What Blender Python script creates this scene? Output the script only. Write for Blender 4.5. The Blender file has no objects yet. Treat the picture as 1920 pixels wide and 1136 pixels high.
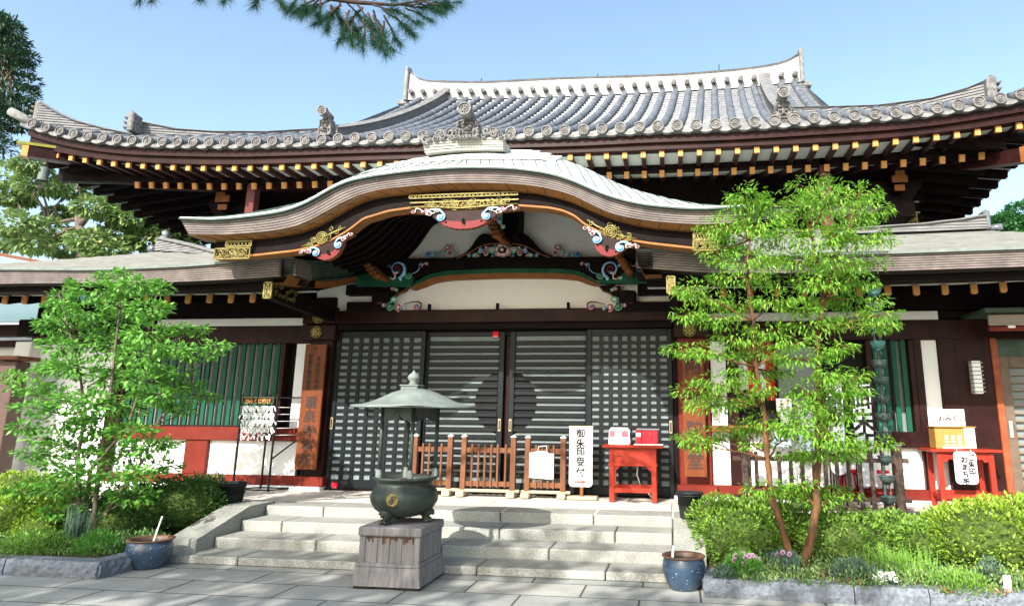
import bpy, math, random
import numpy as np
from mathutils import Vector, Matrix
random.seed(7)
SC = bpy.context.scene
COL = SC.collection
R = math.radians

# ------------------------------------------------------------------ camera
YAW, PITCH, ROLL = .13876163, .2211014, .00896845
FPX, PPX, PPY, EYE = 1300.0, 1087.49, 488.88, 1.5      # focal length and optical centre in photograph pixels (1920 wide)
def _axes():
    cy, sy, cp, sp = math.cos(YAW), math.sin(YAW), math.cos(PITCH), math.sin(PITCH)
    F = np.array([-sy*cp, cy*cp, sp]); Rt = np.array([cy, sy, 0.0]); U = np.cross(Rt, F)
    c, s = math.cos(ROLL), math.sin(ROLL)
    return c*Rt+s*U, -s*Rt+c*U, F
CR, CU, CF = _axes()
cam = bpy.data.cameras.new('camera'); cam_o = bpy.data.objects.new('camera', cam); COL.objects.link(cam_o)
mw = Matrix.Identity(4)
for i in range(3):
    mw[i][0], mw[i][1], mw[i][2] = CR[i], CU[i], -CF[i]
mw[2][3] = EYE
cam_o.matrix_world = mw
cam.sensor_width = 36; cam.lens = FPX/1920*36
cam.shift_x = -(PPX-960)/1920; cam.shift_y = -(568-PPY)/1920
cam.clip_start = .1; cam.clip_end = 3000
SC.camera = cam_o

# ------------------------------------------------------------------ sky, sun, exposure
SUN_DIR = Vector((.29, 1.0, -.72)).normalized()        # the way the light travels
SUN_EL = math.asin(-SUN_DIR.z)
w = bpy.data.worlds.new('World'); SC.world = w; w.use_nodes = True
nt = w.node_tree; nt.nodes.clear()
sky = nt.nodes.new('ShaderNodeTexSky'); sky.sky_type = 'NISHITA'; sky.sun_disc = False
sky.sun_elevation = SUN_EL
sky.sun_rotation = math.atan2(-SUN_DIR.x, -SUN_DIR.y)
sky.altitude = 0; sky.air_density = 1.0; sky.dust_density = 2.2; sky.ozone_density = 1.0
bg = nt.nodes.new('ShaderNodeBackground'); bg.inputs[1].default_value = .15
wo = nt.nodes.new('ShaderNodeOutputWorld')
tint = nt.nodes.new('ShaderNodeVectorMath'); tint.operation = 'MULTIPLY'; tint.inputs[1].default_value = (1.12, 1.13, 1.05)
nt.links.new(sky.outputs[0], tint.inputs[0]); nt.links.new(tint.outputs[0], bg.inputs[0]); nt.links.new(bg.outputs[0], wo.inputs[0])
sl = bpy.data.lights.new('sun', 'SUN'); sl.energy = 4.4; sl.angle = R(.5); sl.color = (1, .96, .90)
so = bpy.data.objects.new('sun', sl); COL.objects.link(so)
so.rotation_euler = SUN_DIR.to_track_quat('-Z', 'Y').to_euler(); so.location = (-20, -60, 45)
SC.view_settings.view_transform = 'Standard'; SC.view_settings.look = 'None'
SC.view_settings.gamma = 1; SC.view_settings.exposure = 1.15
SC.view_settings.use_curve_mapping = False

# ------------------------------------------------------------------ helpers
def at(px, py, Y=None, Z=None, X=None):
    """the point of the place seen at a photograph pixel, on the plane Y=, Z= or X="""
    d = CR*((px-PPX)/FPX) - CU*((py-PPY)/FPX) + CF
    o = np.array([0, 0, EYE])
    i, v = (1, Y) if Y is not None else ((2, Z) if Z is not None else (0, X))
    return Vector(o + d*((v-o[i])/d[i]))

def new_mat(name, color, rough=.6, metal=0.0, var=.12, scale=6.0, stretch=(1, 1, 1), bump=0.0, bscale=None,
            color2=None, spec=.16, detail=6.0, coat=0.0):
    m = bpy.data.materials.new(name); m.use_nodes = True
    n = m.node_tree.nodes; l = m.node_tree.links
    b = n['Principled BSDF']
    b.inputs['Roughness'].default_value = rough; b.inputs['Metallic'].default_value = metal
    b.inputs['Specular IOR Level'].default_value = spec
    if coat: b.inputs['Coat Weight'].default_value = coat; b.inputs['Coat Roughness'].default_value = .15
    tc = n.new('ShaderNodeTexCoord'); mp = n.new('ShaderNodeMapping'); mp.inputs['Scale'].default_value = stretch
    l.new(tc.outputs['Object'], mp.inputs['Vector'])
    nz = n.new('ShaderNodeTexNoise'); nz.inputs['Scale'].default_value = scale; nz.inputs['Detail'].default_value = detail
    nz.inputs['Roughness'].default_value = .62
    l.new(mp.outputs[0], nz.inputs['Vector'])
    rp = n.new('ShaderNodeValToRGB')
    c = color; c2 = color2 or tuple(min(1, x*(1+var)) for x in c); c1 = tuple(x*(1-var) for x in c) if not color2 else c
    rp.color_ramp.elements[0].position = .3; rp.color_ramp.elements[1].position = .7
    rp.color_ramp.elements[0].color = (*c1, 1); rp.color_ramp.elements[1].color = (*c2, 1)
    l.new(nz.outputs['Fac'], rp.inputs[0]); l.new(rp.outputs[0], b.inputs['Base Color'])
    if bump:
        bp = n.new('ShaderNodeBump'); bp.inputs['Strength'].default_value = bump; bp.inputs['Distance'].default_value = .02
        if bscale:
            n2 = n.new('ShaderNodeTexNoise'); n2.inputs['Scale'].default_value = bscale; n2.inputs['Detail'].default_value = 4
            l.new(mp.outputs[0], n2.inputs['Vector']); l.new(n2.outputs['Fac'], bp.inputs['Height'])
        else: l.new(nz.outputs['Fac'], bp.inputs['Height'])
        l.new(bp.outputs[0], b.inputs['Normal'])
    return m

def leaf_mat(name, c1, c2, c3=None, trans=.3, rough=.45):
    m = bpy.data.materials.new(name); m.use_nodes = True
    n = m.node_tree.nodes; l = m.node_tree.links; b = n['Principled BSDF']; out = n['Material Output']
    b.inputs['Roughness'].default_value = rough; b.inputs['Specular IOR Level'].default_value = .4
    g = n.new('ShaderNodeNewGeometry'); rp = n.new('ShaderNodeValToRGB')
    e = rp.color_ramp.elements; e[0].color = (*c1, 1); e[1].color = (*c2, 1)
    if c3: k = e.new(.9); k.color = (*c2, 1); e[-1].color = (*c3, 1)
    l.new(g.outputs['Random Per Island'], rp.inputs[0]); l.new(rp.outputs[0], b.inputs['Base Color'])
    t = n.new('ShaderNodeBsdfTranslucent'); l.new(rp.outputs[0], t.inputs['Color'])
    mx = n.new('ShaderNodeMixShader'); mx.inputs[0].default_value = trans
    l.new(b.outputs[0], mx.inputs[1]); l.new(t.outputs[0], mx.inputs[2]); l.new(mx.outputs[0], out.inputs['Surface'])
    return m

class MB:
    """collects shapes, then links them as one mesh object"""
    def __init__(s): s.v = []; s.f = []; s.m = []; s.cur = 0; s.smooth = []; s.sm = False
    def add(s, vs, fs):
        b = len(s.v); s.v.extend([tuple(p) for p in vs])
        for f in fs: s.f.append(tuple(i+b for i in f)); s.m.append(s.cur); s.smooth.append(s.sm)
    def box(s, x0, x1, y0, y1, z0, z1):
        v = [(x, y, z) for z in (z0, z1) for y in (y0, y1) for x in (x0, x1)]
        s.add(v, [(0, 2, 3, 1), (4, 5, 7, 6), (0, 1, 5, 4), (1, 3, 7, 5), (3, 2, 6, 7), (2, 0, 4, 6)]); return s
    def bbox(s, x0, x1, y0, y1, z0, z1, b=.01):
        """box with chamfered edges"""
        b = min(b, abs(x1-x0)*.45, abs(y1-y0)*.45, abs(z1-z0)*.45)
        P = []
        for zz, k in ((z0, 1), (z0+b, 0), (z1-b, 0), (z1, 1)):
            i = b*k; X0_, X1_, Y0_, Y1_ = x0+i, x1-i, y0+i, y1-i
            c = b*(1-k)
            if k: P += [(X0_, Y0_+0, zz), (X0_, Y0_, zz), (X1_, Y0_, zz), (X1_, Y0_, zz), (X1_, Y1_, zz), (X1_, Y1_, zz), (X0_, Y1_, zz), (X0_, Y1_, zz)]
            else: P += [(x0, y0+b, zz), (x0+b, y0, zz), (x1-b, y0, zz), (x1, y0+b, zz), (x1, y1-b, zz), (x1-b, y1, zz), (x0+b, y1, zz), (x0, y1-b, zz)]
        F = [tuple(range(7, -1, -1)), tuple(range(24, 32))]
        for r in range(3):
            for i in range(8):
                j = (i+1) % 8; F.append((r*8+i, r*8+j, (r+1)*8+j, (r+1)*8+i))
        s.add(P, F); return s
    def beam(s, a, b, w, h, up=(0, 0, 1)):
        a = Vector(a); b = Vector(b); d = (b-a).normalized(); u = Vector(up)
        r = d.cross(u)
        if r.length < 1e-4: r = d.cross(Vector((0, 1, 0)))
        r.normalize(); u = r.cross(d).normalized()
        v = [p+r*(sx*w/2)+u*(sz*h/2) for p in (a, b) for sx, sz in ((-1, -1), (1, -1), (1, 1), (-1, 1))]
        s.add(v, [(0, 1, 2, 3), (7, 6, 5, 4), (0, 4, 5, 1), (1, 5, 6, 2), (2, 6, 7, 3), (3, 7, 4, 0)]); return s
    def tube(s, pts, rad, n=8, cap=True, sq=1.0):
        pts = [Vector(p) for p in pts]
        if not hasattr(rad, '__len__'): rad = [rad]*len(pts)
        sm = s.sm; s.sm = True; V = []; F = []; ref = None
        for i, p in enumerate(pts):
            d = (pts[min(i+1, len(pts)-1)]-pts[max(i-1, 0)])
            d = d.normalized() if d.length > 1e-9 else Vector((0, 0, 1))
            if ref is None: ref = d.orthogonal().normalized()
            ref = (ref-d*ref.dot(d)); ref = ref.normalized() if ref.length > 1e-6 else d.orthogonal().normalized()
            q = d.cross(ref)
            for k in range(n):
                a = 2*math.pi*k/n; V.append(p+(ref*math.cos(a)+q*math.sin(a)*sq)*rad[i])
        for i in range(len(pts)-1):
            for k in range(n):
                j = (k+1) % n; F.append((i*n+k, i*n+j, (i+1)*n+j, (i+1)*n+k))
        if cap: F.append(tuple(range(n-1, -1, -1))); F.append(tuple((len(pts)-1)*n+k for k in range(n)))
        s.add(V, F); s.sm = sm; return s
    def lathe(s, prof, c, n=32, square=0):
        """prof: (radius, height) pairs round the vertical axis through c"""
        sm = s.sm; s.sm = not square; V = []; F = []
        for r, z in prof:
            for k in range(n):
                a = 2*math.pi*(k+.5*(square > 0))/n; V.append((c[0]+r*math.cos(a), c[1]+r*math.sin(a), c[2]+z))
        for i in range(len(prof)-1):
            for k in range(n):
                j = (k+1) % n; F.append((i*n+k, i*n+j, (i+1)*n+j, (i+1)*n+k))
        s.add(V, F); s.sm = sm; return s
    def grid(s, rows, closed=False):
        """rows of points"""
        nr, nc = len(rows), len(rows[0]); F = []
        for i in range(nr-1):
            for k in range(nc-(0 if closed else 1)):
                j = (k+1) % nc; F.append((i*nc+k, i*nc+j, (i+1)*nc+j, (i+1)*nc+k))
        s.add([p for r in rows for p in r], F); return s
    def prism(s, poly, y0, y1):
        """outline in X-Z, thickness along Y"""
        n = len(poly); V = [(x, y0, z) for x, z in poly]+[(x, y1, z) for x, z in poly]
        F = [tuple(range(n)), tuple(range(2*n-1, n-1, -1))]+[(i, i+n, (i+1) % n+n, (i+1) % n) for i in range(n)]
        s.add(V, F); return s
    def zprism(s, poly, z0, z1):
        n = len(poly); V = [(x, y, z0) for x, y in poly]+[(x, y, z1) for x, y in poly]
        F = [tuple(range(n-1, -1, -1)), tuple(range(n, 2*n))]+[(i, (i+1) % n, (i+1) % n+n, i+n) for i in range(n)]
        s.add(V, F); return s
    def disc(s, c, r, y0, y1, n=20):
        s.prism([(c[0]+r*math.cos(2*math.pi*k/n), c[1]+r*math.sin(2*math.pi*k/n)) for k in range(n)], y0, y1); return s
    def build_each(s, name, mat, parent=None):
        """one object per loose piece"""
        n = len(s.v); P = list(range(n))
        def find(a):
            while P[a] != a: P[a] = P[P[a]]; a = P[a]
            return a
        for f in s.f:
            for i in f[1:]: P[find(i)] = find(f[0])
        g = {}
        for k, f in enumerate(s.f): g.setdefault(find(f[0]), []).append(k)
        out = []
        for ks in g.values():
            m = MB(); idx = sorted({i for k in ks for i in s.f[k]}); mp = {v: j for j, v in enumerate(idx)}
            m.v = [s.v[i] for i in idx]; m.f = [tuple(mp[i] for i in s.f[k]) for k in ks]; m.m = [s.m[k] for k in ks]; m.smooth = [s.smooth[k] for k in ks]
            out.append(m.build(name, mat, parent))
        return out
    def build(s, name, mat, parent=None, label=None):
        me = bpy.data.meshes.new(name)
        off = Vector((0, 0, 0)); p = parent
        while p is not None: off += p.location; p = p.parent
        me.from_pydata([(x-off.x, y-off.y, z-off.z) for x, y, z in s.v], [], s.f)
        mats = mat if isinstance(mat, (list, tuple)) else [mat]
        for q in mats: me.materials.append(q)
        if len(s.f):
            me.polygons.foreach_set('material_index', s.m); me.polygons.foreach_set('use_smooth', s.smooth)
        me.update()
        o = bpy.data.objects.new(name, me); COL.objects.link(o)
        if parent is not None: o.parent = parent
        if label: o['label'] = label
        return o

def thing(name, loc, label, cat, group=None):
    o = bpy.data.objects.new(name, None); COL.objects.link(o); o.location = loc
    o.empty_display_size = .2
    return tag(o, label, cat, group)
def tag(o, label, cat, group=None):
    o['label'] = label; o['category'] = cat
    if group: o['group'] = group
    return o
def structure(o, kind='structure'): o['kind'] = kind; return o
def copy_thing(src, loc, label, group=None, rz=0):
    m = {src: src.copy()}; r = m[src]; COL.objects.link(r); r.location = loc; r.rotation_euler = (0, 0, rz)
    def rec(a, b):
        for ch in [c for c in src_objs if c.parent == a]:
            d = ch.copy(); COL.objects.link(d); d.parent = b; rec(ch, d)
    src_objs = list(COL.objects); rec(src, r)
    r['label'] = label
    if group: r['group'] = group
    return r

def text(name, s, mat, parent, x, y, z, size, vertical=False, pitch=1.12, extr=.002, bold=0.0, slant=0):
    """lettering facing the viewer, centred on x; top-to-bottom when vertical; z is the top"""
    cu = bpy.data.curves.new(name, 'FONT')
    cu.body = '\n'.join(s) if vertical else s
    cu.size = size; cu.align_x = 'CENTER'; cu.align_y = 'TOP'; cu.extrude = extr
    cu.space_line = pitch if vertical else 1
    cu.resolution_u = 3
    o = bpy.data.objects.new(name, cu); COL.objects.link(o)
    dg = bpy.context.evaluated_depsgraph_get(); dg.update()
    me = bpy.data.meshes.new_from_object(o.evaluated_get(dg))
    COL.objects.unlink(o); bpy.data.objects.remove(o)
    zs = [v.co.y for v in me.vertices] or [0]; top = max(zs)
    off = Vector((0, 0, 0)); p = parent
    while p is not None: off += p.location; p = p.parent
    for v in me.vertices:
        v.co = Vector((x+v.co.x, y-v.co.z, z+v.co.y-top))-off
    if bold > 0:                                       # heavier strokes: the outline laid down again, nudged a hair
        base = [tuple(v.co) for v in me.vertices]; fs = [tuple(p.vertices) for p in me.polygons]; V = []; F = []
        for q, (ax, az) in enumerate(((-1, -1), (1, -1), (-1, 1), (1, 1))):
            k = len(V); V += [(a+ax*bold, b-q*.00025, c+az*bold) for a, b, c in base]; F += [tuple(i+k for i in f) for f in fs]
        me = bpy.data.meshes.new(name); me.from_pydata(V, [], F); me.update()
    me.materials.clear(); me.materials.append(mat)
    o = bpy.data.objects.new(name, me); COL.objects.link(o); o.parent = parent
    return o

def curve(pts, Y, n=90, smooth=2):
    """pixel outline -> evenly sampled (X, Z) on the plane Y"""
    w = [at(x, y, Y=Y) for x, y in pts]
    xs = np.array([p.x for p in w]); zs = np.array([p.z for p in w])
    X = np.linspace(xs[0], xs[-1], n); Z = np.interp(X, xs, zs)
    for _ in range(smooth):
        Z[1:-1] = .25*Z[:-2]+.5*Z[1:-1]+.25*Z[2:]
    return X, Z
def table(pts, Y):
    w = [at(x, y, Y=Y) for x, y in pts]
    xs = np.array([p.x for p in w]); zs = np.array([p.z for p in w])
    Xf = np.linspace(xs[0], xs[-1], 200); Zf = np.interp(Xf, xs, zs)
    for _ in range(30): Zf[1:-1] = .25*Zf[:-2]+.5*Zf[1:-1]+.25*Zf[2:]
    def f(x):
        if x < Xf[0]: return float(Zf[0]+(Zf[0]-Zf[8])/(Xf[0]-Xf[8])*(x-Xf[0]))
        if x > Xf[-1]: return float(Zf[-1]+(Zf[-1]-Zf[-9])/(Xf[-1]-Xf[-9])*(x-Xf[-1]))
        return float(np.interp(x, Xf, Zf))
    return f, xs

# ------------------------------------------------------------------ materials
m_tile = new_mat('roof_tile', (.10, .11, .125), rough=.33, var=.25, scale=3, spec=.6, bump=.15, bscale=40)
m_tile2 = new_mat('ridge_tile', (.19, .19, .185), rough=.6, var=.2, scale=4, bump=.1, bscale=40)
m_disc = new_mat('tile_disc', (.155, .15, .145), rough=.55, var=.25, scale=14, bump=.6, bscale=70)
m_copper = new_mat('copper_roof', (.60, .66, .61), rough=.5, var=.1, scale=5, metal=0)
m_fascia = new_mat('layered_copper', (.175, .145, .135), rough=.6, var=.14, scale=9, spec=.25)
m_groove = new_mat('shadow_gap_wood', (.03, .025, .022), rough=.8)
m_green = new_mat('old_green_copper', (.055, .085, .068), rough=.5, var=.35, scale=4)
m_brown = new_mat('dark_lacquer', (.022, .007, .0065), rough=.42, var=.45, scale=4, stretch=(1, 1, 1), bump=.1, spec=.12)
m_black = new_mat('black_lacquer', (.009, .006, .006), rough=.6, var=.35, scale=5, spec=.06)
m_red = new_mat('red_lacquer', (.14, .018, .011), rough=.45, var=.25, scale=4)
m_orange = new_mat('ochre_wood', (.19, .07, .02), rough=.5, var=.2, scale=6)
m_gold = new_mat('gold_fitting', (.19, .16, .055), rough=.42, metal=.35, var=.5, scale=25)
m_yellow = new_mat('gold_paint', (.50, .245, .075), rough=.45, var=.1)
m_plaster = new_mat('white_plaster', (.82, .82, .81), rough=.85, var=.05, scale=2, bump=.05, bscale=60)
m_white = new_mat('white_paint', (.85, .85, .83), rough=.6, var=.04)
m_soffit = new_mat('soffit_board', (.48, .50, .46), rough=.8, var=.08)
m_vgreen = new_mat('green_lattice_paint', (.007, .072, .042), rough=.5, var=.2)
m_dgreen = new_mat('deep_green_paint', (.012, .085, .045), rough=.5, var=.3)
m_door = new_mat('black_door_frame', (.006, .0085, .011), rough=.45, var=.3, scale=8, spec=.2)
m_pane = new_mat('door_pane', (.16, .19, .19), rough=.5, var=.22, scale=1.2, spec=.25)
m_paneg = new_mat('grey_window_pane', (.20, .22, .21), rough=.35, var=.15, scale=1.5, spec=.3)
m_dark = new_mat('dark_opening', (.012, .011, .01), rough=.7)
m_board = new_mat('sign_wood', (.15, .042, .016), rough=.4, var=.32, scale=3, stretch=(6, 1, .5), bump=.1)
m_ink = new_mat('black_ink', (.012, .011, .012), rough=.7)
m_ink2 = new_mat('faded_ink', (.055, .035, .03), rough=.7)
m_pink = new_mat('pink_paint', (.60, .25, .29), rough=.5)
m_crim = new_mat('crimson_paint', (.15, .018, .02), rough=.5)
m_blue = new_mat('blue_paint', (.05, .22, .52), rough=.5)
m_lblue = new_mat('light_blue_paint', (.30, .52, .78), rough=.5)
m_mint = new_mat('mint_paint', (.16, .45, .28), rough=.5)
m_cream = new_mat('cream_paint', (.85, .78, .72), rough=.5)
CARVE = [m_pink, m_crim, m_blue, m_lblue, m_mint, m_cream, m_orange, m_black, m_brown]
m_stone = new_mat('granite', (.27, .272, .245), rough=.78, var=.22, scale=2.4, bump=.12, bscale=90, detail=12)
def add_grain(m, scale, lo, hi):
    """fine mineral speckle over the material's own colour"""
    n = m.node_tree.nodes; l = m.node_tree.links; b = n['Principled BSDF']; src = b.inputs['Base Color'].links[0].from_socket
    tc = n.new('ShaderNodeTexCoord'); z = n.new('ShaderNodeTexNoise'); z.inputs['Scale'].default_value = scale; z.inputs['Detail'].default_value = 2
    l.new(tc.outputs['Object'], z.inputs['Vector']); mr = n.new('ShaderNodeMapRange'); mr.inputs['From Min'].default_value = .32; mr.inputs['From Max'].default_value = .68
    mr.inputs['To Min'].default_value = lo; mr.inputs['To Max'].default_value = hi; l.new(z.outputs['Fac'], mr.inputs['Value'])
    v = n.new('ShaderNodeVectorMath'); v.operation = 'SCALE'; l.new(src, v.inputs[0]); l.new(mr.outputs[0], v.inputs['Scale']); l.new(v.outputs[0], b.inputs['Base Color'])
add_grain(m_stone, 70, .72, 1.22); add_grain(m_tile, 9, .65, 1.35); add_grain(m_disc, 16, .6, 1.35); add_grain(m_tile2, 12, .7, 1.25); add_grain(m_fascia, 5, .8, 1.2)
m_matt = new_mat('matt_black_timber', (.008, .0055, .005), rough=.85, spec=.04, var=.4)
m_kerb = new_mat('kerb_granite', (.15, .165, .19), rough=.8, var=.35, scale=30, bump=.6, bscale=12)
m_iron = new_mat('bronze', (.045, .055, .048), rough=.42, metal=.35, var=.5, scale=5)
m_verd = new_mat('verdigris', (.155, .18, .165), rough=.62, var=.25, scale=6, bump=.15)
# ================================================================== the temple hall
X0 = -2.62; YD = 10.2; ZP = .41
def stack_mat(name, c, pitch, depth=.35, rough=.55):
    m = new_mat(name, c, rough=rough, var=.2, scale=5)
    n = m.node_tree.nodes; l = m.node_tree.links; b = n['Principled BSDF']
    tc = n.new('ShaderNodeTexCoord'); wv = n.new('ShaderNodeTexWave'); wv.bands_direction = 'Z'
    wv.inputs['Scale'].default_value = .314/pitch; wv.inputs['Distortion'].default_value = .4; wv.inputs['Detail'].default_value = 0
    l.new(tc.outputs['Object'], wv.inputs['Vector'])
    bp = n.new('ShaderNodeBump'); bp.inputs['Strength'].default_value = depth; bp.inputs['Distance'].default_value = .03
    l.new(wv.outputs['Fac'], bp.inputs['Height']); l.new(bp.outputs[0], b.inputs['Normal'])
    return m
m_stack = stack_mat('stacked_ridge_tile', (.20, .20, .20), .05, 1.0)
m_stackw = stack_mat('sunlit_ridge_tile', (.44, .445, .45), .07, .6)  # paler copy of the stacked tile: sun glare on the top ridge put into colour

bld = thing('temple_building', (X0, YD, 0), 'dark red timber temple hall with curved tiled roofs and a wavy gabled porch', 'temple')

# ---- upper roof -----------------------------------------------------------
DISC = [(30,222),(65,234),(94,243),(123,249),(152.5,255),(212,262.5),(272.6,266),(333.5,267),(394,268),(456,268),(518,266),(581,264),(646,261),(709,259),(775,257),
        (860,254),(945,250),(1013.6,247.5),(1083,246),(1153,242),(1224,238),(1297,236),(1371,233.5),(1444,229),(1519.5,224),(1596,219),(1674.7,214),(1753.6,206),(1833,194),(1912,180)]
YE = 10.6
zT, _x = table(DISC, YE)
xd0, xd1 = at(65, 234, Y=YE).x, at(1912, 180, Y=YE).x
ND = round((xd1-xd0)/.305); PITCHX = (xd1-xd0)/ND
XL_, XR_ = xd0-.32, xd1+.45
zRg, _x = table([(700,190),(779,187),(856,187),(971,184),(1088,180),(1168,177),(1290,170),(1372,166),(1457,158),(1490,155)], 15.5)
def xr(x): return -5.62+(x+6.02)*(7.72/7.805)
def surf(x, t):
    """point of the main roof slope at eave position x, t = 0 eave, 1 ridge"""
    X = x+(xr(x)-x)*t; ze = zT(x)-.06; zr_ = zRg(xr(x))
    return Vector((X, YE+4.9*t, ze+(zr_-ze)*(.74*t+.26*t*t)))
def tmax(x):
    """how far up the slope reaches: to the ridge, or to the hip in the wings"""
    if -6.9 <= x <= 2.8: return 1.0
    if x < -6.9: return max(.03, (1.6*(x-XL_)/(-6.9-XL_)+.1)/4.9)
    return max(.03, (1.6*(XR_-x)/(XR_-2.8)+.1)/4.9)
xs_rows = [xd0+PITCHX*i for i in range(ND+1)]
mb = MB()                                              # pan tiles in overlapping courses
fine = np.linspace(XL_, XR_, 150)
rows = []
NC = 22
for c in range(NC):
    for tt, dz in ((c/NC, .03), ((c+1)/NC, 0.0)):
        rows.append([surf(x, tt*tmax(x))+Vector((0, 0, dz)) for x in fine])
mb.grid(rows)
mb.grid([[surf(x, 0)+Vector((0, 0, .03)) for x in fine], [surf(x, 0)+Vector((0, .0, -.05)) for x in fine], [surf(x, 0)+Vector((0, .25, -.06)) for x in fine]])
roof = mb.build('main_roof', m_tile, bld)
mb = MB()                                              # rolls of cover tiles
for x in xs_rows:
    tm = tmax(x); n = 14 if tm > .9 else 4
    pts = []; rad = []
    joints = max(1, int(tm*18))
    for j in range(joints):
        a, b = tm*j/joints, tm*(j+1)/joints
        pts += [surf(x, a)+Vector((0, 0, .045)), surf(x, b-.002)+Vector((0, 0, .045))]; rad += [.078, .072]
    mb.tube(pts, rad, n=9)
mb.build('cover_tiles', m_tile, roof)
mb = MB(); mb.sm = False                               # round end tiles with a boss and a raised rim
for x in xs_rows:
    c = surf(x, 0)+Vector((0, 0, .055))
    mb.disc((c.x, c.z), .092, YE-.05, YE+.02, 20)
    for k in range(20):
        a0, a1 = 2*math.pi*k/20, 2*math.pi*(k+1)/20
        q = [(c.x+r*math.cos(a), yy, c.z+r*math.sin(a)) for r, yy in ((.092, YE-.052), (.092, YE-.068), (.072, YE-.068), (.072, YE-.052)) for a in (a0, a1)]
        mb.add(q, [(0, 1, 3, 2), (2, 3, 5, 4), (4, 5, 7, 6)])
    for k in range(8):
        a = 2*math.pi*k/8; mb.disc((c.x+.04*math.cos(a), c.z+.04*math.sin(a)), .013, YE-.06, YE-.05, 6)
    mb.disc((c.x, c.z), .018, YE-.066, YE-.05, 8)
mb.build('eave_end_tiles', m_disc, roof)
mb = MB()                                              # drooping crescent faces of the pan tiles between
for a, b in zip(xs_rows[:-1], xs_rows[1:]):
    n = 6
    up = []; lo = []
    for i in range(n+1):
        u = i/n; x = a+(b-a)*u; z = surf(x, 0).z
        dip = math.sin(math.pi*u)
        up.append((x, YE-.03, z+.03-dip*.035)); lo.append((x, YE-.03, z-.015-dip*.05))
    mb.grid([[(p[0], YE+.2, p[2]) for p in up], up, lo, [(p[0], YE+.2, p[2]) for p in lo]])
mb.build('eave_pan_tiles', m_tile2, roof)

def wall_stack(path, tops, th, mat, name, parent, drop=.0):
    """a ridge of stacked tiles along a path of base points, with a rounded capping"""
    mb = MB(); f, bk = [], []
    n = len(path); R_ = []
    for i, (p, t) in enumerate(zip(path, tops)):
        q = path[min(i+1, n-1)]-path[max(i-1, 0)]; q.z = 0; q.normalize(); nrm = Vector((q.y, -q.x, 0))
        if nrm.y > 0: nrm = -nrm
        hw = th/2
        R_.append([p+nrm*hw-Vector((0, 0, drop)), Vector((p.x, p.y, t))+nrm*hw*.8, Vector((p.x, p.y, t))+nrm*hw*1.15+Vector((0, 0, .015)), Vector((p.x, p.y, t+.07)),
                   Vector((p.x, p.y, t))-nrm*hw*1.15+Vector((0, 0, .015)), Vector((p.x, p.y, t))-nrm*hw*.8, p-nrm*hw-Vector((0, 0, drop))])
    mb.grid(R_); mb.add(R_[0], [tuple(range(7))]); mb.add(R_[-1], [tuple(range(6, -1, -1))])
    return mb.build(name, mat, parent)
# top ridge
tp = [(770,142),(797,152),(907.6,154),(1041,147),(1175,143),(1280,139),(1347,133.5),(1414,127),(1481,115),(1496,109)]
zRt, _x = table(tp, 15.45)
xa, xb = at(770,150,Y=15.45).x, at(1496,112,Y=15.45).x
pp = [Vector((x, 15.5, zRg(x)+.02)) for x in np.linspace(xa, xb, 40)]
def ztop(x):
    base = zRt(x)
    if x > xb-.5: base += .10*((x-xb+.5)/.5)**2
    if x < xa+.35: base += .12*((xa+.35-x)/.35)**2
    return base-.07
rid = wall_stack(pp, [ztop(p.x) for p in pp], .34, m_stackw, 'top_ridge', bld, .1)
for i in range(31):
    mb = MB(); x = xa+.12+(xb-xa-.24)*i/30; z = zRg(x)+.09
    mb.disc((x, z), .062, 15.18, 15.4, 14); mb.disc((x, z), .03, 15.165, 15.2, 8)
    mb.build('ridge_end_tile', m_disc, rid)
for x, s in ((xa, -1), (xb, 1)):
    mb = MB(); z = zRg(x); zt_ = ztop(x)+.12
    mb.bbox(min(x, x+s*.09), max(x, x+s*.09), 15.25, 15.75, z-.12, zt_, .02)
    mb.tube([(x+s*.05, 15.5, zt_), (x+s*.12, 15.5, zt_+.08)], [.06, .03])
    mb.bbox(min(x, x+s*.25), max(x, x+s*.25), 15.3, 15.7, z-.2, z-.08, .02)
    mb.build('ridge_end_ornament', m_tile2, rid)
mb = MB()
for px, py in ((903, 150), (1121, 141), (1348, 124)):
    p = at(px, py, Y=15.5); mb.tube([(p.x, p.y, p.z-.2), (p.x, p.y, p.z+.04)], .012, 5)
mb.build_each('lightning_rod', m_iron, rid)
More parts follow.
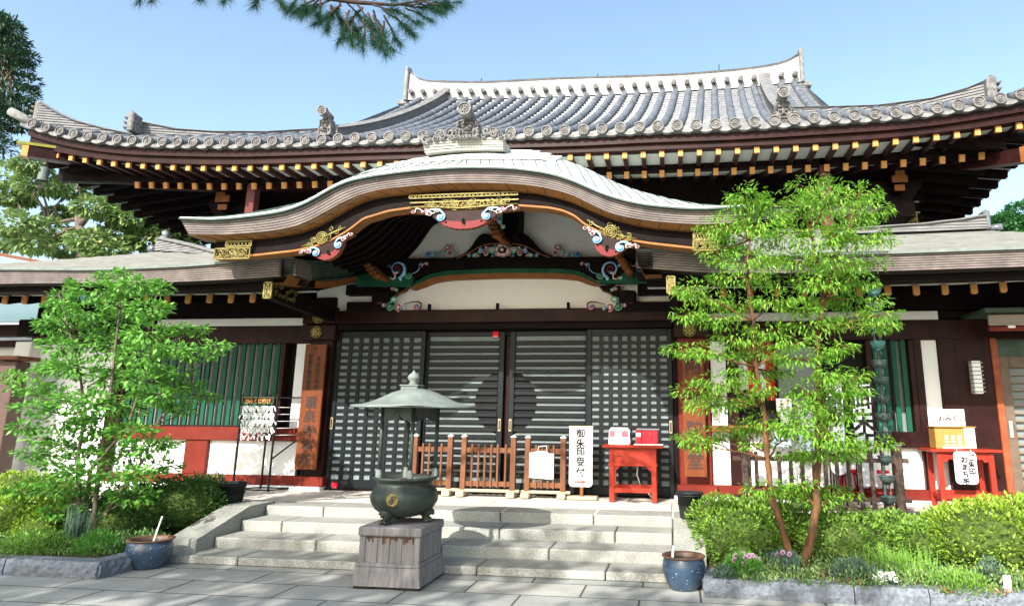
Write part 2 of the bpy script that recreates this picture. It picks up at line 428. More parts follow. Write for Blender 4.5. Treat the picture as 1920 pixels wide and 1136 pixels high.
# descending ridges
def oni(name, cx, cz, Y, w_, h, parent, disc_r=.1, neck=True, mat=m_disc):
    """demon-face end tile: shield plate with beaded border, brows, eyes, nose, teeth, horn roll above"""
    mb = MB()
    pl = [(cx-w_*.5, cz), (cx+w_*.5, cz), (cx+w_*.44, cz+h*.8), (cx+w_*.36, cz+h), (cx-w_*.36, cz+h), (cx-w_*.44, cz+h*.8)]
    mb.prism(pl, Y-.04, Y+.12)
    for i in range(6):
        a, b = Vector((pl[i][0], 0, pl[i][1])), Vector((pl[(i+1) % 6][0], 0, pl[(i+1) % 6][1]))
        n = max(2, int((b-a).length/(.055*w_/.4)))
        for k in range(n):
            p = a.lerp(b, (k+.5)/n); p = Vector((cx, 0, cz+h/2)).lerp(p, .9)
            mb.box(p.x-.012, p.x+.012, Y-.06, Y-.03, p.z-.012, p.z+.012)
    def ball(x, z, rx, ry, rz):
        n = 8; V = []; F = []
        for i in range(5):
            ph = math.pi/2*i/4
            for k in range(n):
                a = 2*math.pi*k/n; V.append((x+rx*math.cos(ph)*math.cos(a), Y-.04-ry*math.sin(ph), z+rz*math.cos(ph)*math.sin(a)))
        for i in range(4):
            for k in range(n): F.append((i*n+k, i*n+(k+1) % n, (i+1)*n+(k+1) % n, (i+1)*n+k))
        s = mb.sm; mb.sm = True; mb.add(V, F); mb.sm = s
    u = w_
    ball(cx, cz+h*.45, .10*u, .06, .10*u)
    for s in (-1, 1):
        ball(cx+s*.15*u, cz+h*.58, .09*u, .055, .08*u); ball(cx+s*.17*u, cz+h*.75, .14*u, .045, .06*u)
        ball(cx+s*.10*u, cz+h*.40, .07*u, .05, .06*u); ball(cx+s*.28*u, cz+h*.35, .06*u, .04, .14*u)
        mb.tube([(cx+s*(.30*u), Y-.05, cz+h*.62), (cx+s*.38*u, Y-.07, cz+h*.75), (cx+s*.33*u, Y-.08, cz+h*.9)], [.05*u, .04*u, .01], 6)
    mb.bbox(cx-.2*u, cx+.2*u, Y-.07, Y-.03, cz+h*.20, cz+h*.25, .01)
    for k in range(4): mb.bbox(cx-.17*u+k*.09*u, cx-.10*u+k*.09*u, Y-.085, Y-.04, cz+h*.22, cz+h*.30, .008)
    mb.bbox(cx-.2*u, cx+.2*u, Y-.065, Y-.03, cz+h*.08, cz+h*.16, .01)
    if neck:
        zc = cz+h+disc_r*1.0
        a = Vector((cx, Y+.10, zc-.03)); b = Vector((cx, Y-.14, zc))
        mb.tube([a, b], disc_r*.92, 16)
        mb.disc((cx, zc), disc_r*1.08, Y-.2, Y-.14, 24); 
        for k in range(24):
            a0, a1 = 2*math.pi*k/24, 2*math.pi*(k+1)/24
            q = [(cx+r*disc_r*math.cos(a), yy, zc+r*disc_r*math.sin(a)) for r, yy in ((1.08, Y-.2), (1.08, Y-.215), (.84, Y-.215), (.84, Y-.2)) for a in (a0, a1)]
            mb.add(q, [(0, 1, 3, 2), (2, 3, 5, 4), (4, 5, 7, 6)])
        for k in range(8):
            a = 2*math.pi*k/8; mb.disc((cx+.5*disc_r*math.cos(a), zc+.5*disc_r*math.sin(a)), .14*disc_r, Y-.215, Y-.2, 6)
        mb.disc((cx, zc), .2*disc_r, Y-.22, Y-.2, 8)
    return mb.build(name, mat, parent)
for xe in (-5.98, 1.86):
    path = []; tops = []
    for i in range(15):
        t = .04+.93*i/14; p = surf(xe, t); path.append(p)
        tops.append(p.z+.26+.10*max(0, (t-.85)/.15)**2)
    wall_stack(path, tops, .22, m_stack, 'descending_ridge', bld)
p = at(610, 256, Y=10.72); oni('demon_end_tile', p.x, p.z, 10.72, .25, .32, bld, .085)
p = at(1469, 234, Y=10.72); oni('demon_end_tile', p.x, p.z, 10.72, .30, .38, bld, .09)
# hip ridges running out to the corners, in two tiers
def hip(pxs, side, name):
    pts = []
    for px, py in pxs:
        Y = 11.8
        for _ in range(4):
            x = at(px, py, Y=Y).x
            Y = YE+4.9*tmax(x) if tmax(x) < 1 else 12.2
            Y = min(Y, 12.2)
        q = at(px, py, Y=Y); pts.append(q)
    P_ = []
    for a, b in zip(pts[:-1], pts[1:]):
        for k in range(4): P_.append(a.lerp(b, k/4))
    P_.append(pts[-1])
    path = [Vector((q.x, q.y, zT(q.x)-.1)) for q in P_]
    return wall_stack(path, [q.z-.05 for q in P_], .2, m_stack, name, bld), P_
hip([(620,241),(560,244),(502,247.5),(401,247),(334,242.5),(267,229),(254,219)], -1, 'hip_ridge')
hip([(258,253),(200,242),(144,227),(114,214),(80,194)], -1, 'hip_ridge')
hip([(1480,203),(1548,201),(1648,198),(1748,185),(1815,166),(1858,148)], 1, 'hip_ridge')
hip([(1869,186),(1900,174),(1930,162)], 1, 'hip_ridge')
for px, py, w_, h in ((250, 232, .13, .36), (76, 212, .13, .36), (1856, 170, .15, .38)):
    mb = MB(); p = at(px, py, Y=11.0); mb.bbox(p.x-w_/2, p.x+w_/2, 10.9, 11.15, p.z-h/2, p.z+h/2, .02)
    s = -1 if px < 900 else 1
    mb.tube([(p.x, 11.02, p.z+h*.42), (p.x+s*.06, 10.95, p.z+h*.6)], [.06, .05], 10)
    for k in range(3): mb.tube([(p.x+s*(w_/2+.03), 10.98, p.z-h*.3+k*.1), (p.x+s*(w_/2+.06), 10.9, p.z-h*.25+k*.1)], [.04, .015], 6)
    mb.build('hip_end_ornament', m_disc, bld)
mb = MB(); p = at(28, 213, Y=10.6); q = at(62, 236, Y=10.65)
mb.tube([(q.x, q.y+.1, q.z+.02), ((p.x+q.x)/2, 10.6, (p.z+q.z)/2+.02), (p.x, 10.5, p.z)], [.09, .085, .08], 12)
mb.build('corner_tile', m_tile2, bld)
# roof behind: the gable part closes to the back and wing decks
mb = MB()
bx0, bx1 = surf(-6.9, 1).x, surf(2.8, 1).x
mb.grid([[(x, 15.5, zRg(x)) for x in (bx0, -2, bx1)], [(x, 20.5, zRg(x)-3.3) for x in (bx0, -2, bx1)]])
mb.build('rear_roof', m_tile, bld)

# ---- upper eaves ----------------------------------------------------------
R1 = [(60,283),(107,292),(135.5,297),(195,306),(254,311),(313.5,314),(374,316),(434.5,316),(496,315),(558.6,313),(655,309),(800,305),(950,299),(1091.5,294),(1162,292),(1234,289),(1306,286),(1378,283),(1452.6,280),(1526.5,277),(1603,272.6),(1678,266),(1755,258),(1832.5,249),(1911,236.5)]
R2 = [(200,346),(257,347),(313,348),(370,350),(426,350),(514,348.5),(573,346.5),(800,341),(1000,334),(1173,328.5),(1240.5,326),(1308,323),(1377,321.5),(1446.6,318),(1516,316.5),(1587,313),(1658,309),(1730.6,304),(1803.6,297),(1841,293),(1920,283)]
YR1, YR2 = 10.78, 11.36
zR1, _x = table(R1, YR1); zR2, _x = table(R2, YR2)
def sweep(xs, z0, z1, y0, y1, mb):
    mb.grid([[(x, y0, z0(x)) for x in xs], [(x, y1, z0(x)) for x in xs], [(x, y1, z1(x)) for x in xs], [(x, y0, z1(x)) for x in xs], [(x, y0, z0(x)) for x in xs]])
    for i in (0, -1):
        x = xs[i]; mb.add([(x, y0, z0(x)), (x, y1, z0(x)), (x, y1, z1(x)), (x, y0, z1(x))], [(0, 1, 2, 3)])
fx = list(np.linspace(XL_+.15, XR_, 90))
mb = MB(); sweep(fx, lambda x: zT(x)-.24, lambda x: zT(x)-.09, YE+.06, YE+.5, mb); mb.build('eave_board', m_brown, bld)
mb = MB(); sweep(fx, lambda x: zR1(x)+.055, lambda x: zT(x)-.24, YE+.12, YE+.5, mb); mb.build('eave_board', m_brown, bld)
mb = MB(); sweep(fx, lambda x: zT(x)-.1, lambda x: zT(x)-.065, YE+.03, YE+.5, mb); mb.build('eave_batten', m_black, bld)
mb = MB(); sweep(fx, lambda x: zR1(x)+.053, lambda x: zR1(x)+.075, YE+.3, YR2+.1, mb); mb.build('soffit_boards', m_soffit, bld)
mb = MB(); sweep(fx, lambda x: zR2(x)+.075, lambda x: zR1(x)+.05, YR2+.06, YR2+.2, mb); mb.build('eave_beam', m_black, bld)
mb = MB()
mb.grid([[(x, YR2+.2, zR2(x)+.085) for x in fx], [(x, 13.2, zR2(x)+.55) for x in fx]]); mb.build('soffit_boards', m_soffit, bld)
rx0, rx1 = at(107,292,Y=YR1).x, at(1911,236,Y=YR1).x
n1 = round((rx1-rx0)/.305)
def rafter(pa, pb, w_, h, cap=.012, name='rafter'):
    mb = MB(); mb.beam(pa, pb, w_, h); o = mb.build(name, m_brown, bld)
    d = (Vector(pb)-Vector(pa)).normalized()
    mb = MB(); mb.beam(Vector(pa)-d*cap, Vector(pa)+d*.04, w_+.008, h+.008); mb.build('rafter_cap', m_yellow, o)
    return o
for i in range(n1+1):
    x = rx0+(rx1-rx0)*i/n1; z = zR1(x)
    rafter((x, YR1, z), (x, YR2+.1, z+.01), .072, .09)
rx0, rx1 = at(257,347,Y=YR2).x, at(1841,293,Y=YR2).x
n2 = round((rx1-rx0)/.305)
for i in range(n2+1):
    x = rx0+(rx1-rx0)*i/n2; z = zR2(x)
    rafter((x, YR2, z), (x, 13.1, z+.46), .075, .11, name='base_rafter')
# corner beams with gilded caps
mb = MB(); a = at(52, 285, Y=10.55); b = at(330, 352, Y=12.4); mb.beam(a, (a.x+2.6, 12.9, a.z+.1), .2, .22); cb = mb.build('corner_beam', m_brown, bld)
mb = MB(); mb.beam(Vector(a)+Vector((-.14, -.09, .125)), Vector(a)+Vector((.5, .42, .15)), .26, .05); mb.build('gilded_cap', new_mat('green_gold', (.22, .21, .04), rough=.4, metal=.4), cb)
mb = MB(); mb.beam(Vector(a)+Vector((-.06, -.04, 0)), Vector(a)+Vector((.02, .016, 0)), .21, .23); mb.build('gilded_end', m_yellow, cb)
mb = MB(); a = at(1925, 292, Y=10.9); mb.beam(a, (a.x-.9, 12.6, a.z+.42), .2, .22); cb = mb.build('corner_beam', m_brown, bld)
mb = MB(); mb.beam(Vector(a)+Vector((.06, -.08, 0)), Vector(a)+Vector((-.03, .03, 0)), .21, .25); mb.build('gilded_end', m_orange, cb)
# side eaves running back, their rafter ends stepping away
for s, xe in ((-1, XL_+.15), (1, XR_+.05)):
    mb = MB(); mb2 = MB(); zc = zR1(xe)-.03
    def zside(y): return zc-.50*min(1, (y-10.6)/3.2)**.8
    ys = np.linspace(11.2, 19.5, 24)
    mb.grid([[(xe, y, zside(y)+.06) for y in ys], [(xe-s*3.0, y, zside(y)+.40) for y in ys]])
    mb.grid([[(xe, y, zside(y)+.2) for y in ys], [(xe-s*3.2, y, zside(y)+.42) for y in ys]])
    mb.grid([[(xe, y, zside(y)+.06) for y in ys], [(xe, y, zside(y)+.2) for y in ys]])
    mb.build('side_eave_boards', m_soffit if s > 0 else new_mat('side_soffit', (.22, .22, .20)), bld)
    for k in range(22):
        y = 11.15+.38*k; z = zside(y)
        mb2.beam((xe-s*.05, y, z), (xe-s*3.0, y, z+.34), .12, .13)
        mb2.beam((xe-s*.55, y, z-.09), (xe-s*3.0, y, z+.2), .13, .14)
    mb2.build_each('side_rafter', m_matt, bld)
# ---- upper storey wall and posts -----------------------------------------
mb = MB(); mb.box(-9.4, 4.4, 12.9, 13.0, 3.9, 6.9); uw = mb.build('upper_wall', m_plaster, bld)
mb = MB()
for z0, z1, y in ((5.35, 6.9, 12.72), (4.95, 5.12, 12.80), (4.15, 4.35, 12.78)): mb.box(-9.5, 4.5, y, 12.9, z0, z1)
for x in (-9.4, -7.6, -5.2, -2.6, .0, 2.4, 4.3): mb.box(x-.11, x+.11, 12.76, 12.9, 3.9, 6.9)
mb.build_each('wall_beam', m_matt, bld)
mb = MB()
for z in (5.34, 5.14): mb.box(-9.4, 4.4, 12.70, 12.79, z-.012, z+.012)
mb.build_each('wall_trim', new_mat('grey_trim', (.3, .29, .27)), bld)
for x0, y0, x1, y1 in ((477,335,462,478),(1543,298,1556,470)):
    a = at(x0, y0, Y=11.5); b = at(x1, y1, Y=11.5); x = (a.x+b.x)/2
    mb = MB(); mb.bbox(x-.085, x+.085, 11.42, 11.59, 3.6, a.z+.1, .01); mb.build('eave_post', new_mat('aged_red_lacquer', (.13, .022, .018), rough=.4, var=.4, scale=2, color2=(.07, .03, .035)), bld)
for bx in (((405,360,421,368),(404,366,429,378),(408,383,424,393)), ((1678,319,1698,332),(1672,329,1703,341),(1677,346,1698,357))):
    mb = MB(); zz = []
    for x0, y0, x1, y1 in bx:
        a = at(x0, y0, Y=11.9); b = at(x1, y1, Y=11.9); zz.append((a.x, b.x, b.z, a.z))
        mb.bbox(a.x, b.x, 11.9-(.004 if (x1-x0) > 22 else 0), 11.93, b.z, a.z, .008)
    br = mb.build('bracket_face', m_orange, bld)
    mb = MB()
    for a, b, c, d in zz: mb.box(a+.01, b-.01, 11.93, 12.8, c+.005, d-.005)
    cx = (zz[0][0]+zz[0][1])/2
    mb.prism([(cx-.45, zz[1][3]), (cx-.45, zz[1][2]+.05), (cx-.2, zz[2][2]-.15), (cx+.2, zz[2][2]-.15), (cx+.45, zz[1][2]+.05), (cx+.45, zz[1][3])], 12.2, 12.4)
    mb.box(cx-.22, cx+.22, 12.0, 12.8, zz[2][2]-.42, zz[2][2]-.16)
    mb.build('bracket_arm', m_black, br)
def fret(mb, x0, x1, z0, z1, Y, rnd, r=.012, n=10):
    """openwork scrolls between a frame"""
    for a, b in (((x0, z0), (x1, z0)), ((x1, z0), (x1, z1)), ((x1, z1), (x0, z1)), ((x0, z1), (x0, z0))):
        mb.beam((a[0], Y, a[1]), (b[0], Y, b[1]), r*1.6, r*1.6, up=(0, 1, 0))
    for _ in range(n):
        cx = rnd.uniform(x0, x1); cz = rnd.uniform(z0, z1); R0 = min(z1-z0, x1-x0)*rnd.uniform(.22, .4); a0 = rnd.uniform(0, 6.28); s = rnd.choice((-1, 1))
        pts = []
        for k in range(12):
            a = a0+s*k*.55; rr = R0*(1-k/14)
            pts.append((min(max(cx+rr*math.cos(a), x0), x1), Y-.002*(k % 2), min(max(cz+rr*math.sin(a), z0), z1)))
        mb.tube(pts, r*.7, 4)
rnd = random.Random(3)
a = at(1655, 422, Y=12.6); b = at(1718, 399, Y=12.6)
mb = MB(); mb.box(a.x, b.x, 12.61, 12.7, a.z, b.z); gp = mb.build('gilt_panel', m_brown, bld)
mb = MB(); fret(mb, a.x, b.x, a.z, b.z, 12.6, rnd, .014, 34); mb.build('gilt_scrollwork', m_gold, gp)
# ================================================================== the wavy gabled porch and the lower roofs
YK = 7.55
P_TOP = [(337,408.5),(399,411.6),(465,406),(531,396.6),(571,383),(605,363),(637,344),(676,333),(742,323.5),(800,317),(874,313),(958,315),(1025,323),(1075,338),(1122,361),(1175,377.5),(1220,385),(1290,391),(1345,390),(1402,386)]
P_BOT = [(346,440),(425,441),(505,435),(558,424),(597,404.5),(637,381),(676,363.5),(716,354),(800,346),(832,343),(925,343),(1004,348.5),(1070,364),(1109,385),(1149,404),(1220,416),(1310,422),(1396,419)]
P_ORA = [(391,451),(440,450),(505,445),(571,433.5),(624,408),(661,383),(703,369),(800,358),(832,355),(925,355),(1004,360),(1070,376),(1101,391),(1122,401),(1162,415),(1220,427),(1310,434),(1380,433)]
P_HAF = [(402,486),(478,482),(558,473),(610,460),(650,438),(674,420),(683,412),(690,411),(729,399),(772,393),(870,388),(975,389),(1030,393),(1062,400),(1070,406),(1078,407),(1093,422),(1122,438),(1162,451),(1220,460),(1310,470),(1350,471)]
NK = 120
Xt, Zt = curve(P_TOP, YK, NK, 8); Xb, Zb = curve(P_BOT, YK, NK, 8)
def lerp_prof(A, B, t): return A[0]+(B[0]-A[0])*t, A[1]+(B[1]-A[1])*t
def layers(mb, A, B, n, Y, back=.25, step=.006, gap=.12):
    """a stepped edge of n overlapping layers between outline A (top) and B (bottom)"""
    for i in range(n):
        X_0, Z_0 = lerp_prof(A, B, i/n); X_1, Z_1 = lerp_prof(A, B, (i+1-gap)/n)
        y = Y+i*step
        mb.grid([[(x, y+back, z) for x, z in zip(X_0, Z_0)], [(x, y, z) for x, z in zip(X_0, Z_0)], [(x, y+.003, z) for x, z in zip(X_1, Z_1)], [(x, y+back, z+.004) for x, z in zip(X_1, Z_1)]])
        for k in (0, -1):
            mb.add([(X_0[k], y, Z_0[k]), (X_0[k], y+back, Z_0[k]), (X_1[k], y+back, Z_1[k]), (X_1[k], y, Z_1[k])], [(0, 1, 2, 3)])
# copper roof sheet: rises behind the front edge, then runs back under the upper eave
def m_seams():
    m = new_mat('copper_sheet', (.60, .65, .62), rough=.42, var=.22, scale=1.3, detail=10)
    return m
m_cop = m_seams()
mb = MB(); rows = []
prof_y = [(0, 0), (.0, .035), (.12, .10), (.3, .215), (.5, .33), (.75, .455), (1.0, .56), (1.5, .66), (2.2, .72), (3.4, .8), (4.9, .9)]
mb.sm = True
def ksurf(i, d):
    dz = float(np.interp(d, [q[0] for q in prof_y[1:]], [q[1] for q in prof_y[1:]]))
    u = abs(i/(NK-1)-.5)*2
    return Vector((Xt[i]+(X0-Xt[i])*0.0, YK+d, Zt[i]+dz*(1-.62*u**3)))
mb.grid([[(Xt[i], YK, Zt[i]) for i in range(NK)]]+[[ksurf(i, d) for i in range(NK)] for d, _ in prof_y[1:]])
kro = mb.build('porch_roof', m_cop, bld)
# raised seams of the sheets, spreading from the crown
mb = MB()
for j in range(2, 48):
    i = int(j*NK/49)
    s = (i/(NK-1)-.5)*2
    pts = []
    for k in range(14):
        d = k/13*2.4; ii = i-int(round(s*abs(s)*0+np.sign(s)*min(abs(i-NK/2)*.5, (k/13)**1.2*16)))
        ii = max(0, min(NK-1, ii)); pts.append(ksurf(ii, d)+Vector((0, 0, .004)))
    mb.tube(pts, .0085, 4)
mb.build('roof_seams', m_green, kro)
# rings stepping up to the crest
for k, (hw, d, th) in enumerate(((1.15, .26, .03), (.98, .40, .03), (.80, .54, .03), (.66, .66, .03))):
    mb = MB(); top = []; bot = []; bk = []
    for q in range(25):
        a = -1+2*q/24; x = X0+.02+hw*a; i = int(np.clip(np.interp(x, Xt, np.arange(NK)), 0, NK-1))
        dd = d+.28*(abs(a)**3); p = ksurf(i, dd)
        bot.append((x, p.y, p.z-.02)); top.append((x, p.y, p.z+th*(1-a*a)**.5+.002)); bk.append((x, p.y+.5, p.z+.26))
    mb.grid([bot, top, bk]); cr_ = mb.build('crown_ring', m_cop, kro)
    mb = MB(); mb.tube([(q[0], q[1]-.006, q[2]+.016) for q in bot[1:-1]], .011, 5); mb.build('ring_shade_line', m_groove, cr_)  # dark tube drawn in as the shaded line beneath each ring
mb = MB(); layers(mb, (Xt, Zt-.022), (Xb, Zb), 7, YK+.03, .35, .010, .24); mb.build('layered_edge', m_fascia, kro)
mb = MB(); 
mb.grid([[(x, YK-.02, z) for x, z in zip(Xt, Zt)], [(x, YK-.02, z-.02) for x, z in zip(Xt, Zt)], [(x, YK+.2, z-.02) for x, z in zip(Xt, Zt)]])
mb.build('drip_edge', m_green, kro)
mb = MB(); A = (Xt, Zt-.03); B = (Xb, Zb+.01)
mb.grid([[(x, YK+.12, z) for x, z in zip(*A)], [(x, YK+.12, z) for x, z in zip(*B)]]); mb.build('edge_backing', m_groove, kro)
# underside
Xo, Zo = curve(P_ORA, YK+.16, NK, 8)
Xb2, Zb2 = curve(P_BOT, YK+.06, NK, 8)
mb = MB(); n_ = 0
mb.grid([[(x, YK+.06, z) for x, z in zip(Xb2, Zb2)], [(x, YK+.16, z+.0) for x, z in zip(Xo, Zo+(0))], [(x, YK+.3, z+.0) for x, z in zip(Xo, Zo)], [(x, YK+.3, z+.16) for x, z in zip(Xo, Zo)]])
m_ochre = new_mat('lit_ochre_board', (.25, .11, .035), rough=.55, var=.2)  # ochre wood copied lighter, so the downward face looks lit
und = mb.build('ochre_edge_board', m_ochre, bld)
mb = MB()
for i in range(3, NK-2, 4): mb.beam((Xb2[i], YK+.058, Zb2[i]+.004), (Xo[i], YK+.157, Zo[i]-.002), .006, .006)
mb.build_each('board_joint', m_groove, und)
# bargeboard: dark face with an ochre moulding along the lower edge
YH = YK+.24
Xh, Zh = curve(P_HAF, YH, 200, 3)
Xo2, Zo2 = curve(P_ORA, YH, 200, 8)
Zo2 = np.interp(Xh, Xo2, Zo2)
mb = MB()
nb = 200
mb.grid([[(x, YH, z) for x, z in zip(Xh, Zo2+.05)], [(x, YH, z) for x, z in zip(Xh, Zh+.05)], [(x, YH+.14, z) for x, z in zip(Xh, Zh+.05)], [(x, YH+.14, z) for x, z in zip(Xh, Zo2+.05)]])
for k in (0, nb-1): mb.add([(Xh[k], YH, Zo2[k]+.05), (Xh[k], YH, Zh[k]), (Xh[k], YH+.14, Zh[k]), (Xh[k], YH+.14, Zo2[k]+.05)], [(0, 1, 2, 3)])
barge = mb.build('bargeboard', m_black, bld)
mb = MB()
mb.grid([[(x, YH+.0, z+.038) for x, z in zip(Xh, Zh)], [(x, YH-.02, z+.034) for x, z in zip(Xh, Zh)], [(x, YH-.02, z+.008) for x, z in zip(Xh, Zh)], [(x, YH+.16, z) for x, z in zip(Xh, Zh)], [(x, YH+.16, z+.05) for x, z in zip(Xh, Zh)]])
mb.build('moulding', m_ochre, barge)
mb = MB()
mb.grid([[(x, YH-.012, z-.02) for x, z in zip(Xh, Zo2+.03)], [(x, YH-.012, z) for x, z in zip(Xh, (Zo2+.03)*.62+(Zh+.05)*.38)], [(x, YH+.01, z) for x, z in zip(Xh, (Zo2+.03)*.62+(Zh+.05)*.38)]])
mb.build('upper_step', m_black, barge)
# vault lining and its ring rafters
mb = MB(); yv = [YH+.14, 8.4, 9.0, 9.6, 10.18]
Zv = Zh+.17
mb.sm = True
def rise(y, z0): return (y-7.93)/2.25*(.10+.58*np.clip((z0-3.45)/.55, 0, 1))
mb.grid([[(x, y, z+rise(y, z-.17)) for x, z in zip(Xh, Zv)] for y in yv]); vault = mb.build('vault_lining', m_black, bld)
for k in range(9):
    y = 8.08+.25*k; mb = MB()
    q = [[(x, yy, z+zz+rise(y, z)) for x, z in zip(Xh, Zh)] for yy, zz in ((y, .17), (y, .085), (y+.075, .085), (y+.075, .17))]
    mb.grid(q); mb.build('ring_rafter', m_black, bld)
# gable wall behind, following the vault
mb = MB()
zbase = at(943, 590, Y=10.18).z
mb.grid([[(x, 10.18, z+rise(10.18, z-.17)) for x, z in zip(Xh, Zv)], [(x, 10.18, zbase) for x in Xh]]); mb.build('gable_wall', new_mat('bright_plaster', (.85, .82, .75), rough=.9, var=.03), bld)

# ---- gilded lattice and painted pendants --------------------------------
def spiral(mb, cx, cz, r, Y, turns=1.4, a0=0, s=1, w0=.022, taper=.35, tail=None, sq=.5, th=None):
    pts = []; rad = []; n = int(14*turns)+2
    for k in range(n+1):
        u = k/n; a = a0+s*u*turns*2*math.pi; rr = r*(1-.82*u)
        pts.append((cx+rr*math.cos(a), Y-.008*u, cz+rr*math.sin(a))); rad.append(w0*(1-taper*u) if k else w0*.6)
    if tail:
        t0 = Vector((tail[0], Y, tail[1])); p0 = Vector(pts[0]); d = Vector(pts[0])-Vector(pts[1])
        mid = p0+d.normalized()*(t0-p0).length*.5
        ex = [t0.lerp(mid, u).lerp(mid.lerp(p0, u), u) for u in (0, .25, .5, .75)]
        pts = ex+pts; rad = [w0*.35, w0*.6, w0*.8, w0]+rad
    mb.tube(pts, rad, 6)
def cloud(mb, cx, cz, r, Y, cols, a0=0, s=1, tail=None):
    """a painted curl in three bands of colour"""
    for c, k, dy in ((cols[0], 1.0, 0), (cols[1], .74, -.012), (cols[2], .46, -.02)):
        mb.cur = c; spiral(mb, cx, cz, r*k, Y+dy, 1.15, a0, s, r*.20*(k+.25), .4, tail=(None if k < 1 or not tail else tail))
mb = MB(); rnd = random.Random(11)
Yg = YH-.03
def pxr(x0, y0, x1, y1, Y): a = at(x0, y1, Y=Y); b = at(x1, y0, Y=Y); return a.x, b.x, a.z, b.z
def lattice(mb, x0, x1, z0, z1, Y, n, r=.007):
    for a, b in (((x0, z0), (x1, z0)), ((x1, z0), (x1, z1)), ((x1, z1), (x0, z1)), ((x0, z1), (x0, z0))): mb.beam((a[0], Y, a[1]), (b[0], Y, b[1]), r*1.8, r*1.8, up=(0, 1, 0))
    h = z1-z0; w_ = (x1-x0)/n
    for i in range(n):
        xa_ = x0+i*w_; mb.beam((xa_, Y, z0), (xa_+w_, Y, z1), r, r, up=(0, 1, 0)); mb.beam((xa_+w_, Y-.004, z0), (xa_, Y-.004, z1), r, r, up=(0, 1, 0))
x0, x1, z0, z1 = pxr(769, 361, 972, 374, Yg); lattice(mb, x0, x1, z0, z1, Yg-.03, 26, .0045)
x0, x1, z0, z1 = pxr(773, 374, 968, 391, Yg)
for k in range(54):
    u = rnd.random(); ux = rnd.uniform(-1, 1)*(1-.28*math.sin(math.pi*u)); cx = (x0+x1)/2+ux*(x1-x0)/2; cz = z0+(z1-z0)*u
    spiral(mb, cx, cz, .045, Yg, 1.2, rnd.uniform(0, 6.28), rnd.choice((-1, 1)), .007)
mb.beam((x0-.03, Yg, z1), (x1+.03, Yg, z1), .014, .014); 
c = (x0+x1)/2
mb.tube([(x0-.02, Yg-.01, z0+.01), ((x0+c)/2, Yg-.01, z0+.0), (c, Yg-.01, z0-.02), ((x1+c)/2, Yg-.01, z0), (x1+.02, Yg-.01, z0+.01)], .012, 5)
mb.build('gilt_lattice', m_gold, barge)
# gilt vine over each shoulder
for pts in (((565,462),(585,457),(605,447),(625,436),(648,426)), ((1101,412),(1120,425),(1145,436),(1168,443),(1194,448))):
    mb = MB(); w3 = [at(x, y, Y=Yg) for x, y in pts]
    mb.tube(w3, [.008, .014, .016, .014, .006], 5)
    for k in range(22):
        u = rnd.random()*.86+.07; i = min(3, int(u*4)); p = Vector(w3[i]).lerp(Vector(w3[i+1]), u*4-i)
        amp = .085*math.sin(math.pi*u); q = p+Vector((0, 0, rnd.uniform(-amp, amp)))
        spiral(mb, q.x, q.z, .033, Yg, 1.2, rnd.uniform(0, 6.28), rnd.choice((-1, 1)), .0065)
    c = w3[2]; 
    for rr in (.075, .05, .025): mb.tube([(c.x+rr*math.cos(a*.5236), Yg-.02, c.z+rr*math.sin(a*.5236)) for a in range(13)], .010, 5)
    mb.build('gilt_vine', m_gold, barge)
# gilt shoes at the bargeboard feet
for (xa1, ya1, xb1, yb1), (xa2, ya2, xb2, yb2) in (((402, 465, 470, 486), (424, 452, 473, 463)), ((1300, 450, 1345, 470), (1300, 437, 1338, 449))):
    mb = MB(); x0, x1, z0, z1 = pxr(xa1, ya1, xb1, yb1, Yg-.02); fret(mb, x0, x1, z0, z1, Yg-.03, rnd, .008, 34)
    x0, x1, z0, z1 = pxr(xa2, ya2, xb2, yb2, Yg-.02); lattice(mb, x0, x1, z0, z1, Yg-.03, 7); mb.build('gilt_shoe', m_gold, barge)
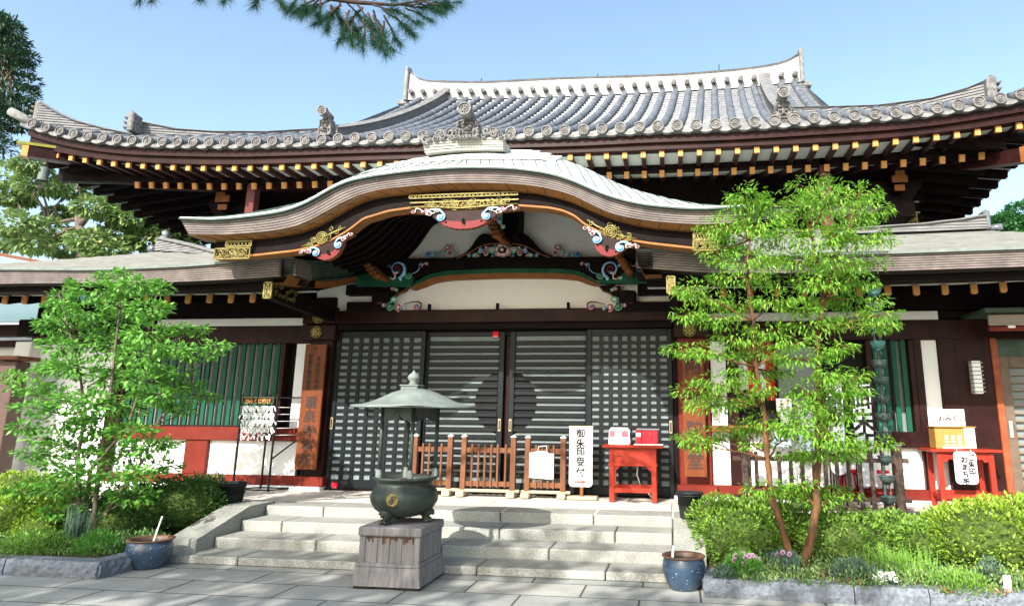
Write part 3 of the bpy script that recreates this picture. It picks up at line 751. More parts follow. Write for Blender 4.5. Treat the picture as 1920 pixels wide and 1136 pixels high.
# pendants
def pendant(cx, cz, w_, h, Y, ang=0.0, flip=1):
    """board with a scalloped lower edge, heart-shaped piercings and painted curls on both arms"""
    mb = MB(); n = 40; up = []; lo = []
    for i in range(n+1):
        u = -1+2*i/n; a = abs(u)
        hh = .12*h+ (h*.88)*max(0, (1-(a/.62)**2.4)) if a < .62 else .12*h*(1-(a-.62)/.38*.7)
        lo.append((u*w_/2, -hh+.012*h*math.cos(i*math.pi))); up.append((u*w_/2, .10*h*(a**2)))
    hole = []
    ca, sa = math.cos(ang), math.sin(ang)
    T = lambda x, z: (cx+x*ca-z*sa, cz+x*sa+z*ca)
    mb.cur = 8
    U = [T(*p) for p in up]; L = [T(*p) for p in lo]
    rows = [[(p[0], yy, p[1]) for p in q] for yy, q in ((Y+.07, U), (Y, U), (Y, L), (Y+.07, L))]
    mb.grid(rows[:2]); mb.grid(rows[1:3]); mb.cur = 6; mb.grid(rows[2:])
    mb.cur = 1
    nn = [i for i in range(n+1) if abs(-1+2*i/n) < .5]
    mb.grid([[(L[i][0], Y-.006, L[i][1]) for i in nn], [(T(up[i][0], lo[i][1]*.55-.01)[0], Y-.006, T(up[i][0], lo[i][1]*.55-.01)[1]) for i in nn]])
    mb.cur = 7                                          # piercings
    for dx, dz, r in ((0, -.62*h, .11*h), (-.02*h, -.5*h, .09*h), (.05*h, -.72*h, .07*h), (-.16*w_, -.60*h, .06*h), (.16*w_, -.60*h, .06*h)):
        c = T(dx, dz); mb.disc(c, r, Y-.012, Y-.004, 12)
    for s in (-1, 1):
        def C(dx, dz, r, cols, a0, tail=None):
            c = T(s*dx*w_, dz*h); t = T(s*tail[0]*w_, tail[1]*h) if tail else None
            a0_ = a0 if s > 0 else math.pi-a0
            cloud(mb, c[0], c[1], r*h, Y-.02, cols, a0_+ang, s, t)
        C(.21, -.34, .26, (3, 2, 5), 2.2, (.36, -.05)); C(.31, -.16, .15, (5, 0, 1), .5, (.22, .0)); C(.37, -.02, .13, (0, 1, 5), 2.5, (.30, -.05))
        C(.46, .02, .12, (5, 0, 1), 2.8, (.34, -.12)); C(.26, .0, .09, (4, 4, 5), 1.0)
    return mb.build('painted_pendant', CARVE, bld)
a = at(769, 398, Y=YH-.06); b = at(976, 398, Y=YH-.06); c = at(871, 430, Y=YH-.06); t = at(871, 396, Y=YH-.06)
pendant((a.x+b.x)/2, t.z, b.x-a.x, t.z-c.z, YH-.08)
a = at(561, 478, Y=YH-.06); b = at(664, 441, Y=YH-.06); an = math.atan2(b.z-a.z, b.x-a.x); m_ = (a+b)/2
pendant(m_.x+.01, m_.z+.01, (b-a).length, .20, YH-.08, an)
a = at(1093, 428, Y=YH-.06); b = at(1200, 466, Y=YH-.06); an = math.atan2(b.z-a.z, b.x-a.x); m_ = (a+b)/2
pendant(m_.x, m_.z, (b-a).length, .22, YH-.08, an)

# ---- crest on top --------------------------------------------------------
YC = 8.0
mb = MB()
a = [at(x, y, Y=YC) for x, y in ((792, 262), (862, 258), (943, 258))]; b = [at(x, y, Y=YC) for x, y in ((794, 285), (862, 279), (941, 277))]
for i in range(5):
    u0, u1 = i/5, (i+.86)/5; tpz = [p.lerp(q, u0) for p, q in zip(a, b)]; btz = [p.lerp(q, u1) for p, q in zip(a, b)]
    y = YC+.012*i
    mb.grid([[(p.x, 9.6, p.z) for p in tpz], [(p.x, y, p.z) for p in tpz], [(p.x, y, p.z) for p in btz], [(p.x, y+.1, p.z) for p in btz]])
    for k in (0, -1): mb.add([(tpz[k].x, y, tpz[k].z), (tpz[k].x, 9.6, tpz[k].z), (btz[k].x, 9.6, btz[k].z), (btz[k].x, y, btz[k].z)], [(0, 1, 2, 3)])
mb.build('crest_box', new_mat('crest_copper', (.33, .33, .29), rough=.5, var=.2, scale=4), kro)
p = at(876, 258, Y=YC-.05)
oni('demon_end_tile', p.x, p.z-.01, YC-.02, .32, .245, kro, .082)
for s in (-1, 1):
    mb = MB()
    for dx, dz, r in ((.24, .085, .065), (.33, .045, .05), (.42, .02, .04), (.2, .03, .04), (.50, .01, .03)):
        spiral(mb, p.x+s*dx, p.z+dz, r, YC-.02, 1.4, 1.57, -s, r*.34, .3)
        mb.disc((p.x+s*dx, p.z+dz), r*.8, YC-.01, YC+.05, 14)
    spiral(mb, p.x+s*.56, p.z-.0, .06, YC-.02, 1.2, 2.5 if s > 0 else .6, -s, .022)
    mb.build('crest_scroll', m_disc, kro)

# ---- lower side roofs -----------------------------------------------------
YL = 8.05
LT = [(-700,516),(-300,512),(0,504),(167,506),(334,500),(450,491),(551,481)]
LB = [(-700,545),(-300,540),(0,530),(200,529),(334,527),(450,521),(550,515)]
RT = [(1192,469),(1334,476),(1488,479),(1681,474),(1920,465.5),(2300,450)]
RB = [(1192,500),(1334,510),(1488,510),(1681,506),(1920,498),(2300,484)]
m_shing = new_mat('grey_green_shingle', (.165, .168, .155), rough=.7, var=.22, scale=3, bump=.15, bscale=30)
for side, T_, B_ in ((-1, LT, LB), (1, RT, RB)):
    A = curve(T_, YL, 70, 6); B = curve(B_, YL, 70, 6)
    mb = MB()
    # courses of the roof surface, rising to the hall wall
    nC = 16; rows = []
    lim = -9.7 if side < 0 else 4.96
    for c in range(nC):
        for tt, dz in ((c/nC, .02), ((c+1)/nC, 0)):
            row = []
            for x, z in zip(*A):
                d = 3.6*tt
                # the roof is hipped at its outer end
                over = (lim-x) if side < 0 else (x-lim)
                dmax = 3.6 if over <= 0 else max(.0, 3.6-over*1.5)
                dd = min(d, dmax); 
                row.append((x, YL+dd, z+.265*dd+.012*dd*dd+dz*(1 if dd == d else 0)))
            rows.append(row)
    mb.grid(rows); lr = mb.build('lower_roof', m_shing, bld)
    mb = MB(); layers(mb, (A[0], A[1]-.014), B, 7, YL+.02, .4, .008, .24); mb.build('layered_edge', m_fascia, lr)
    mb = MB(); mb.grid([[(x, YL-.015, z+.022) for x, z in zip(*A)], [(x, YL-.015, z-.012) for x, z in zip(*A)], [(x, YL+.3, z-.012) for x, z in zip(*A)]]); mb.build('drip_edge', m_verd, lr)
    mb = MB(); mb.grid([[(x, YL+.12, z) for x, z in zip(A[0], A[1]-.02)], [(x, YL+.12, z) for x, z in zip(*B)], [(x, YL+.5, z+.02) for x, z in zip(*B)]]); mb.build('edge_backing', m_groove, lr)
    # soffit
    mb = MB(); mb.grid([[(x, YL+.3, z+.0) for x, z in zip(*B)], [(x, YL+.3, z-.07) for x, z in zip(*B)], [(x, YL+.55, z-.07) for x, z in zip(*B)], [(x, YL+.55, z+.03) for x, z in zip(*B)], [(x, 10.25, z+.45) for x, z in zip(*B)]]); mb.build('eave_board', m_black, lr)
    globals()['low_%s' % ('L' if side < 0 else 'R')] = (A, B, lr)
# inward return of each roof edge, curving up to the wall
for side, lrr, top, bot in ((-1, low_L, [(551,481),(584,499),(624,507),(676,505)], [(551,515),(584,528),(624,534),(663,533)]), (1, low_R, [(1192,469),(1196,478),(1206,487),(1222,493)], [(1192,500),(1200,514),(1214,523),(1232,528)])):
    xs_ = (at(551, 481, Y=YL).x if side < 0 else at(1192, 469, Y=YL).x)
    T3, B3 = [], []
    for k in range(16):
        u = k/15; y = YL+u*2.1
        z0_ = lrr[0][1][-1 if side < 0 else 0]; z1_ = lrr[1][1][-1 if side < 0 else 0]
        T3.append(Vector((xs_, y, z0_-.02+.23*u+.42*u*u))); B3.append(Vector((xs_, y, z1_+.03*u+.42*u*u)))
    mb = MB()
    for i in range(7):
        a_ = [p.lerp(q, i/7) for p, q in zip(T3, B3)]; b_ = [p.lerp(q, (i+.86)/7) for p, q in zip(T3, B3)]; o_ = -side*-.006*i
        mb.grid([[(p.x+side*.2, p.y, p.z) for p in a_], [(p.x+side*.006*i, p.y, p.z) for p in a_], [(p.x+side*.006*i, p.y, p.z) for p in b_], [(p.x+side*.2, p.y, p.z) for p in b_]])
    mb.build('return_edge', m_green, lrr[2])
    mb = MB(); mb.grid([[(p.x+side*.05, p.y, p.z) for p in B3], [(p.x+side*.10, p.y, p.z-.10) for p in B3], [(p.x+side*.3, p.y, p.z-.10) for p in B3]]); mb.build('ochre_edge_board', m_orange, lrr[2])
    mb = MB(); mb.grid([[(p.x+side*.15, p.y, p.z+.25) for p in B3], [(p.x+side*.15, p.y, p.z-.02) for p in B3]]); mb.build('edge_backing', m_groove, lrr[2])
# rafter ends below the lower eaves
YF = 8.85
for side, pts in ((-1, [(-60,566),(20,564),(130,564.5),(319,564),(358,563),(397,562),(437,562),(476,561)]), (1, [(1356,551),(1598,548.5),(1697,547),(1746.5,546),(1797,545),(1848,543),(1898,540),(1990,536)])):
    f_, _x = table(pts, YF); xa_, xb_ = at(*pts[0], Y=YF).x, at(*pts[-1], Y=YF).x
    n = round((xb_-xa_)/.334)
    for i in range(n+1):
        x = xa_+(xb_-xa_)*i/n; z = f_(x)
        mb = MB(); mb.beam((x, YF, z+.02), (x, 10.2, z+.42), .07, .14); o = mb.build('low_rafter', m_black, bld)
        mb = MB(); h = .052; ww = .037
        mb.prism([(x-ww, z+h+.02), (x-ww, z-h+.015), (x-ww*.5, z-h), (x+ww*.5, z-h), (x+ww, z-h+.015), (x+ww, z+h+.02)], YF-.045, YF-.015); mb.build('rafter_cap', m_yellow, o)
    xr0, xr1 = (-12.6, -4.9) if side < 0 else (-.35, 6.6)
    xx = np.linspace(xr0, xr1, 40)
    mb = MB(); mb.grid([[(x, YF-.35, f_(x)+.19) for x in xx], [(x, YF-.35, f_(x)+.09) for x in xx], [(x, YF+.0, f_(x)+.09) for x in xx], [(x, 10.25, f_(x)+.52) for x in xx]]); mb.build('eave_board', m_black, bld)
    mb = MB(); sweep(xx, lambda x: f_(x)+.082, lambda x: f_(x)+.092, YF-.04, YF+.05, mb); mb.build('soffit_strip', m_soffit, bld)
# lower hip ridges and end ornaments on both sides
def lowridge(pts_top, pts_bot, Y0, Y1, name):
    n = len(pts_top); path = []; tops = []
    for k in range(n):
        Y = Y0+(Y1-Y0)*k/(n-1); a = at(*pts_bot[k], Y=Y); b = at(*pts_top[k], Y=Y); path.append(Vector((a.x, Y, a.z))); tops.append(b.z-.05)
    return wall_stack(path, tops, .25, m_stack, name, bld)
lowridge([(318,446),(340,452),(372,460),(410,472),(440,480)], [(300,472),(330,474),(365,476),(410,482),(440,484)], 11.6, 10.9, 'lower_ridge')
lowridge([(1846,404),(1800,412),(1728,420),(1640,426),(1560,430)], [(1846,432),(1800,434),(1728,437),(1640,440),(1560,442)], 11.6, 11.6, 'lower_ridge')
mb = MB(); p = at(308, 455, Y=11.6); mb.bbox(p.x-.07, p.x+.1, 11.5, 11.75, p.z-.17, p.z+.12, .03); mb.tube([(p.x+.05, 11.6, p.z+.1), (p.x-.0, 11.55, p.z+.22)], [.09, .05], 8); mb.tube([(p.x-.15, 11.6, p.z-.15), (p.x-.15, 11.45, p.z-.14)], .07, 10); mb.build('ridge_end_ornament', m_tile, bld)
mb = MB(); p = at(1848, 418, Y=11.6); mb.bbox(p.x-.05, p.x+.05, 11.5, 11.75, p.z-.13, p.z+.2, .03); mb.tube([(p.x+.03, 11.6, p.z-.1), (p.x+.2, 11.5, p.z-.1)], .06, 8); mb.build('ridge_end_ornament', m_tile, bld)
# ================================================================== ground, terrace, steps
def brick_mat(name, c1, c2, mortar, bw, bh, msize=.012, off=(0, 0), rough=.75, rot=0, grain=90, offset=.5):
    m = bpy.data.materials.new(name); m.use_nodes = True; n = m.node_tree.nodes; l = m.node_tree.links; b = n['Principled BSDF']
    tc = n.new('ShaderNodeTexCoord'); mp = n.new('ShaderNodeMapping'); mp.inputs['Location'].default_value = (off[0], off[1], 0); mp.inputs['Rotation'].default_value = (0, 0, rot)
    l.new(tc.outputs['Object'], mp.inputs[0])
    br = n.new('ShaderNodeTexBrick'); br.offset = offset
    br.inputs['Scale'].default_value = 1; br.inputs['Brick Width'].default_value = bw; br.inputs['Row Height'].default_value = bh
    br.inputs['Mortar Size'].default_value = msize; br.inputs['Mortar Smooth'].default_value = .3; br.inputs['Bias'].default_value = 0
    br.inputs['Color1'].default_value = (*c1, 1); br.inputs['Color2'].default_value = (*c2, 1); br.inputs['Mortar'].default_value = (*mortar, 1)
    l.new(mp.outputs[0], br.inputs['Vector'])
    nz = n.new('ShaderNodeTexNoise'); nz.inputs['Scale'].default_value = grain; nz.inputs['Detail'].default_value = 4
    n2 = n.new('ShaderNodeTexNoise'); n2.inputs['Scale'].default_value = 2.6; n2.inputs['Detail'].default_value = 5
    l.new(tc.outputs['Object'], nz.inputs['Vector']); l.new(tc.outputs['Object'], n2.inputs['Vector'])
    mm = n.new('ShaderNodeMath'); mm.operation = 'MULTIPLY_ADD'; mm.inputs[1].default_value = .55; mm.inputs[2].default_value = .72; l.new(nz.outputs['Fac'], mm.inputs[0])
    m3 = n.new('ShaderNodeMath'); m3.operation = 'MULTIPLY_ADD'; m3.inputs[1].default_value = .9; m3.inputs[2].default_value = .55; l.new(n2.outputs['Fac'], m3.inputs[0])
    m4 = n.new('ShaderNodeMath'); m4.operation = 'MULTIPLY'; l.new(mm.outputs[0], m4.inputs[0]); l.new(m3.outputs[0], m4.inputs[1])
    vm = n.new('ShaderNodeVectorMath'); vm.operation = 'SCALE'; l.new(br.outputs['Color'], vm.inputs[0]); l.new(m4.outputs[0], vm.inputs['Scale'])
    l.new(vm.outputs[0], b.inputs['Base Color']); b.inputs['Roughness'].default_value = rough
    bp = n.new('ShaderNodeBump'); bp.inputs['Strength'].default_value = .35; bp.inputs['Distance'].default_value = .01; bp.invert = True
    l.new(br.outputs['Fac'], bp.inputs['Height']); l.new(bp.outputs[0], b.inputs['Normal'])
    return m
m_pave = brick_mat('paving_slabs', (.25, .26, .245), (.32, .315, .285), (.06, .06, .055), 1.02, .46, .011, off=(.35, .12))
m_path = brick_mat('blue_grey_tiles', (.30, .36, .42), (.38, .43, .47), (.15, .16, .17), .95, .30, .008, rot=.0)
m_terr = brick_mat('terrace_slabs', (.52, .48, .42), (.58, .54, .48), (.22, .19, .16), 1.15, .85, .008, off=(.1, .55))
mb = MB(); mb.add([(-400, -200, 0), (400, -200, 0), (400, 700, 0), (-400, 700, 0)], [(0, 1, 2, 3)])
structure(mb.build('ground', new_mat('earth', (.16, .14, .11), rough=.95, var=.3, scale=1)))
mb = MB(); mb.add([(-4.95, -8, .004), (7, -8, .004), (7, 8.4, .004), (-4.95, 8.4, .004)], [(0, 1, 2, 3)]); mb.add([(-4.95, -8, .004), (-4.95, 8.4, .004), (-6.2, 8.4, .004), (-6.2, 5.95, .004), (-5.6, -8, .004)], [(0, 1, 2, 3, 4)])
structure(mb.build('pavement', m_pave))
mb = MB(); mb.add([(-16, -8, .004), (-5.6, -8, .004), (-6.2, 5.95, .004), (-6.2, 6.9, .004), (-16, 6.9, .004)], [(0, 1, 2, 3, 4)])
structure(mb.build('path', m_path))
mb = MB()
mb.box(-7.35, .45, 8.40, 8.72, -.02, ZP-.004)
mb.box(-11.5, 7.5, 9.25, 14, -.02, ZP-.004); mb.box(-7.35, .45, 8.72, 9.25, -.02, ZP-.004)
structure(mb.build('terrace', m_terr))
# steps: each a row of granite blocks
stp = thing('stone_steps', (-2.6, 7.6, 0), 'four wide pale granite steps between sloping cheek walls below the black doors', 'steps')
SY = [6.95, 7.40, 7.86, 8.33, 8.75]; SZ = [.085, .19, .30, ZP]
xl, xr_s = -5.02, -.08
JT = [[at(444,1055,Y=6.95).x, at(668,1065,Y=6.95).x, at(893,1075,Y=6.95).x, at(1135,1080,Y=6.95).x], [at(592,1020,Y=7.4).x, at(828,1020,Y=7.4).x, at(1029,1038,Y=7.4).x], [at(528,985,Y=7.86).x, at(760,1000,Y=7.86).x, at(936,1000,Y=7.86).x, at(1153,1005,Y=7.86).x], [at(606,958,Y=8.33).x, at(770,960,Y=8.33).x, at(938,966,Y=8.33).x, at(1113,970,Y=8.33).x]]
for i in range(4):
    a, b = (xl-.35, xr_s+.30) if i == 0 else (xl, xr_s)
    z0 = 0 if i == 0 else SZ[i-1]-.03
    js = [a]+JT[i]+[b]
    mb = MB()
    for p, q in zip(js[:-1], js[1:]): mb.bbox(p+.006, q-.006, SY[i], SY[i+1]+.06, z0+(.012 if i else .006), SZ[i], .011)
    mb.build('step', m_stone, stp)
for s, xa_, xb_ in ((-1, -5.36, -5.03), (1, -.07, .24)):
    mb = MB(); pr = [(7.12, .085), (7.12, .21), (8.02, ZP+.03), (8.55, ZP+.03), (8.55, 0.0), (7.5, 0)]
    V = [(x, y, z) for x in (xa_, xb_) for y, z in pr]; n = len(pr)
    mb.add(V, [tuple(range(n)), tuple(range(2*n-1, n-1, -1))]+[(i, i+n, (i+1) % n+n, (i+1) % n) for i in range(n)])
    mb.build('cheek_wall', m_stone, stp)

# ================================================================== doorway
YB = 10.2
def Zy(py, Y=YB, px=945): return at(px, py, Y=Y).z
def Xp(px, Y=YB, py=770): return at(px, py, Y=Y).x
dx = [Xp(620), Xp(788), Xp(944), Xp(1103), Xp(1262)]
zb, zt = ZP+.02, 2.775
def rail_frame(mb, x0, x1, z0, z1, y0, y1, st=.075, top=.10, bot=.12):
    mb.bbox(x0, x0+st, y0, y1, z0, z1, .006); mb.bbox(x1-st, x1, y0, y1, z0, z1, .006)
    mb.bbox(x0+st, x1-st, y0+.003, y1-.003, z1-top, z1, .006); mb.bbox(x0+st, x1-st, y0+.003, y1-.003, z0, z0+bot, .006)
def handle(door, x, z, Y):
    mb = MB(); mb.bbox(x-.022, x+.022, Y-.014, Y, z-.09, z+.09, .008); h = mb.build('door_pull', new_mat('brass_pull', (.55, .45, .30), rough=.35, metal=.7), door)
    mb = MB(); mb.bbox(x-.011, x+.011, Y-.0165, Y-.008, z-.07, z+.07, .003); mb.build('pull_recess', m_dark, h)
# lattice doors
for k, (x0, x1, Y) in enumerate(((dx[0], dx[1]+.02, YB+.0), (dx[3]-.02, dx[4], YB-.04))):
    mb = MB(); rail_frame(mb, x0, x1, zb, zt-.01, Y, Y+.05, .07, .10, .13)
    d = mb.build('lattice_door', m_door, bld)
    mb = MB(); xi0, xi1, zi0, zi1 = x0+.07, x1-.07, zb+.13, zt-.11
    for i in range(1, 8): x = xi0+(xi1-xi0)*i/8; mb.box(x-.027, x+.027, Y+.008, Y+.034, zi0, zi1)
    nr = 21
    for i in range(1, nr): z = zi0+(zi1-zi0)*i/nr; mb.box(xi0, xi1, Y+.012, Y+.038, z-.024, z+.024)
    mb.build('lattice', m_door, d)
    mb = MB(); mb.box(xi0-.01, xi1+.01, Y+.040, Y+.048, zi0-.01, zi1+.01); mb.build('pane', m_pane, d)
    handle(d, x0+.035 if k == 0 else x1-.035, 1.37, Y)
# louvred doors with the round black emblem
cc = at(945, 754, Y=YB); rr = .475
for k, (x0, x1, Y) in enumerate(((dx[1]-.03, Xp(940), YB+.07), (Xp(951), dx[3]+.03, YB+.05))):
    mb = MB(); rail_frame(mb, x0, x1, zb, zt-.02, Y, Y+.05, .085, .07, .13)
    d = mb.build('louvre_door', m_door, bld)
    mb = MB(); xi0, xi1, zi0, zi1 = x0+.085, x1-.085, zb+.13, zt-.09; nr = 20
    for i in range(1, nr):
        z = zi0+(zi1-zi0)*i/nr; mb.bbox(xi0, xi1, Y+.004, Y+.034, z-.032, z+.032, .008)
    mb.build('slats', m_door, d)
    mb = MB(); mb.box(xi0-.01, xi1+.01, Y+.040, Y+.048, zi0-.01, zi1+.01); mb.build('pane', m_pane, d)
    mb = MB(); pl = []
    for q in range(49):
        a = 2*math.pi*q/48; pl.append((min(max(cc.x+rr*math.cos(a), xi0-.005), xi1+.005), cc.z+rr*math.sin(a)))
    pl2 = [pl[0]]
    for p_ in pl[1:]:
        if abs(p_[0]-pl2[-1][0])+abs(p_[1]-pl2[-1][1]) > 1e-5: pl2.append(p_)
    mb.prism(pl2[:-1], Y+.0365, Y+.042); mb.build('round_emblem', m_dark, d)
    handle(d, x1-.04 if k == 0 else x0+.04, 1.37, Y)
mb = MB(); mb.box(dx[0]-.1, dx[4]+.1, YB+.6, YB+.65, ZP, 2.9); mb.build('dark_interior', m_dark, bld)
mb = MB(); mb.box(Xp(944)-.03, Xp(944)+.03, YB+.16, YB+.2, ZP, 2.8); mb.build('inner_post', m_brown, bld)
mb = MB(); mb.box(dx[0]-.05, dx[4]+.05, YB-.05, YB+.2, ZP, ZP+.03); mb.build('door_sill', m_black, bld)
for n_, (px, py, Y) in enumerate(((927, 626, YB-.002), (627, 910, YB-.006))):
    p = at(px, py, Y=Y)
    if n_ == 0: p.x = min(p.x, Xp(940)-.04); Y = YB+.066; p.y = Y
    mb = MB(); mb.bbox(p.x-.045, p.x+.045, Y-.003, Y, p.z-.045, p.z+.045, .001); st = mb.build('red_sticker', new_mat('sticker_red', (.75, .01, .03)), bld)
    mb = MB()
    for k in range(3): mb.box(p.x-.035+.025*k, p.x-.018+.025*k, Y-.005, Y-.003, p.z-.038, p.z-.028)
    mb.build_each('sticker_mark', m_white, st)
# head beam, frieze and posts
mb = MB(); mb.bbox(dx[0]-.02, dx[4]+.02, YB-.14, YB+.12, 2.87, 3.07, .012); hb = mb.build('head_beam', m_brown, bld)
mb = MB(); mb.bbox(dx[0]-.02, dx[4]+.02, YB-.09, YB+.12, 2.775, 2.868, .01); mb.build('door_head', m_black, bld)
mb = MB(); mb.box(dx[0]-.1, dx[4]+.1, YB+.1, YB+.4, 2.7, 3.0); mb.build('beam_core', m_dark, hb)
for px in (804, 932, 1065):
    p = at(px, 577, Y=10.0); mb = MB(); mb.bbox(p.x-.02, p.x+.02, 10.0, 10.06, 3.05, 3.15, .004); mb.build('peg', m_black, hb)
# posts flanking the door, feet on stone
for x0, x1, nm in ((Xp(577), Xp(617), 'L'), (Xp(1272), Xp(1332), 'R')):
    mb = MB(); mb.bbox(x0, x1, YB-.06, YB+.24, ZP+.05, 3.3, .015); po = mb.build('door_post', m_red if nm == 'R' else m_brown, bld)
    mb = MB(); mb.bbox(x0-.04, x1+.06, YB-.14, YB+.2, ZP+.045, ZP+.19, .01); mb.build('post_sill', m_red, po)
    mb = MB(); mb.bbox(x0-.08, x1+.05, YB-.2, YB+.2, ZP-.01, ZP+.05, .01); mb.build('post_base', m_white, po)
mb = MB(); mb.bbox(dx[0]-.12, dx[0]+.0, YB-.03, YB+.1, ZP, 2.9, .01); mb.build('door_jamb', m_black, bld)
mb = MB(); mb.bbox(dx[4], dx[4]+.08, YB-.03, YB+.1, ZP, 2.9, .01); mb.build('door_jamb', m_black, bld)
p = at(481, 913, Y=10.0)
def rosette(px, py, Y, r=.088):
    p = at(px, py, Y=Y); mb = MB()
    mb.tube([(p.x+r*math.cos(a), Y, p.z+r*math.sin(a)) for a in np.linspace(0, 2*math.pi, 21)], .010, 5)
    for k in range(8):
        a = k*math.pi/4; mb.disc((p.x+.62*r*math.cos(a), p.z+.62*r*math.sin(a)), .021, Y-.014, Y+.01, 10)
        mb.tube([(p.x+.4*r*math.cos(a), Y-.01, p.z+.4*r*math.sin(a)), (p.x+r*math.cos(a), Y-.005, p.z+r*math.sin(a))], .006, 4)
    mb.disc((p.x, p.z), .034, Y-.025, Y+.01, 14)
    mb.build('gold_rosette', m_gold, bld)
for px, py in ((597, 595), (593, 622), (1291, 591), (1293, 619)): rosette(px, py, YB-.17)
for x0, x1 in ((Xp(560), Xp(624)), (Xp(1266), Xp(1335))):
    for z0, z1 in ((2.87, 3.08), (2.62, 2.86)):
        mb = MB(); mb.bbox(x0, x1, YB-.15, YB+.1, z0, z1, .015); mb.build('tie_beam_end', m_brown, bld)
# beams thrust forward under the porch, gilt ends
for s, (px, py, w_, h) in ((-1, (505, 545, .1, .20)), (1, (1258, 535, .09, .2))):
    a = at(px, py, Y=8.2); bx_ = -5.28 if s < 0 else .06
    mb = MB(); n = 7; rows = []
    for k in range(n):
        u = k/(n-1); y = 8.2+u*2.0; zc = a.z-.02*math.sin(math.pi*u)-.03*u; hh = h/2*(1+.1*u)
        x = a.x+(bx_-a.x)*u
        rows.append([(x-w_/2, y, zc-hh), (x+w_/2, y, zc-hh), (x+w_/2, y, zc+hh), (x-w_/2, y, zc+hh)])
    mb.grid(rows, closed=True); mb.add(rows[0], [(0, 1, 2, 3)]); mo = mb.build('projecting_beam', m_black, bld)
    mb = MB(); mb.bbox(a.x-w_/2-.006, a.x+w_/2+.006, 8.17, 8.2, a.z-h/2, a.z+h/2, .004); g_ = mb.build('gilt_end', m_gold, mo)
    mb = MB(); lattice(mb, a.x-w_/2, a.x+w_/2, a.z-h/2, a.z+h/2, 8.163, 2, .010); mb.build('gilt_lattice', m_gold, mo)
    mb = MB(); rnd = random.Random(5)
    xs__ = a.x+w_/2+.006
    for k in range(22):
        y = 8.25+rnd.random()*.5; z = a.z+rnd.uniform(-h*.38, h*.38); r0 = .035; pts = []
        for q in range(10):
            an = q*.6; r1 = r0*(1-q/12); pts.append((xs__, y+r1*math.cos(an), z+r1*math.sin(an)))
        mb.tube(pts, .006, 4)
    mb.build('gilt_sleeve', m_gold, mo)
# rainbow beam with painted ends
YRb = 10.0
mb = MB(); top = [at(x, y, Y=YRb) for x, y in ((690,487),(740,485),(800,484),(943,482),(1080,482),(1140,481),(1190,480))]
bot = [at(x, y, Y=YRb) for x, y in ((690,526),(740,522),(774,524),(793,516),(812,510),(845,506),(943,503),(1040,503),(1083,506),(1100,512),(1114,522),(1150,518),(1190,515))]
bx = np.linspace(top[0].x, top[-1].x, 80); tz = np.interp(bx, [p.x for p in top], [p.z for p in top]); bz = np.interp(bx, [p.x for p in bot], [p.z for p in bot])
mb.grid([[(x, YRb+.16, z) for x, z in zip(bx, tz)], [(x, YRb, z) for x, z in zip(bx, tz)], [(x, YRb, z) for x, z in zip(bx, bz)], [(x, YRb+.16, z) for x, z in zip(bx, bz)]]); rb = mb.build('rainbow_beam', m_black, bld)
ar = [at(x, y, Y=YRb-.005) for x, y in ((768,541),(776,532),(790,521),(812,512),(845,507),(943,503.5),(1040,503.5),(1083,507),(1100,514),(1112,525),(1122,531))]
ax_ = np.linspace(ar[0].x, ar[-1].x, 90); az = np.interp(ax_, [p.x for p in ar], [p.z for p in ar])
for _ in range(6): az[1:-1] = .25*az[:-2]+.5*az[1:-1]+.25*az[2:]
e_ = np.clip(np.minimum(ax_-ax_[0], ax_[-1]-ax_)*5, 0, 1)**.6
mb = MB(); mb.grid([[(x, YRb-.008, z) for x, z in zip(ax_, az)], [(x, YRb-.012, z-.07*k) for x, z, k in zip(ax_, az, e_)]]); mb.build('green_band', m_dgreen, rb)
mb = MB(); mb.grid([[(x, YRb-.012, z-.07*k) for x, z, k in zip(ax_, az, e_)], [(x, YRb+.1, z-.125*k) for x, z, k in zip(ax_, az, e_)], [(x, YRb+.3, z-.125*k) for x, z, k in zip(ax_, az, e_)]]); mb.build('ochre_band', m_orange, rb)
for px0, px1 in ((668, 770), (1118, 1200)):
    mb = MB(); q = [at(x, y, Y=YRb-.02) for x, y in ((px0, 508), (px0, 538), (px1 if px0 < 900 else px0+2, 538), (px1, 508))]
    if px0 < 900: pl = [(676,500),(700,512),(725,522),(745,520),(760,510),(776,520),(772,537),(668,537),(660,500)]
    else: pl = [(1122,516),(1132,524),(1150,523),(1170,512),(1190,505),(1222,505),(1240,531),(1124,531)]
    pl = [at(x, y, Y=YRb-.01) for x, y in pl]; mb.prism([(p.x, p.z) for p in pl], YRb-.014, YRb+.1); mb.build('green_corbel', m_dgreen, bld)
mb = MB(); p = at(943, 536, Y=YB-.02)
# dark blocks, cloud brackets and little plaster panels each side
for s, px in ((-1, 668), (1, 1222)):
    a = at(px, 530, Y=10.05)
    mb = MB(); q0 = at(650 if s < 0 else 1195, 534, Y=10.05); q1 = at(735 if s < 0 else 1262, 552, Y=10.05); mb.bbox(q0.x, q1.x, 10.03, 10.2, q1.z, q0.z, .01); mb.build('bracket_beam', m_black, bld)
    mb = MB(); q0 = at(650 if s < 0 else 1155, 566, Y=10.05); q1 = at(732 if s < 0 else 1262, 584, Y=10.05); mb.bbox(q0.x, q1.x, 10.05, 10.2, q1.z, q0.z, .01); mb.build('bracket_beam', m_black, bld)
    mb = MB(); q0 = at(698 if s < 0 else 1160, 545, Y=10.0); q1 = at(728 if s < 0 else 1192, 568, Y=10.0); mb.bbox(q0.x, q1.x, 9.98, 10.2, q1.z, q0.z, .02); mb.build('bearing_block', m_black, bld)
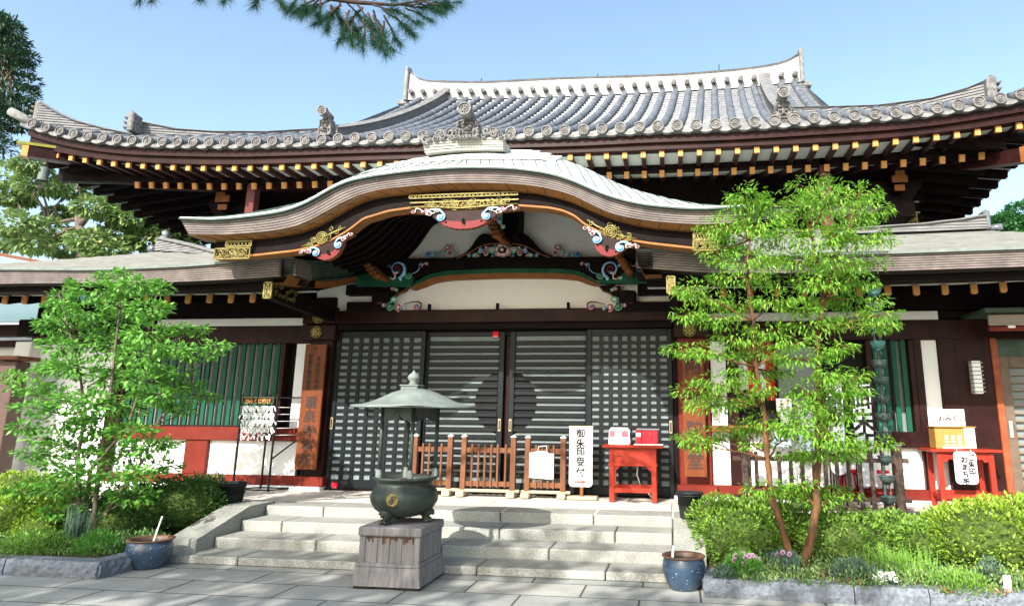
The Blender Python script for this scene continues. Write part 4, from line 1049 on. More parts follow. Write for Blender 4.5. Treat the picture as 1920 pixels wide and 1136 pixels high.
# painted scroll work on the beam ends and at the foot of the frieze (mirrored pair by pair)
def curls(lst, Y, parent=bld, name='painted_scrolls'):
    mb = MB()
    for px, py, r, cols, a0, s, tail in lst:
        p = at(px, py, Y=Y); t = at(tail[0], tail[1], Y=Y) if tail else None
        cloud(mb, p.x, p.z, r, Y, cols, a0, s, (t.x, t.z) if t else None)
    return mb.build(name, CARVE, parent)
for s in (-1, 1):
    m_ = lambda x: x if s < 0 else 2*945.5-x
    S = s
    def A0(a): return a if s < 0 else math.pi-a
    curls([(m_(745), 505, .135, (3, 7, 1), A0(5.2), -S, (m_(752), 526)), (m_(741), 507, .06, (0, 1, 7), A0(0), S, None), (m_(736), 519, .05, (5, 1, 7), A0(1.5), S, None),
           (m_(767), 516, .06, (4, 7, 4), A0(2.6), -S, None), (m_(727), 520, .035, (4, 4, 5), A0(0), S, None), (m_(714), 498, .05, (4, 3, 7), A0(1), -S, None), (m_(703), 495, .05, (5, 1, 7), A0(2), S, None),
           (m_(790), 496, .03, (3, 2, 3), A0(3.6), S, (m_(757), 515)), (m_(800), 495, .03, (0, 1, 5), A0(2.5), S, (m_(790), 502)), (m_(728), 498, .03, (3, 3, 5), A0(0), -S, (m_(735), 505))], YRb-.02, rb)
    curls([(m_(733), 575, .07, (4, 7, 4), A0(1.57), -S, None), (m_(740), 562, .06, (4, 4, 5), A0(4), S, None), (m_(748), 576, .06, (0, 1, 5), A0(5), S, None), (m_(759), 578, .035, (3, 2, 5), A0(1), -S, None),
           (m_(782), 575, .06, (1, 0, 2), A0(0), S, (m_(757), 570)), (m_(719), 572, .04, (0, 1, 5), A0(2), S, (m_(703), 568)), (m_(744), 543, .035, (4, 4, 5), A0(2), -S, None), (m_(736), 541, .035, (0, 1, 5), A0(1), S, (m_(722), 539))], 10.02)
    # cream corner boards below the beam
    pl = [at(m_(x), y, Y=10.08) for x, y in ((728,533),(768,536),(760,546),(748,550),(740,556),(728,556))]
    mb = MB(); mb.prism([(p.x, p.z) for p in pl], 10.07, 10.14); mb.build('cloud_bracket', m_black, bld)
    mb = MB(); mb.tube([(p.x, 10.06, p.z) for p in pl[1:5]], .014, 5); mb.build('ochre_edge', m_orange, bld)
    # beam nose carved as ochre curls
    mb = MB(); c0 = at(690, 492, Y=9.7) if s < 0 else at(1163, 482, Y=9.7); c1 = at(712, 518, Y=9.7) if s < 0 else at(1180, 508, Y=9.7)
    for k in range(5):
        p = c0.lerp(c1, k/4); mb.tube([(p.x-.05, 9.6, p.z), (p.x+.055, 9.6, p.z-.03)], [.05, .045], 8)
        mb.tube([(p.x, 9.62, p.z), (p.x, 10.0, p.z)], .05, 6)
    mb.build('carved_beam_nose', m_orange, bld)
# frog-leg strut and peony panel in the gable
YG = 10.12
def spline(pts, Y, n=60, sm=4):
    w3 = [at(x, y, Y=Y) for x, y in pts]; d = [0]
    for a, b in zip(w3[:-1], w3[1:]): d.append(d[-1]+(b-a).length)
    U = np.linspace(0, d[-1], n); xs = np.interp(U, d, [p.x for p in w3]); zs = np.interp(U, d, [p.z for p in w3])
    for _ in range(sm): xs[1:-1] = .25*xs[:-2]+.5*xs[1:-1]+.25*xs[2:]; zs[1:-1] = .25*zs[:-2]+.5*zs[1:-1]+.25*zs[2:]
    return list(zip(xs, zs))
up = spline([(848,483),(868,478),(882,466),(890,452),(900,439),(912,436),(921,442),(924,449),(943,449),(962,449),(966,441),(975,436),(986,438),(1000,452),(1010,464),(1022,475),(1040,482)], YG-.12)
lo = spline([(856,483),(880,474),(900,461),(915,457),(943,455),(972,457),(988,461),(1010,474),(1032,482)], YG-.12)
mb = MB(); mb.grid([[(x, YG+.05, z) for x, z in up], [(x, YG-.12, z) for x, z in up], [(x, YG-.12, z) for x, z in lo], [(x, YG+.05, z) for x, z in lo]]); fr = mb.build('frog_leg_strut', m_black, bld)
mb = MB(); mb.tube([(x, YG-.13, z-.008) for x, z in lo], .012, 5); mb.build('gold_edge', m_orange, fr)
mb = MB(); pl = lo+[]; mb.prism([(x, z) for x, z in lo[::2]], YG-.06, YG); mb.build('panel_back', m_black, fr)
L = []
for s in (-1, 1):
    m_ = lambda x: x if s < 0 else 1886-x
    A0 = lambda a: a if s < 0 else math.pi-a
    for px, py, r, cols, a0 in ((922,467,.075,(4,4,5),1),(910,475,.06,(5,1,0),3),(900,470,.05,(3,2,5),2),(930,477,.05,(4,7,4),4),(890,478,.055,(4,4,5),1),(879,480,.04,(3,2,5),2.5),(912,464,.04,(0,1,5),.5),(897,480,.035,(0,1,5),2),(924,480,.03,(3,2,3),0)):
        L.append((m_(px), py, r, cols, A0(a0), s, None))
curls(L, YG-.08, fr, 'painted_vine')
mb = MB(); c = at(943, 470, Y=YG-.1)
for ring, n_, r, w_, col in ((0, 7, .115, .05, 0), (1, 6, .08, .042, 5), (2, 5, .045, .035, 1)):
    for k in range(n_):
        a = 2*math.pi*(k+.5*ring)/n_+.3; mb.cur = col; mb.disc((c.x+r*.8*math.cos(a), c.z+r*.55*math.sin(a)), w_, YG-.12-.015*ring, YG-.09, 10)
mb.cur = 5; mb.disc((c.x, c.z), .025, YG-.17, YG-.1, 10)
mb.build('peony', CARVE, fr)
for s in (-1, 1):
    m_ = lambda x: x if s < 0 else 1886-x
    A0 = lambda a: a if s < 0 else math.pi-a
    curls([(m_(839),463,.055,(0,1,5),A0(0),s,(m_(830),478)),(m_(832),472,.04,(4,4,5),A0(2),-s,None),(m_(845),476,.06,(5,0,1),A0(3),s,None),(m_(822),476,.035,(3,2,5),A0(1),s,None),(m_(812),479,.04,(4,4,5),A0(3),-s,None),(m_(803),476,.05,(3,2,2),A0(0),s,(m_(820),483))], YG-.06, bld, 'painted_cloud')
# carved nose and stub post over the strut
mb = MB(); a = at(952, 405, Y=9.9); b = at(968, 450, Y=9.9); mb.bbox(a.x-.05, b.x+.06, 9.75, 10.15, b.z, a.z+.25, .02); mb.build('king_block', m_black, bld)
mb = MB(); c0 = at(922, 418, Y=9.35); c1 = at(932, 442, Y=9.35)
for k in range(4):
    p = c0.lerp(c1, k/3); mb.tube([(p.x-.06, 9.35, p.z+.01), (p.x+.07, 9.35, p.z-.01)], [.045, .05], 8); mb.tube([(p.x, 9.35, p.z), (p.x+.05, 9.9, p.z)], .05, 6)
mb.build('carved_beam_nose', m_orange, bld)
curls([(938,412,.055,(4,3,7),1,1,None),(944,424,.04,(4,4,5),3,1,None),(930,408,.045,(0,1,5),2,1,None)], 9.28)
# ================================================================== side walls
def box_px(name, x0, y0, x1, y1, Y, dpt, mat, parent, b=.008, zx=None):
    a = at(x0, y0, Y=Y); c = at(x1, y1, Y=Y); mb = MB(); mb.bbox(a.x, c.x, Y, Y+dpt, c.z, a.z, b); return mb.build(name, mat, parent)
# horizontal members of the left wall
XLw, XRw = -10.6, 7.6
def hbeam(name, x0, x1, z0, z1, y, d, mat): mb = MB(); mb.bbox(x0, x1, y, y+d, z0, z1, .01); return mb.build(name, mat, bld)
for x0, x1, sd in ((XLw, Xp(577), -1), (Xp(1332), XRw, 1)):
    hbeam('wall_plate', x0, x1, 3.0, 3.6, YB-.02, .2, m_black)
    hbeam('plaster_band', (-8.35 if sd < 0 else .35), (-5.76 if sd < 0 else 3.62), 2.86, 2.985, YB-.03, .1, m_plaster)
    hbeam('lintel_beam', x0, x1, 2.58, 2.86, YB-.04, .2, m_brown)
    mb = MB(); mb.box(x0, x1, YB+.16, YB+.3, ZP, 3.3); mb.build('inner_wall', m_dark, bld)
for x0, x1 in ((XLw, Xp(577)),):
    hbeam('sill_beam', -8.9, x1, 1.10, 1.30, YB-.06, .2, m_red)
    hbeam('foot_beam', -8.9, x1, .46, .60, YB-.06, .2, m_red)
    hbeam('foundation', x0, x1, .38, .46, YB-.1, .25, m_plaster)
mb = MB(); mb.box(-8.9, -5.75, YB+.03, YB+.1, .58, 1.12); mb.build('plaster_panel', m_plaster, bld)
mb = MB(); a = at(350, 825, Y=YB); b = at(385, 885, Y=YB); mb.bbox(a.x, b.x, YB-.03, YB+.1, .6, 1.1, .008); mb.build('stud', m_red, bld)
# big white wall at the far left, battered out to a corner pilaster
mb = MB(); mb.bbox(-10.6, -8.85, YB-.02, YB+.15, .3, 2.72, .01); mb.build('plaster_wall', m_plaster, bld)
mb = MB(); a = at(55, 640, Y=10.0); mb.bbox(-10.72, -10.42, YB-.2, YB+.1, 0, 2.62, .015); mb.build('corner_pilaster', m_plaster, bld)
mb = MB(); mb.bbox(-10.85, -8.6, YB-.1, YB+.2, 2.72, 3.0, .02); mb.build('corner_beam_block', m_black, bld)
# white strip by the post, dark frame
mb = MB(); mb.bbox(Xp(545), Xp(570), YB-.0, YB+.1, 1.30, 2.58, .004); mb.build('plaster_panel', m_plaster, bld)
# barred windows
def bar_window(x0, x1, z0, z1, nb_, xs=None):
    mb = MB(); f = .07
    mb.bbox(x0-f, x0, YB-.05, YB+.12, z0, z1, .008); mb.bbox(x1, x1+f, YB-.05, YB+.12, z0, z1, .008)
    mb.box(x0-f, x1+f, YB-.045, YB+.12, z0-.01, z0+.02)
    win = mb.build('barred_window', m_brown, bld)
    for i in range(nb_):
        x = x0+(x1-x0)*(i+.5)/nb_
        mb = MB(); mb.bbox(x-.033, x+.033, YB-.02, YB+.02, z0+.02, z1, .004); mb.build('bar', m_vgreen, win)
    mb = MB(); mb.box(x0, x1, YB+.09, YB+.10, z0, z1); mb.build('pane', m_paneg, win)
    mb = MB(); mb.box((x0+x1)/2-.03, (x0+x1)/2+.03, YB+.05, YB+.09, z0, z1); mb.build('mullion', m_dark, win)
    return win
bar_window(-8.75, at(530, 720, Y=YB).x-.05, 1.30, 2.58, 18)
bar_window(Xp(1640), Xp(1712), 1.32, 2.58, 4)
mb = MB(); mb.bbox(-9.0, -8.82, YB-.08, YB+.1, .4, 2.7, .01); mb.build('wall_post', m_brown, bld)
# right side
hbeam('sill_beam', 2.2, 3.72, 1.13, 1.32, YB-.06, .2, m_brown)
hbeam('foot_beam', .45, 4.3, .46, .60, YB-.06, .2, m_red)
hbeam('foundation', .45, 7.6, .38, .46, YB-.1, .25, m_plaster)
mb = MB(); mb.box(.47, 3.75, YB+.03, YB+.1, .6, 1.3); mb.build('plaster_panel', m_plaster, bld)
mb = MB(); mb.bbox(Xp(1335), Xp(1364), YB-.0, YB+.1, 1.30, 2.58, .004); mb.build('plaster_panel', m_plaster, bld)
mb = MB(); mb.bbox(Xp(1736), Xp(1768), YB-.0, YB+.1, 1.32, 2.58, .004); mb.build('plaster_panel', m_plaster, bld)
for x0, x1 in ((Xp(1366), Xp(1386)), (Xp(1722), Xp(1737)), (Xp(1769), Xp(1800))):
    mb = MB(); mb.bbox(x0, x1, YB-.05, YB+.12, .6, 2.6, .008); mb.build('wall_post', m_brown, bld)
mb = MB(); mb.bbox(Xp(1797), 4.24, YB-.03, YB+.1, .46, 2.6, .008); mb.build('board_wall', m_brown, bld)
# reception window: counter, dark room, glass screen, red and white curtain
rw0, rw1 = Xp(1387), Xp(1545)
hbeam('counter_board', Xp(1332), Xp(1555), 1.31, 1.40, YB-.16, .3, m_orange)
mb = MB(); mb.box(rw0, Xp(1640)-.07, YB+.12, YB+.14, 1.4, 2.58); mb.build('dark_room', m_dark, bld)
sx0, sx1 = Xp(1462), Xp(1538)
mb = MB(); mb.bbox(sx0-.04, sx0, YB-.0, YB+.08, 1.4, 2.58, .006); mb.bbox(sx1, sx1+.04, YB, YB+.08, 1.4, 2.58, .006); mb.bbox(sx0, sx1, YB+.002, YB+.08, 2.5, 2.578, .006)
gw = mb.build('reception_screen', m_brown, bld)
mb = MB(); mb.box(sx0, sx1, YB+.03, YB+.04, 1.4, 2.5); mb.build('screen_pane', m_paneg, gw)
cx0, cx1 = Xp(1372), Xp(1458); zc0 = 1.95
for k in range(5):
    mb = MB(); a, b = cx0+(cx1-cx0)*k/5, cx0+(cx1-cx0)*(k+1)/5; rows = []
    for j in range(8):
        z = 2.56-(2.56-zc0+.05*k)*j/7; rows.append([(a+(b-a)*u, YB+.085+.012*math.sin(u*6+k*2+j*.5), z) for u in (0, .25, .5, .75, 1)])
    mb.grid(rows); mb.build('curtain_panel', [new_mat('curtain_red', (.55, .01, .02)), m_white][k % 2], bld)
mb = MB(); mb.box(Xp(1372), Xp(1458), YB+.05, YB+.06, 2.42, 2.58); mb.build('curtain_header', new_mat('curtain_deep_red', (.3, .01, .015)), bld)
# right-hand canopy and sliding door
hbeam('canopy_roof', 3.95, 7.4, 2.86, 2.92, YB-.7, .8, m_green)
hbeam('canopy_board', 4.02, 7.4, 2.70, 2.84, YB-.62, .04, new_mat('weathered_wood', (.27, .23, .19), rough=.8, var=.3, scale=4, stretch=(.6, 1, 8)))
hbeam('canopy_trim', 4.02, 7.4, 2.63, 2.69, YB-.6, .06, m_red)
for x in (4.25, 4.65, 5.0): mb = MB(); mb.bbox(x, x+.09, YB-.61, YB-.5, 2.665, 2.70, .004); mb.build('canopy_clip', m_white, bld)
dxo = 4.24
mb = MB(); mb.bbox(dxo, dxo+.09, YB-.06, YB+.1, ZP, 2.6, .008); mb.build('entrance_post', new_mat('worn_red_brown', (.26, .07, .03), rough=.5, var=.3), bld)
mb = MB(); mb.bbox(dxo+.09, dxo+.22, YB-.02, YB+.1, ZP+.02, 2.35, .006); mb.bbox(dxo+.22, 6.2, YB-.018, YB+.1, 2.2, 2.35, .006); mb.bbox(dxo+.22, 6.2, YB-.018, YB+.1, ZP+.02, .62, .006)
ed = mb.build('entrance_door', new_mat('aged_door_wood', (.13, .095, .07), rough=.6, var=.3, scale=4), bld)
mb = MB(); mb.box(dxo+.22, 6.2, YB+.05, YB+.06, .6, 2.2); mb.build('pane', m_pane, ed)
mb = MB()
for i in range(15): z = .68+i*.102; mb.box(dxo+.22, 6.2, YB+.005, YB+.03, z-.012, z+.012)
mb.build('slats', new_mat('slat_wood', (.2, .15, .11)), ed)
mb = MB(); mb.bbox(dxo+.12, dxo+.17, YB-.035, YB-.02, 1.28, 1.5, .004); mb.build('door_pull', new_mat('steel', (.6, .6, .6), metal=.8, rough=.3), ed)
mb = MB(); mb.box(dxo+.09, 6.2, YB+.02, YB+.1, 2.35, 2.6); mb.build('transom_pane', m_green, bld)
# ================================================================== incense burner on its pedestal
BX, BY = -2.615, 6.65
m_pedw = new_mat('weathered_grey_wood', (.18, .17, .17), rough=.75, var=.35, scale=3, stretch=(9, 9, .6), bump=.25)
m_rust = new_mat('rust_stain', (.10, .055, .035), rough=.8, var=.5, scale=20, stretch=(3, 1, .6))
ped = thing('incense_pedestal', (BX, BY, 0), 'weathered grey boxed pedestal with a flared foot and brown stains under its top', 'pedestal')
Yp = 6.30
def zz(py, Y=Yp, px=735): return at(px, py, Y=Y).z
hw, x0_, x1_ = .30, at(672, 1030, Y=Yp).x, at(786, 1030, Y=Yp).x
pxc = (x0_+x1_)/2; hb_ = (x1_-x0_)/2; pyc = Yp+hb_+.03
zt1, zt0, zb1 = zz(990, px=788), zz(1006), zz(1064)
mb = MB(); mb.bbox(x0_+.01, x1_-.01, Yp+.02, Yp+2*hb_+.03, zb1, zt0, .004); body = mb.build('body', m_pedw, ped)
mb = MB()
for sx in (x0_, x1_-.055):
    for sy in (Yp+.008, Yp+2*hb_-.015): mb.bbox(sx, sx+.055, sy, sy+.055, zb1, zt0, .005)
mb.build_each('corner_batten', m_pedw, body)
for k in range(1, 4):
    mb = MB(); x = x0_+.055+(2*hb_-.11)*k/4; mb.box(x-.002, x+.002, Yp+.0175, Yp+.03, zb1, zt0); mb.build('board_joint', m_groove, body)
rnd = random.Random(21); mb = MB(); x = x0_+.06
while x < x1_-.06:
    d = rnd.uniform(.015, .06)*(1 if rnd.random() > .25 else .3); mb.add([(x, Yp+.0178, zt0), (x+.022, Yp+.0178, zt0), (x+.018, Yp+.0178, zt0-d), (x+.009, Yp+.0178, zt0-d*1.25), (x+.003, Yp+.0178, zt0-d)], [(0, 4, 3, 2, 1)]); x += .0165
mb.build('rust_stain', m_rust, body)
mb = MB(); mb.bbox(x0_-.012, x1_+.012, Yp-.012, Yp+2*hb_+.06, zt0, zt1, .012); mb.build('top_slab', m_pedw, ped)
mb = MB(); mb.bbox(x0_-.012, x1_+.012, Yp-.012, Yp+2*hb_+.06, zb1, zb1+.035, .006); mb.build('band', m_pedw, ped)
mb = MB(); a, b, c, d = x0_-.035, x1_+.035, Yp-.04, Yp+2*hb_+.09; e, f_, g, h = x0_-.012, x1_+.012, Yp-.012, Yp+2*hb_+.06
V = [(a, c, .03), (b, c, .03), (b, d, .03), (a, d, .03), (e, g, zb1), (f_, g, zb1), (f_, h, zb1), (e, h, zb1)]
mb.add(V, [(3, 2, 1, 0), (4, 5, 6, 7), (0, 1, 5, 4), (1, 2, 6, 5), (2, 3, 7, 6), (3, 0, 4, 7)]); mb.build('flared_foot', m_pedw, ped)
mb = MB()
for x, y in ((a+.02, c+.02), (b-.2, c+.02), (a+.02, d-.2), (b-.2, d-.2)): mb.box(x, x+.18, y, y+.18, .004, .032)
mb.box(a+.25, b-.25, c+.05, c+.2, .004, .032); mb.build_each('plinth_block', m_groove, ped)
bur = thing('incense_burner', (BX, BY, zt1), 'round bronze incense cauldron on three clawed feet under a spreading green roof on posts', 'incense burner')
def zc_(py): return at(757, py, Y=BY).z
cxb = at(758.5, 930, Y=BY).x
mb = MB(); pr = [(.10, 967), (.20, 962), (.27, 952), (.312, 938), (.318, 928), (.30, 917), (.262, 909), (.255, 905), (.262, 900), (.298, 897.5), (.305, 894.5), (.300, 892), (.26, 893), (.245, 900)]
mb.lathe([(r, zc_(y)) for r, y in pr], (cxb, BY, 0), 48); mb.lathe([(.0, zc_(903)), (.25, zc_(901))], (cxb, BY, 0), 24); mb.build('bowl', m_iron, bur)
mb = MB(); mb.lathe([(.247, zc_(901.5)), (.0, zc_(899))], (cxb, BY, .004), 24); mb.build('ash', new_mat('ash', (.35, .33, .31), rough=.95), bur)
for ang in (-112, 10, 128):
    a = R(ang); cx_, cy_ = cxb+.20*math.cos(a), BY+.20*math.sin(a); mb = MB()
    zt_ = zc_(955); z0_ = zt1
    mb.tube([(cx_-.02*math.cos(a), cy_-.02*math.sin(a), zt_+.03), (cx_+.03*math.cos(a), cy_+.03*math.sin(a), zt_-.03), (cx_+.01*math.cos(a), cy_+.01*math.sin(a), z0_+.06), (cx_+.02*math.cos(a), cy_+.02*math.sin(a), z0_+.02), (cx_+.03*math.cos(a), cy_+.03*math.sin(a), z0_)], [.05, .072, .038, .046, .05], 10)
    for s in (-1, 1):
        mb.tube([(cx_+.03*math.cos(a)-s*.03*math.sin(a), cy_+.03*math.sin(a)+s*.03*math.cos(a), zt_-.01), (cx_+.06*math.cos(a)-s*.05*math.sin(a), cy_+.06*math.sin(a)+s*.05*math.cos(a), zt_+.02)], [.03, .012], 6)
        mb.tube([(cx_+.04*math.cos(a)-s*.02*math.sin(a), cy_+.04*math.sin(a)+s*.02*math.cos(a), z0_+.03), (cx_+.07*math.cos(a)-s*.03*math.sin(a), cy_+.07*math.sin(a)+s*.03*math.cos(a), z0_+.01)], [.022, .012], 6)
    mb.tube([(cx_+.07*math.cos(a), cy_+.07*math.sin(a), zt_-.02), (cx_+.085*math.cos(a), cy_+.085*math.sin(a), zt_-.04)], [.024, .012], 6)
    mb.build('clawed_foot', m_iron, bur)
p = at(736, 937, Y=BY-.31); mb = MB(); mb.disc((p.x, p.z), .056, BY-.318, BY-.27, 24); cr = mb.build('crest', m_gold, bur)
mb = MB(); spiral(mb, p.x+.01, p.z+.01, .026, BY-.318, 1.1, 0, 1, .007); spiral(mb, p.x-.01, p.z-.01, .026, BY-.318, 1.1, 3.1, 1, .007); mb.build('crest_relief', m_iron, cr)
zr0 = zc_(768)
for dx_, dy_ in ((-.215, -.2), (.135, -.26), (-.085, .22), (.255, .17)):
    x, y = cxb+dx_*.93, BY+dy_*.85
    mb = MB(); mb.tube([(x, y, zc_(897)), (x, y, zr0+.02)], .019, 10); po = mb.build('post', m_iron, bur)
    mb = MB(); mb.lathe([(.031, 0), (.031, .07), (.024, .085), (.024, .1)], (x, y, zc_(898)), 12); mb.build('post_socket', m_verd, po)
ps = [(cxb+dx_*.93, BY+dy_*.85) for dx_, dy_ in ((-.215, -.2), (.135, -.26), (.255, .17), (-.085, .22))]
for i in range(4):
    a, b = Vector((*ps[i], 0)), Vector((*ps[(i+1) % 4], 0)); mb = MB(); n = 16
    d_ = (b-a).normalized(); nn = Vector((d_.y, -d_.x, 0))*.006
    up_, lo_ = [], []
    for k in range(n+1):
        u = k/n; p = a.lerp(b, u); dep = .115 if abs(u-.5) > .36 else (.075-.03*math.cos((u-.5)*12)); up_.append(Vector((p.x, p.y, zr0+.02))); lo_.append(Vector((p.x, p.y, zr0-dep)))
    mb.grid([[q+nn for q in up_], [q+nn for q in lo_], [q-nn for q in lo_], [q-nn for q in up_]]); mb.build('valance', m_iron, bur)
mb = MB(); zE_ = zc_(763); zA = zc_(733)
rows = []
for r, z, q in ((.60, zE_-.004, .55), (.60, zE_+.008, .55), (.50, zE_+.022, .4), (.40, zE_+.05, .25), (.30, zE_+.10, .1), (.22, zE_+.14, 0), (.14, zE_+.165, 0), (.07, zE_+.18, 0)):
    row = []
    for k in range(48):
        a = 2*math.pi*k/48+.3; lob = abs(math.cos(2*a-.6))
        rr_ = r*(1-.07*q+.10*q*(lob**6)) ; row.append((cxb+.045+rr_*math.cos(a), BY+rr_*math.sin(a)*.95, z+.02*q*(lob**6)))
    rows.append(row)
mb.sm = True; mb.grid(rows, closed=True); mb.sm = False
mb.lathe([(.60*.96, zE_-.006), (.3, zE_+.05), (.0, zE_+.09)], (cxb+.045, BY, 0), 32); rf = mb.build('roof', m_verd, bur)
mb = MB()
za = zc_(735)
mb.bbox(cxb-.075, cxb+.095, BY-.085, BY+.085, zA-.0, zA+.045, .006); mb.bbox(cxb-.085, cxb+.105, BY-.095, BY+.095, zA+.045, zA+.06, .004)
mb.lathe([(.04, .06), (.045, .075), (.03, .09), (.055, .115), (.06, .135), (.045, .16), (.02, .178), (.008, .195), (0, .205)], (cxb+.02, BY, zA), 20); mb.build('finial', m_verd, rf)

# ================================================================== low timber barriers
m_fence = new_mat('varnished_timber', (.145, .06, .03), rough=.55, var=.3, scale=4, stretch=(4, 4, .6), bump=.1)
m_raw = new_mat('pale_cut_timber', (.38, .31, .22), rough=.7, var=.15, scale=5, stretch=(.6, 4, 4))
def barrier(posts, slats, label, Y, feet):
    fc = at((posts[0]+posts[1])/2, 930, Y=Y)
    t = thing('low_barrier', (fc.x, Y, ZP), label, 'barrier', 'low timber barriers in front of the doors')
    g = lambda px: at(px, 880, Y=Y).x
    zt_ = ZP+.80; w_ = .075
    for px in posts:
        x = g(px); mb = MB(); mb.bbox(x-w_/2, x+w_/2, Y-.035, Y+.035, ZP+.09, zt_, .006); po = mb.build('post', m_fence, t)
        mb = MB(); mb.lathe([(.055, 0), (.05, .012), (0, .035)], (x, Y, zt_), 4, 1); mb.build('post_cap', m_white, po)
        mb = MB(); mb.bbox(x-.065, x+.05, Y-.13, Y+.16, ZP+.002, ZP+.075, .01); ft = mb.build('foot', m_raw, po)
    x0, x1 = g(posts[0])+w_/2-.01, g(posts[1])-w_/2+.01
    for z in (ZP+.62, ZP+.17):
        mb = MB(); mb.bbox(x0, x1, Y-.012, Y+.018, z-.035, z+.035, .004); mb.build('rail', m_fence, t)
    for k, px in enumerate(slats):
        x = g(px); mb = MB(); mb.bbox(x-.014, x+.014, Y-.032, Y-.010, ZP+.125, ZP+.705, .003); mb.build('slat', m_fence, t)
    mb = MB(); mb.bbox(g(feet[0]), g(feet[1]), Y-.03, Y+.03, ZP+.06, ZP+.10, .008); mb.build('base_beam', m_raw, t)
    return t
barrier((777, 843), (792, 804, 815, 827), 'low timber barrier of four slats standing behind the incense burner', 9.86, (765, 860))
barrier((869, 962), (885, 897, 909, 921, 933, 948), 'middle timber barrier of six slats in front of the door gap', 9.82, (850, 975))
b3 = barrier((989, 1056), (1005, 1016, 1028, 1038), 'timber barrier with a white notice hung on it beside the reception sign', 9.80, (978, 1070))
Y = 9.74; a = at(997, 845, Y=Y); b = at(1035, 896, Y=Y)
nt_ = thing('hanging_notice', (a.x, Y, b.z), 'white house-shaped paper notice in a clear sleeve hung on the right barrier', 'notice')
mb = MB(); cx_ = (a.x+b.x)/2; mb.prism([(a.x, b.z), (b.x, b.z+.02), (b.x, a.z-.06), (cx_+.06, a.z), (cx_-.06, a.z), (a.x, a.z-.03)], Y-.004, Y-.001); mb.build('paper', m_white, nt_)
mb = MB(); mb.prism([(a.x-.03, b.z-.0), (b.x+.02, b.z-.02), (b.x+.02, a.z-.03), (a.x-.03, a.z-.02)], Y+.0, Y+.003); mb.build('sleeve', new_mat('clear_sleeve', (.5, .52, .52), rough=.15, coat=.5), nt_)
mb = MB(); mb.tube([(cx_-.06, Y, a.z-.01), (cx_-.05, Y, a.z+.06), (cx_+.06, Y, a.z+.07), (cx_+.07, Y, a.z-.01)], .006, 5); mb.build('string', m_white, nt_)

# ================================================================== reception sign on a stand
Y = 9.77; fc = at(1090, 935, Y=Y)
sg = thing('reception_sign', (fc.x, Y, ZP), 'tall white sign board with black lettering and a red arrow on a wooden foot', 'sign')
x0, x1 = at(1068, 820, Y=Y).x, at(1111, 900, Y=Y).x; z1, z0 = at(1090, 800, Y=Y).z, at(1090, 912, Y=Y).z
def rounded(x0, x1, z0, z1, r, top=True):
    P = []
    cs = [(x1-r, z0+r, -90), (x1-r, z1-r, 0), (x0+r, z1-r, 90), (x0+r, z0+r, 180)]
    for i, (cx, cz, a0) in enumerate(cs):
        if not top and i in (1, 2): P.append((x1, z1) if i == 1 else (x0, z1)); continue
        for k in range(6): a = R(a0+18*k); P.append((cx+r*math.cos(a), cz+r*math.sin(a)))
    return P
mb = MB(); mb.prism(rounded(x0, x1, z0, z1, .05, False), Y-.012, Y); mb.build('board', m_white, sg)
mb = MB(); mb.bbox(x0-.01, x1+.012, Y-.016, Y+.012, z1-.005, z1+.014, .004); mb.build('head_rail', m_raw, sg)
mb = MB(); mb.bbox(fc.x-.022, fc.x+.022, Y+.002, Y+.03, ZP+.04, z1, .004); mb.build('pole', m_orange, sg)
mb = MB(); mb.bbox(fc.x-.19, fc.x+.22, Y-.08, Y+.1, ZP+.002, ZP+.045, .008); mb.build('foot', m_raw, sg)
zz_ = [at(1090, y, Y=Y).z for y in (804, 822, 838, 857, 876)]; xc_ = (x0+x1)/2-.005
for ch, z in zip('御朱印受付', zz_): text('lettering', ch, m_ink, sg, xc_, Y-.013, z, .125, bold=.0035)
za_ = at(1090, 903, Y=Y).z
mb = MB(); mb.prism([(xc_-.085, za_-.014), (xc_+.02, za_-.014), (xc_+.02, za_-.036), (xc_+.09, za_), (xc_+.02, za_+.036), (xc_+.02, za_+.014), (xc_-.085, za_+.014)], Y-.0145, Y-.0125); mb.build('red_arrow', new_mat('arrow_red', (.75, .10, .08)), sg)

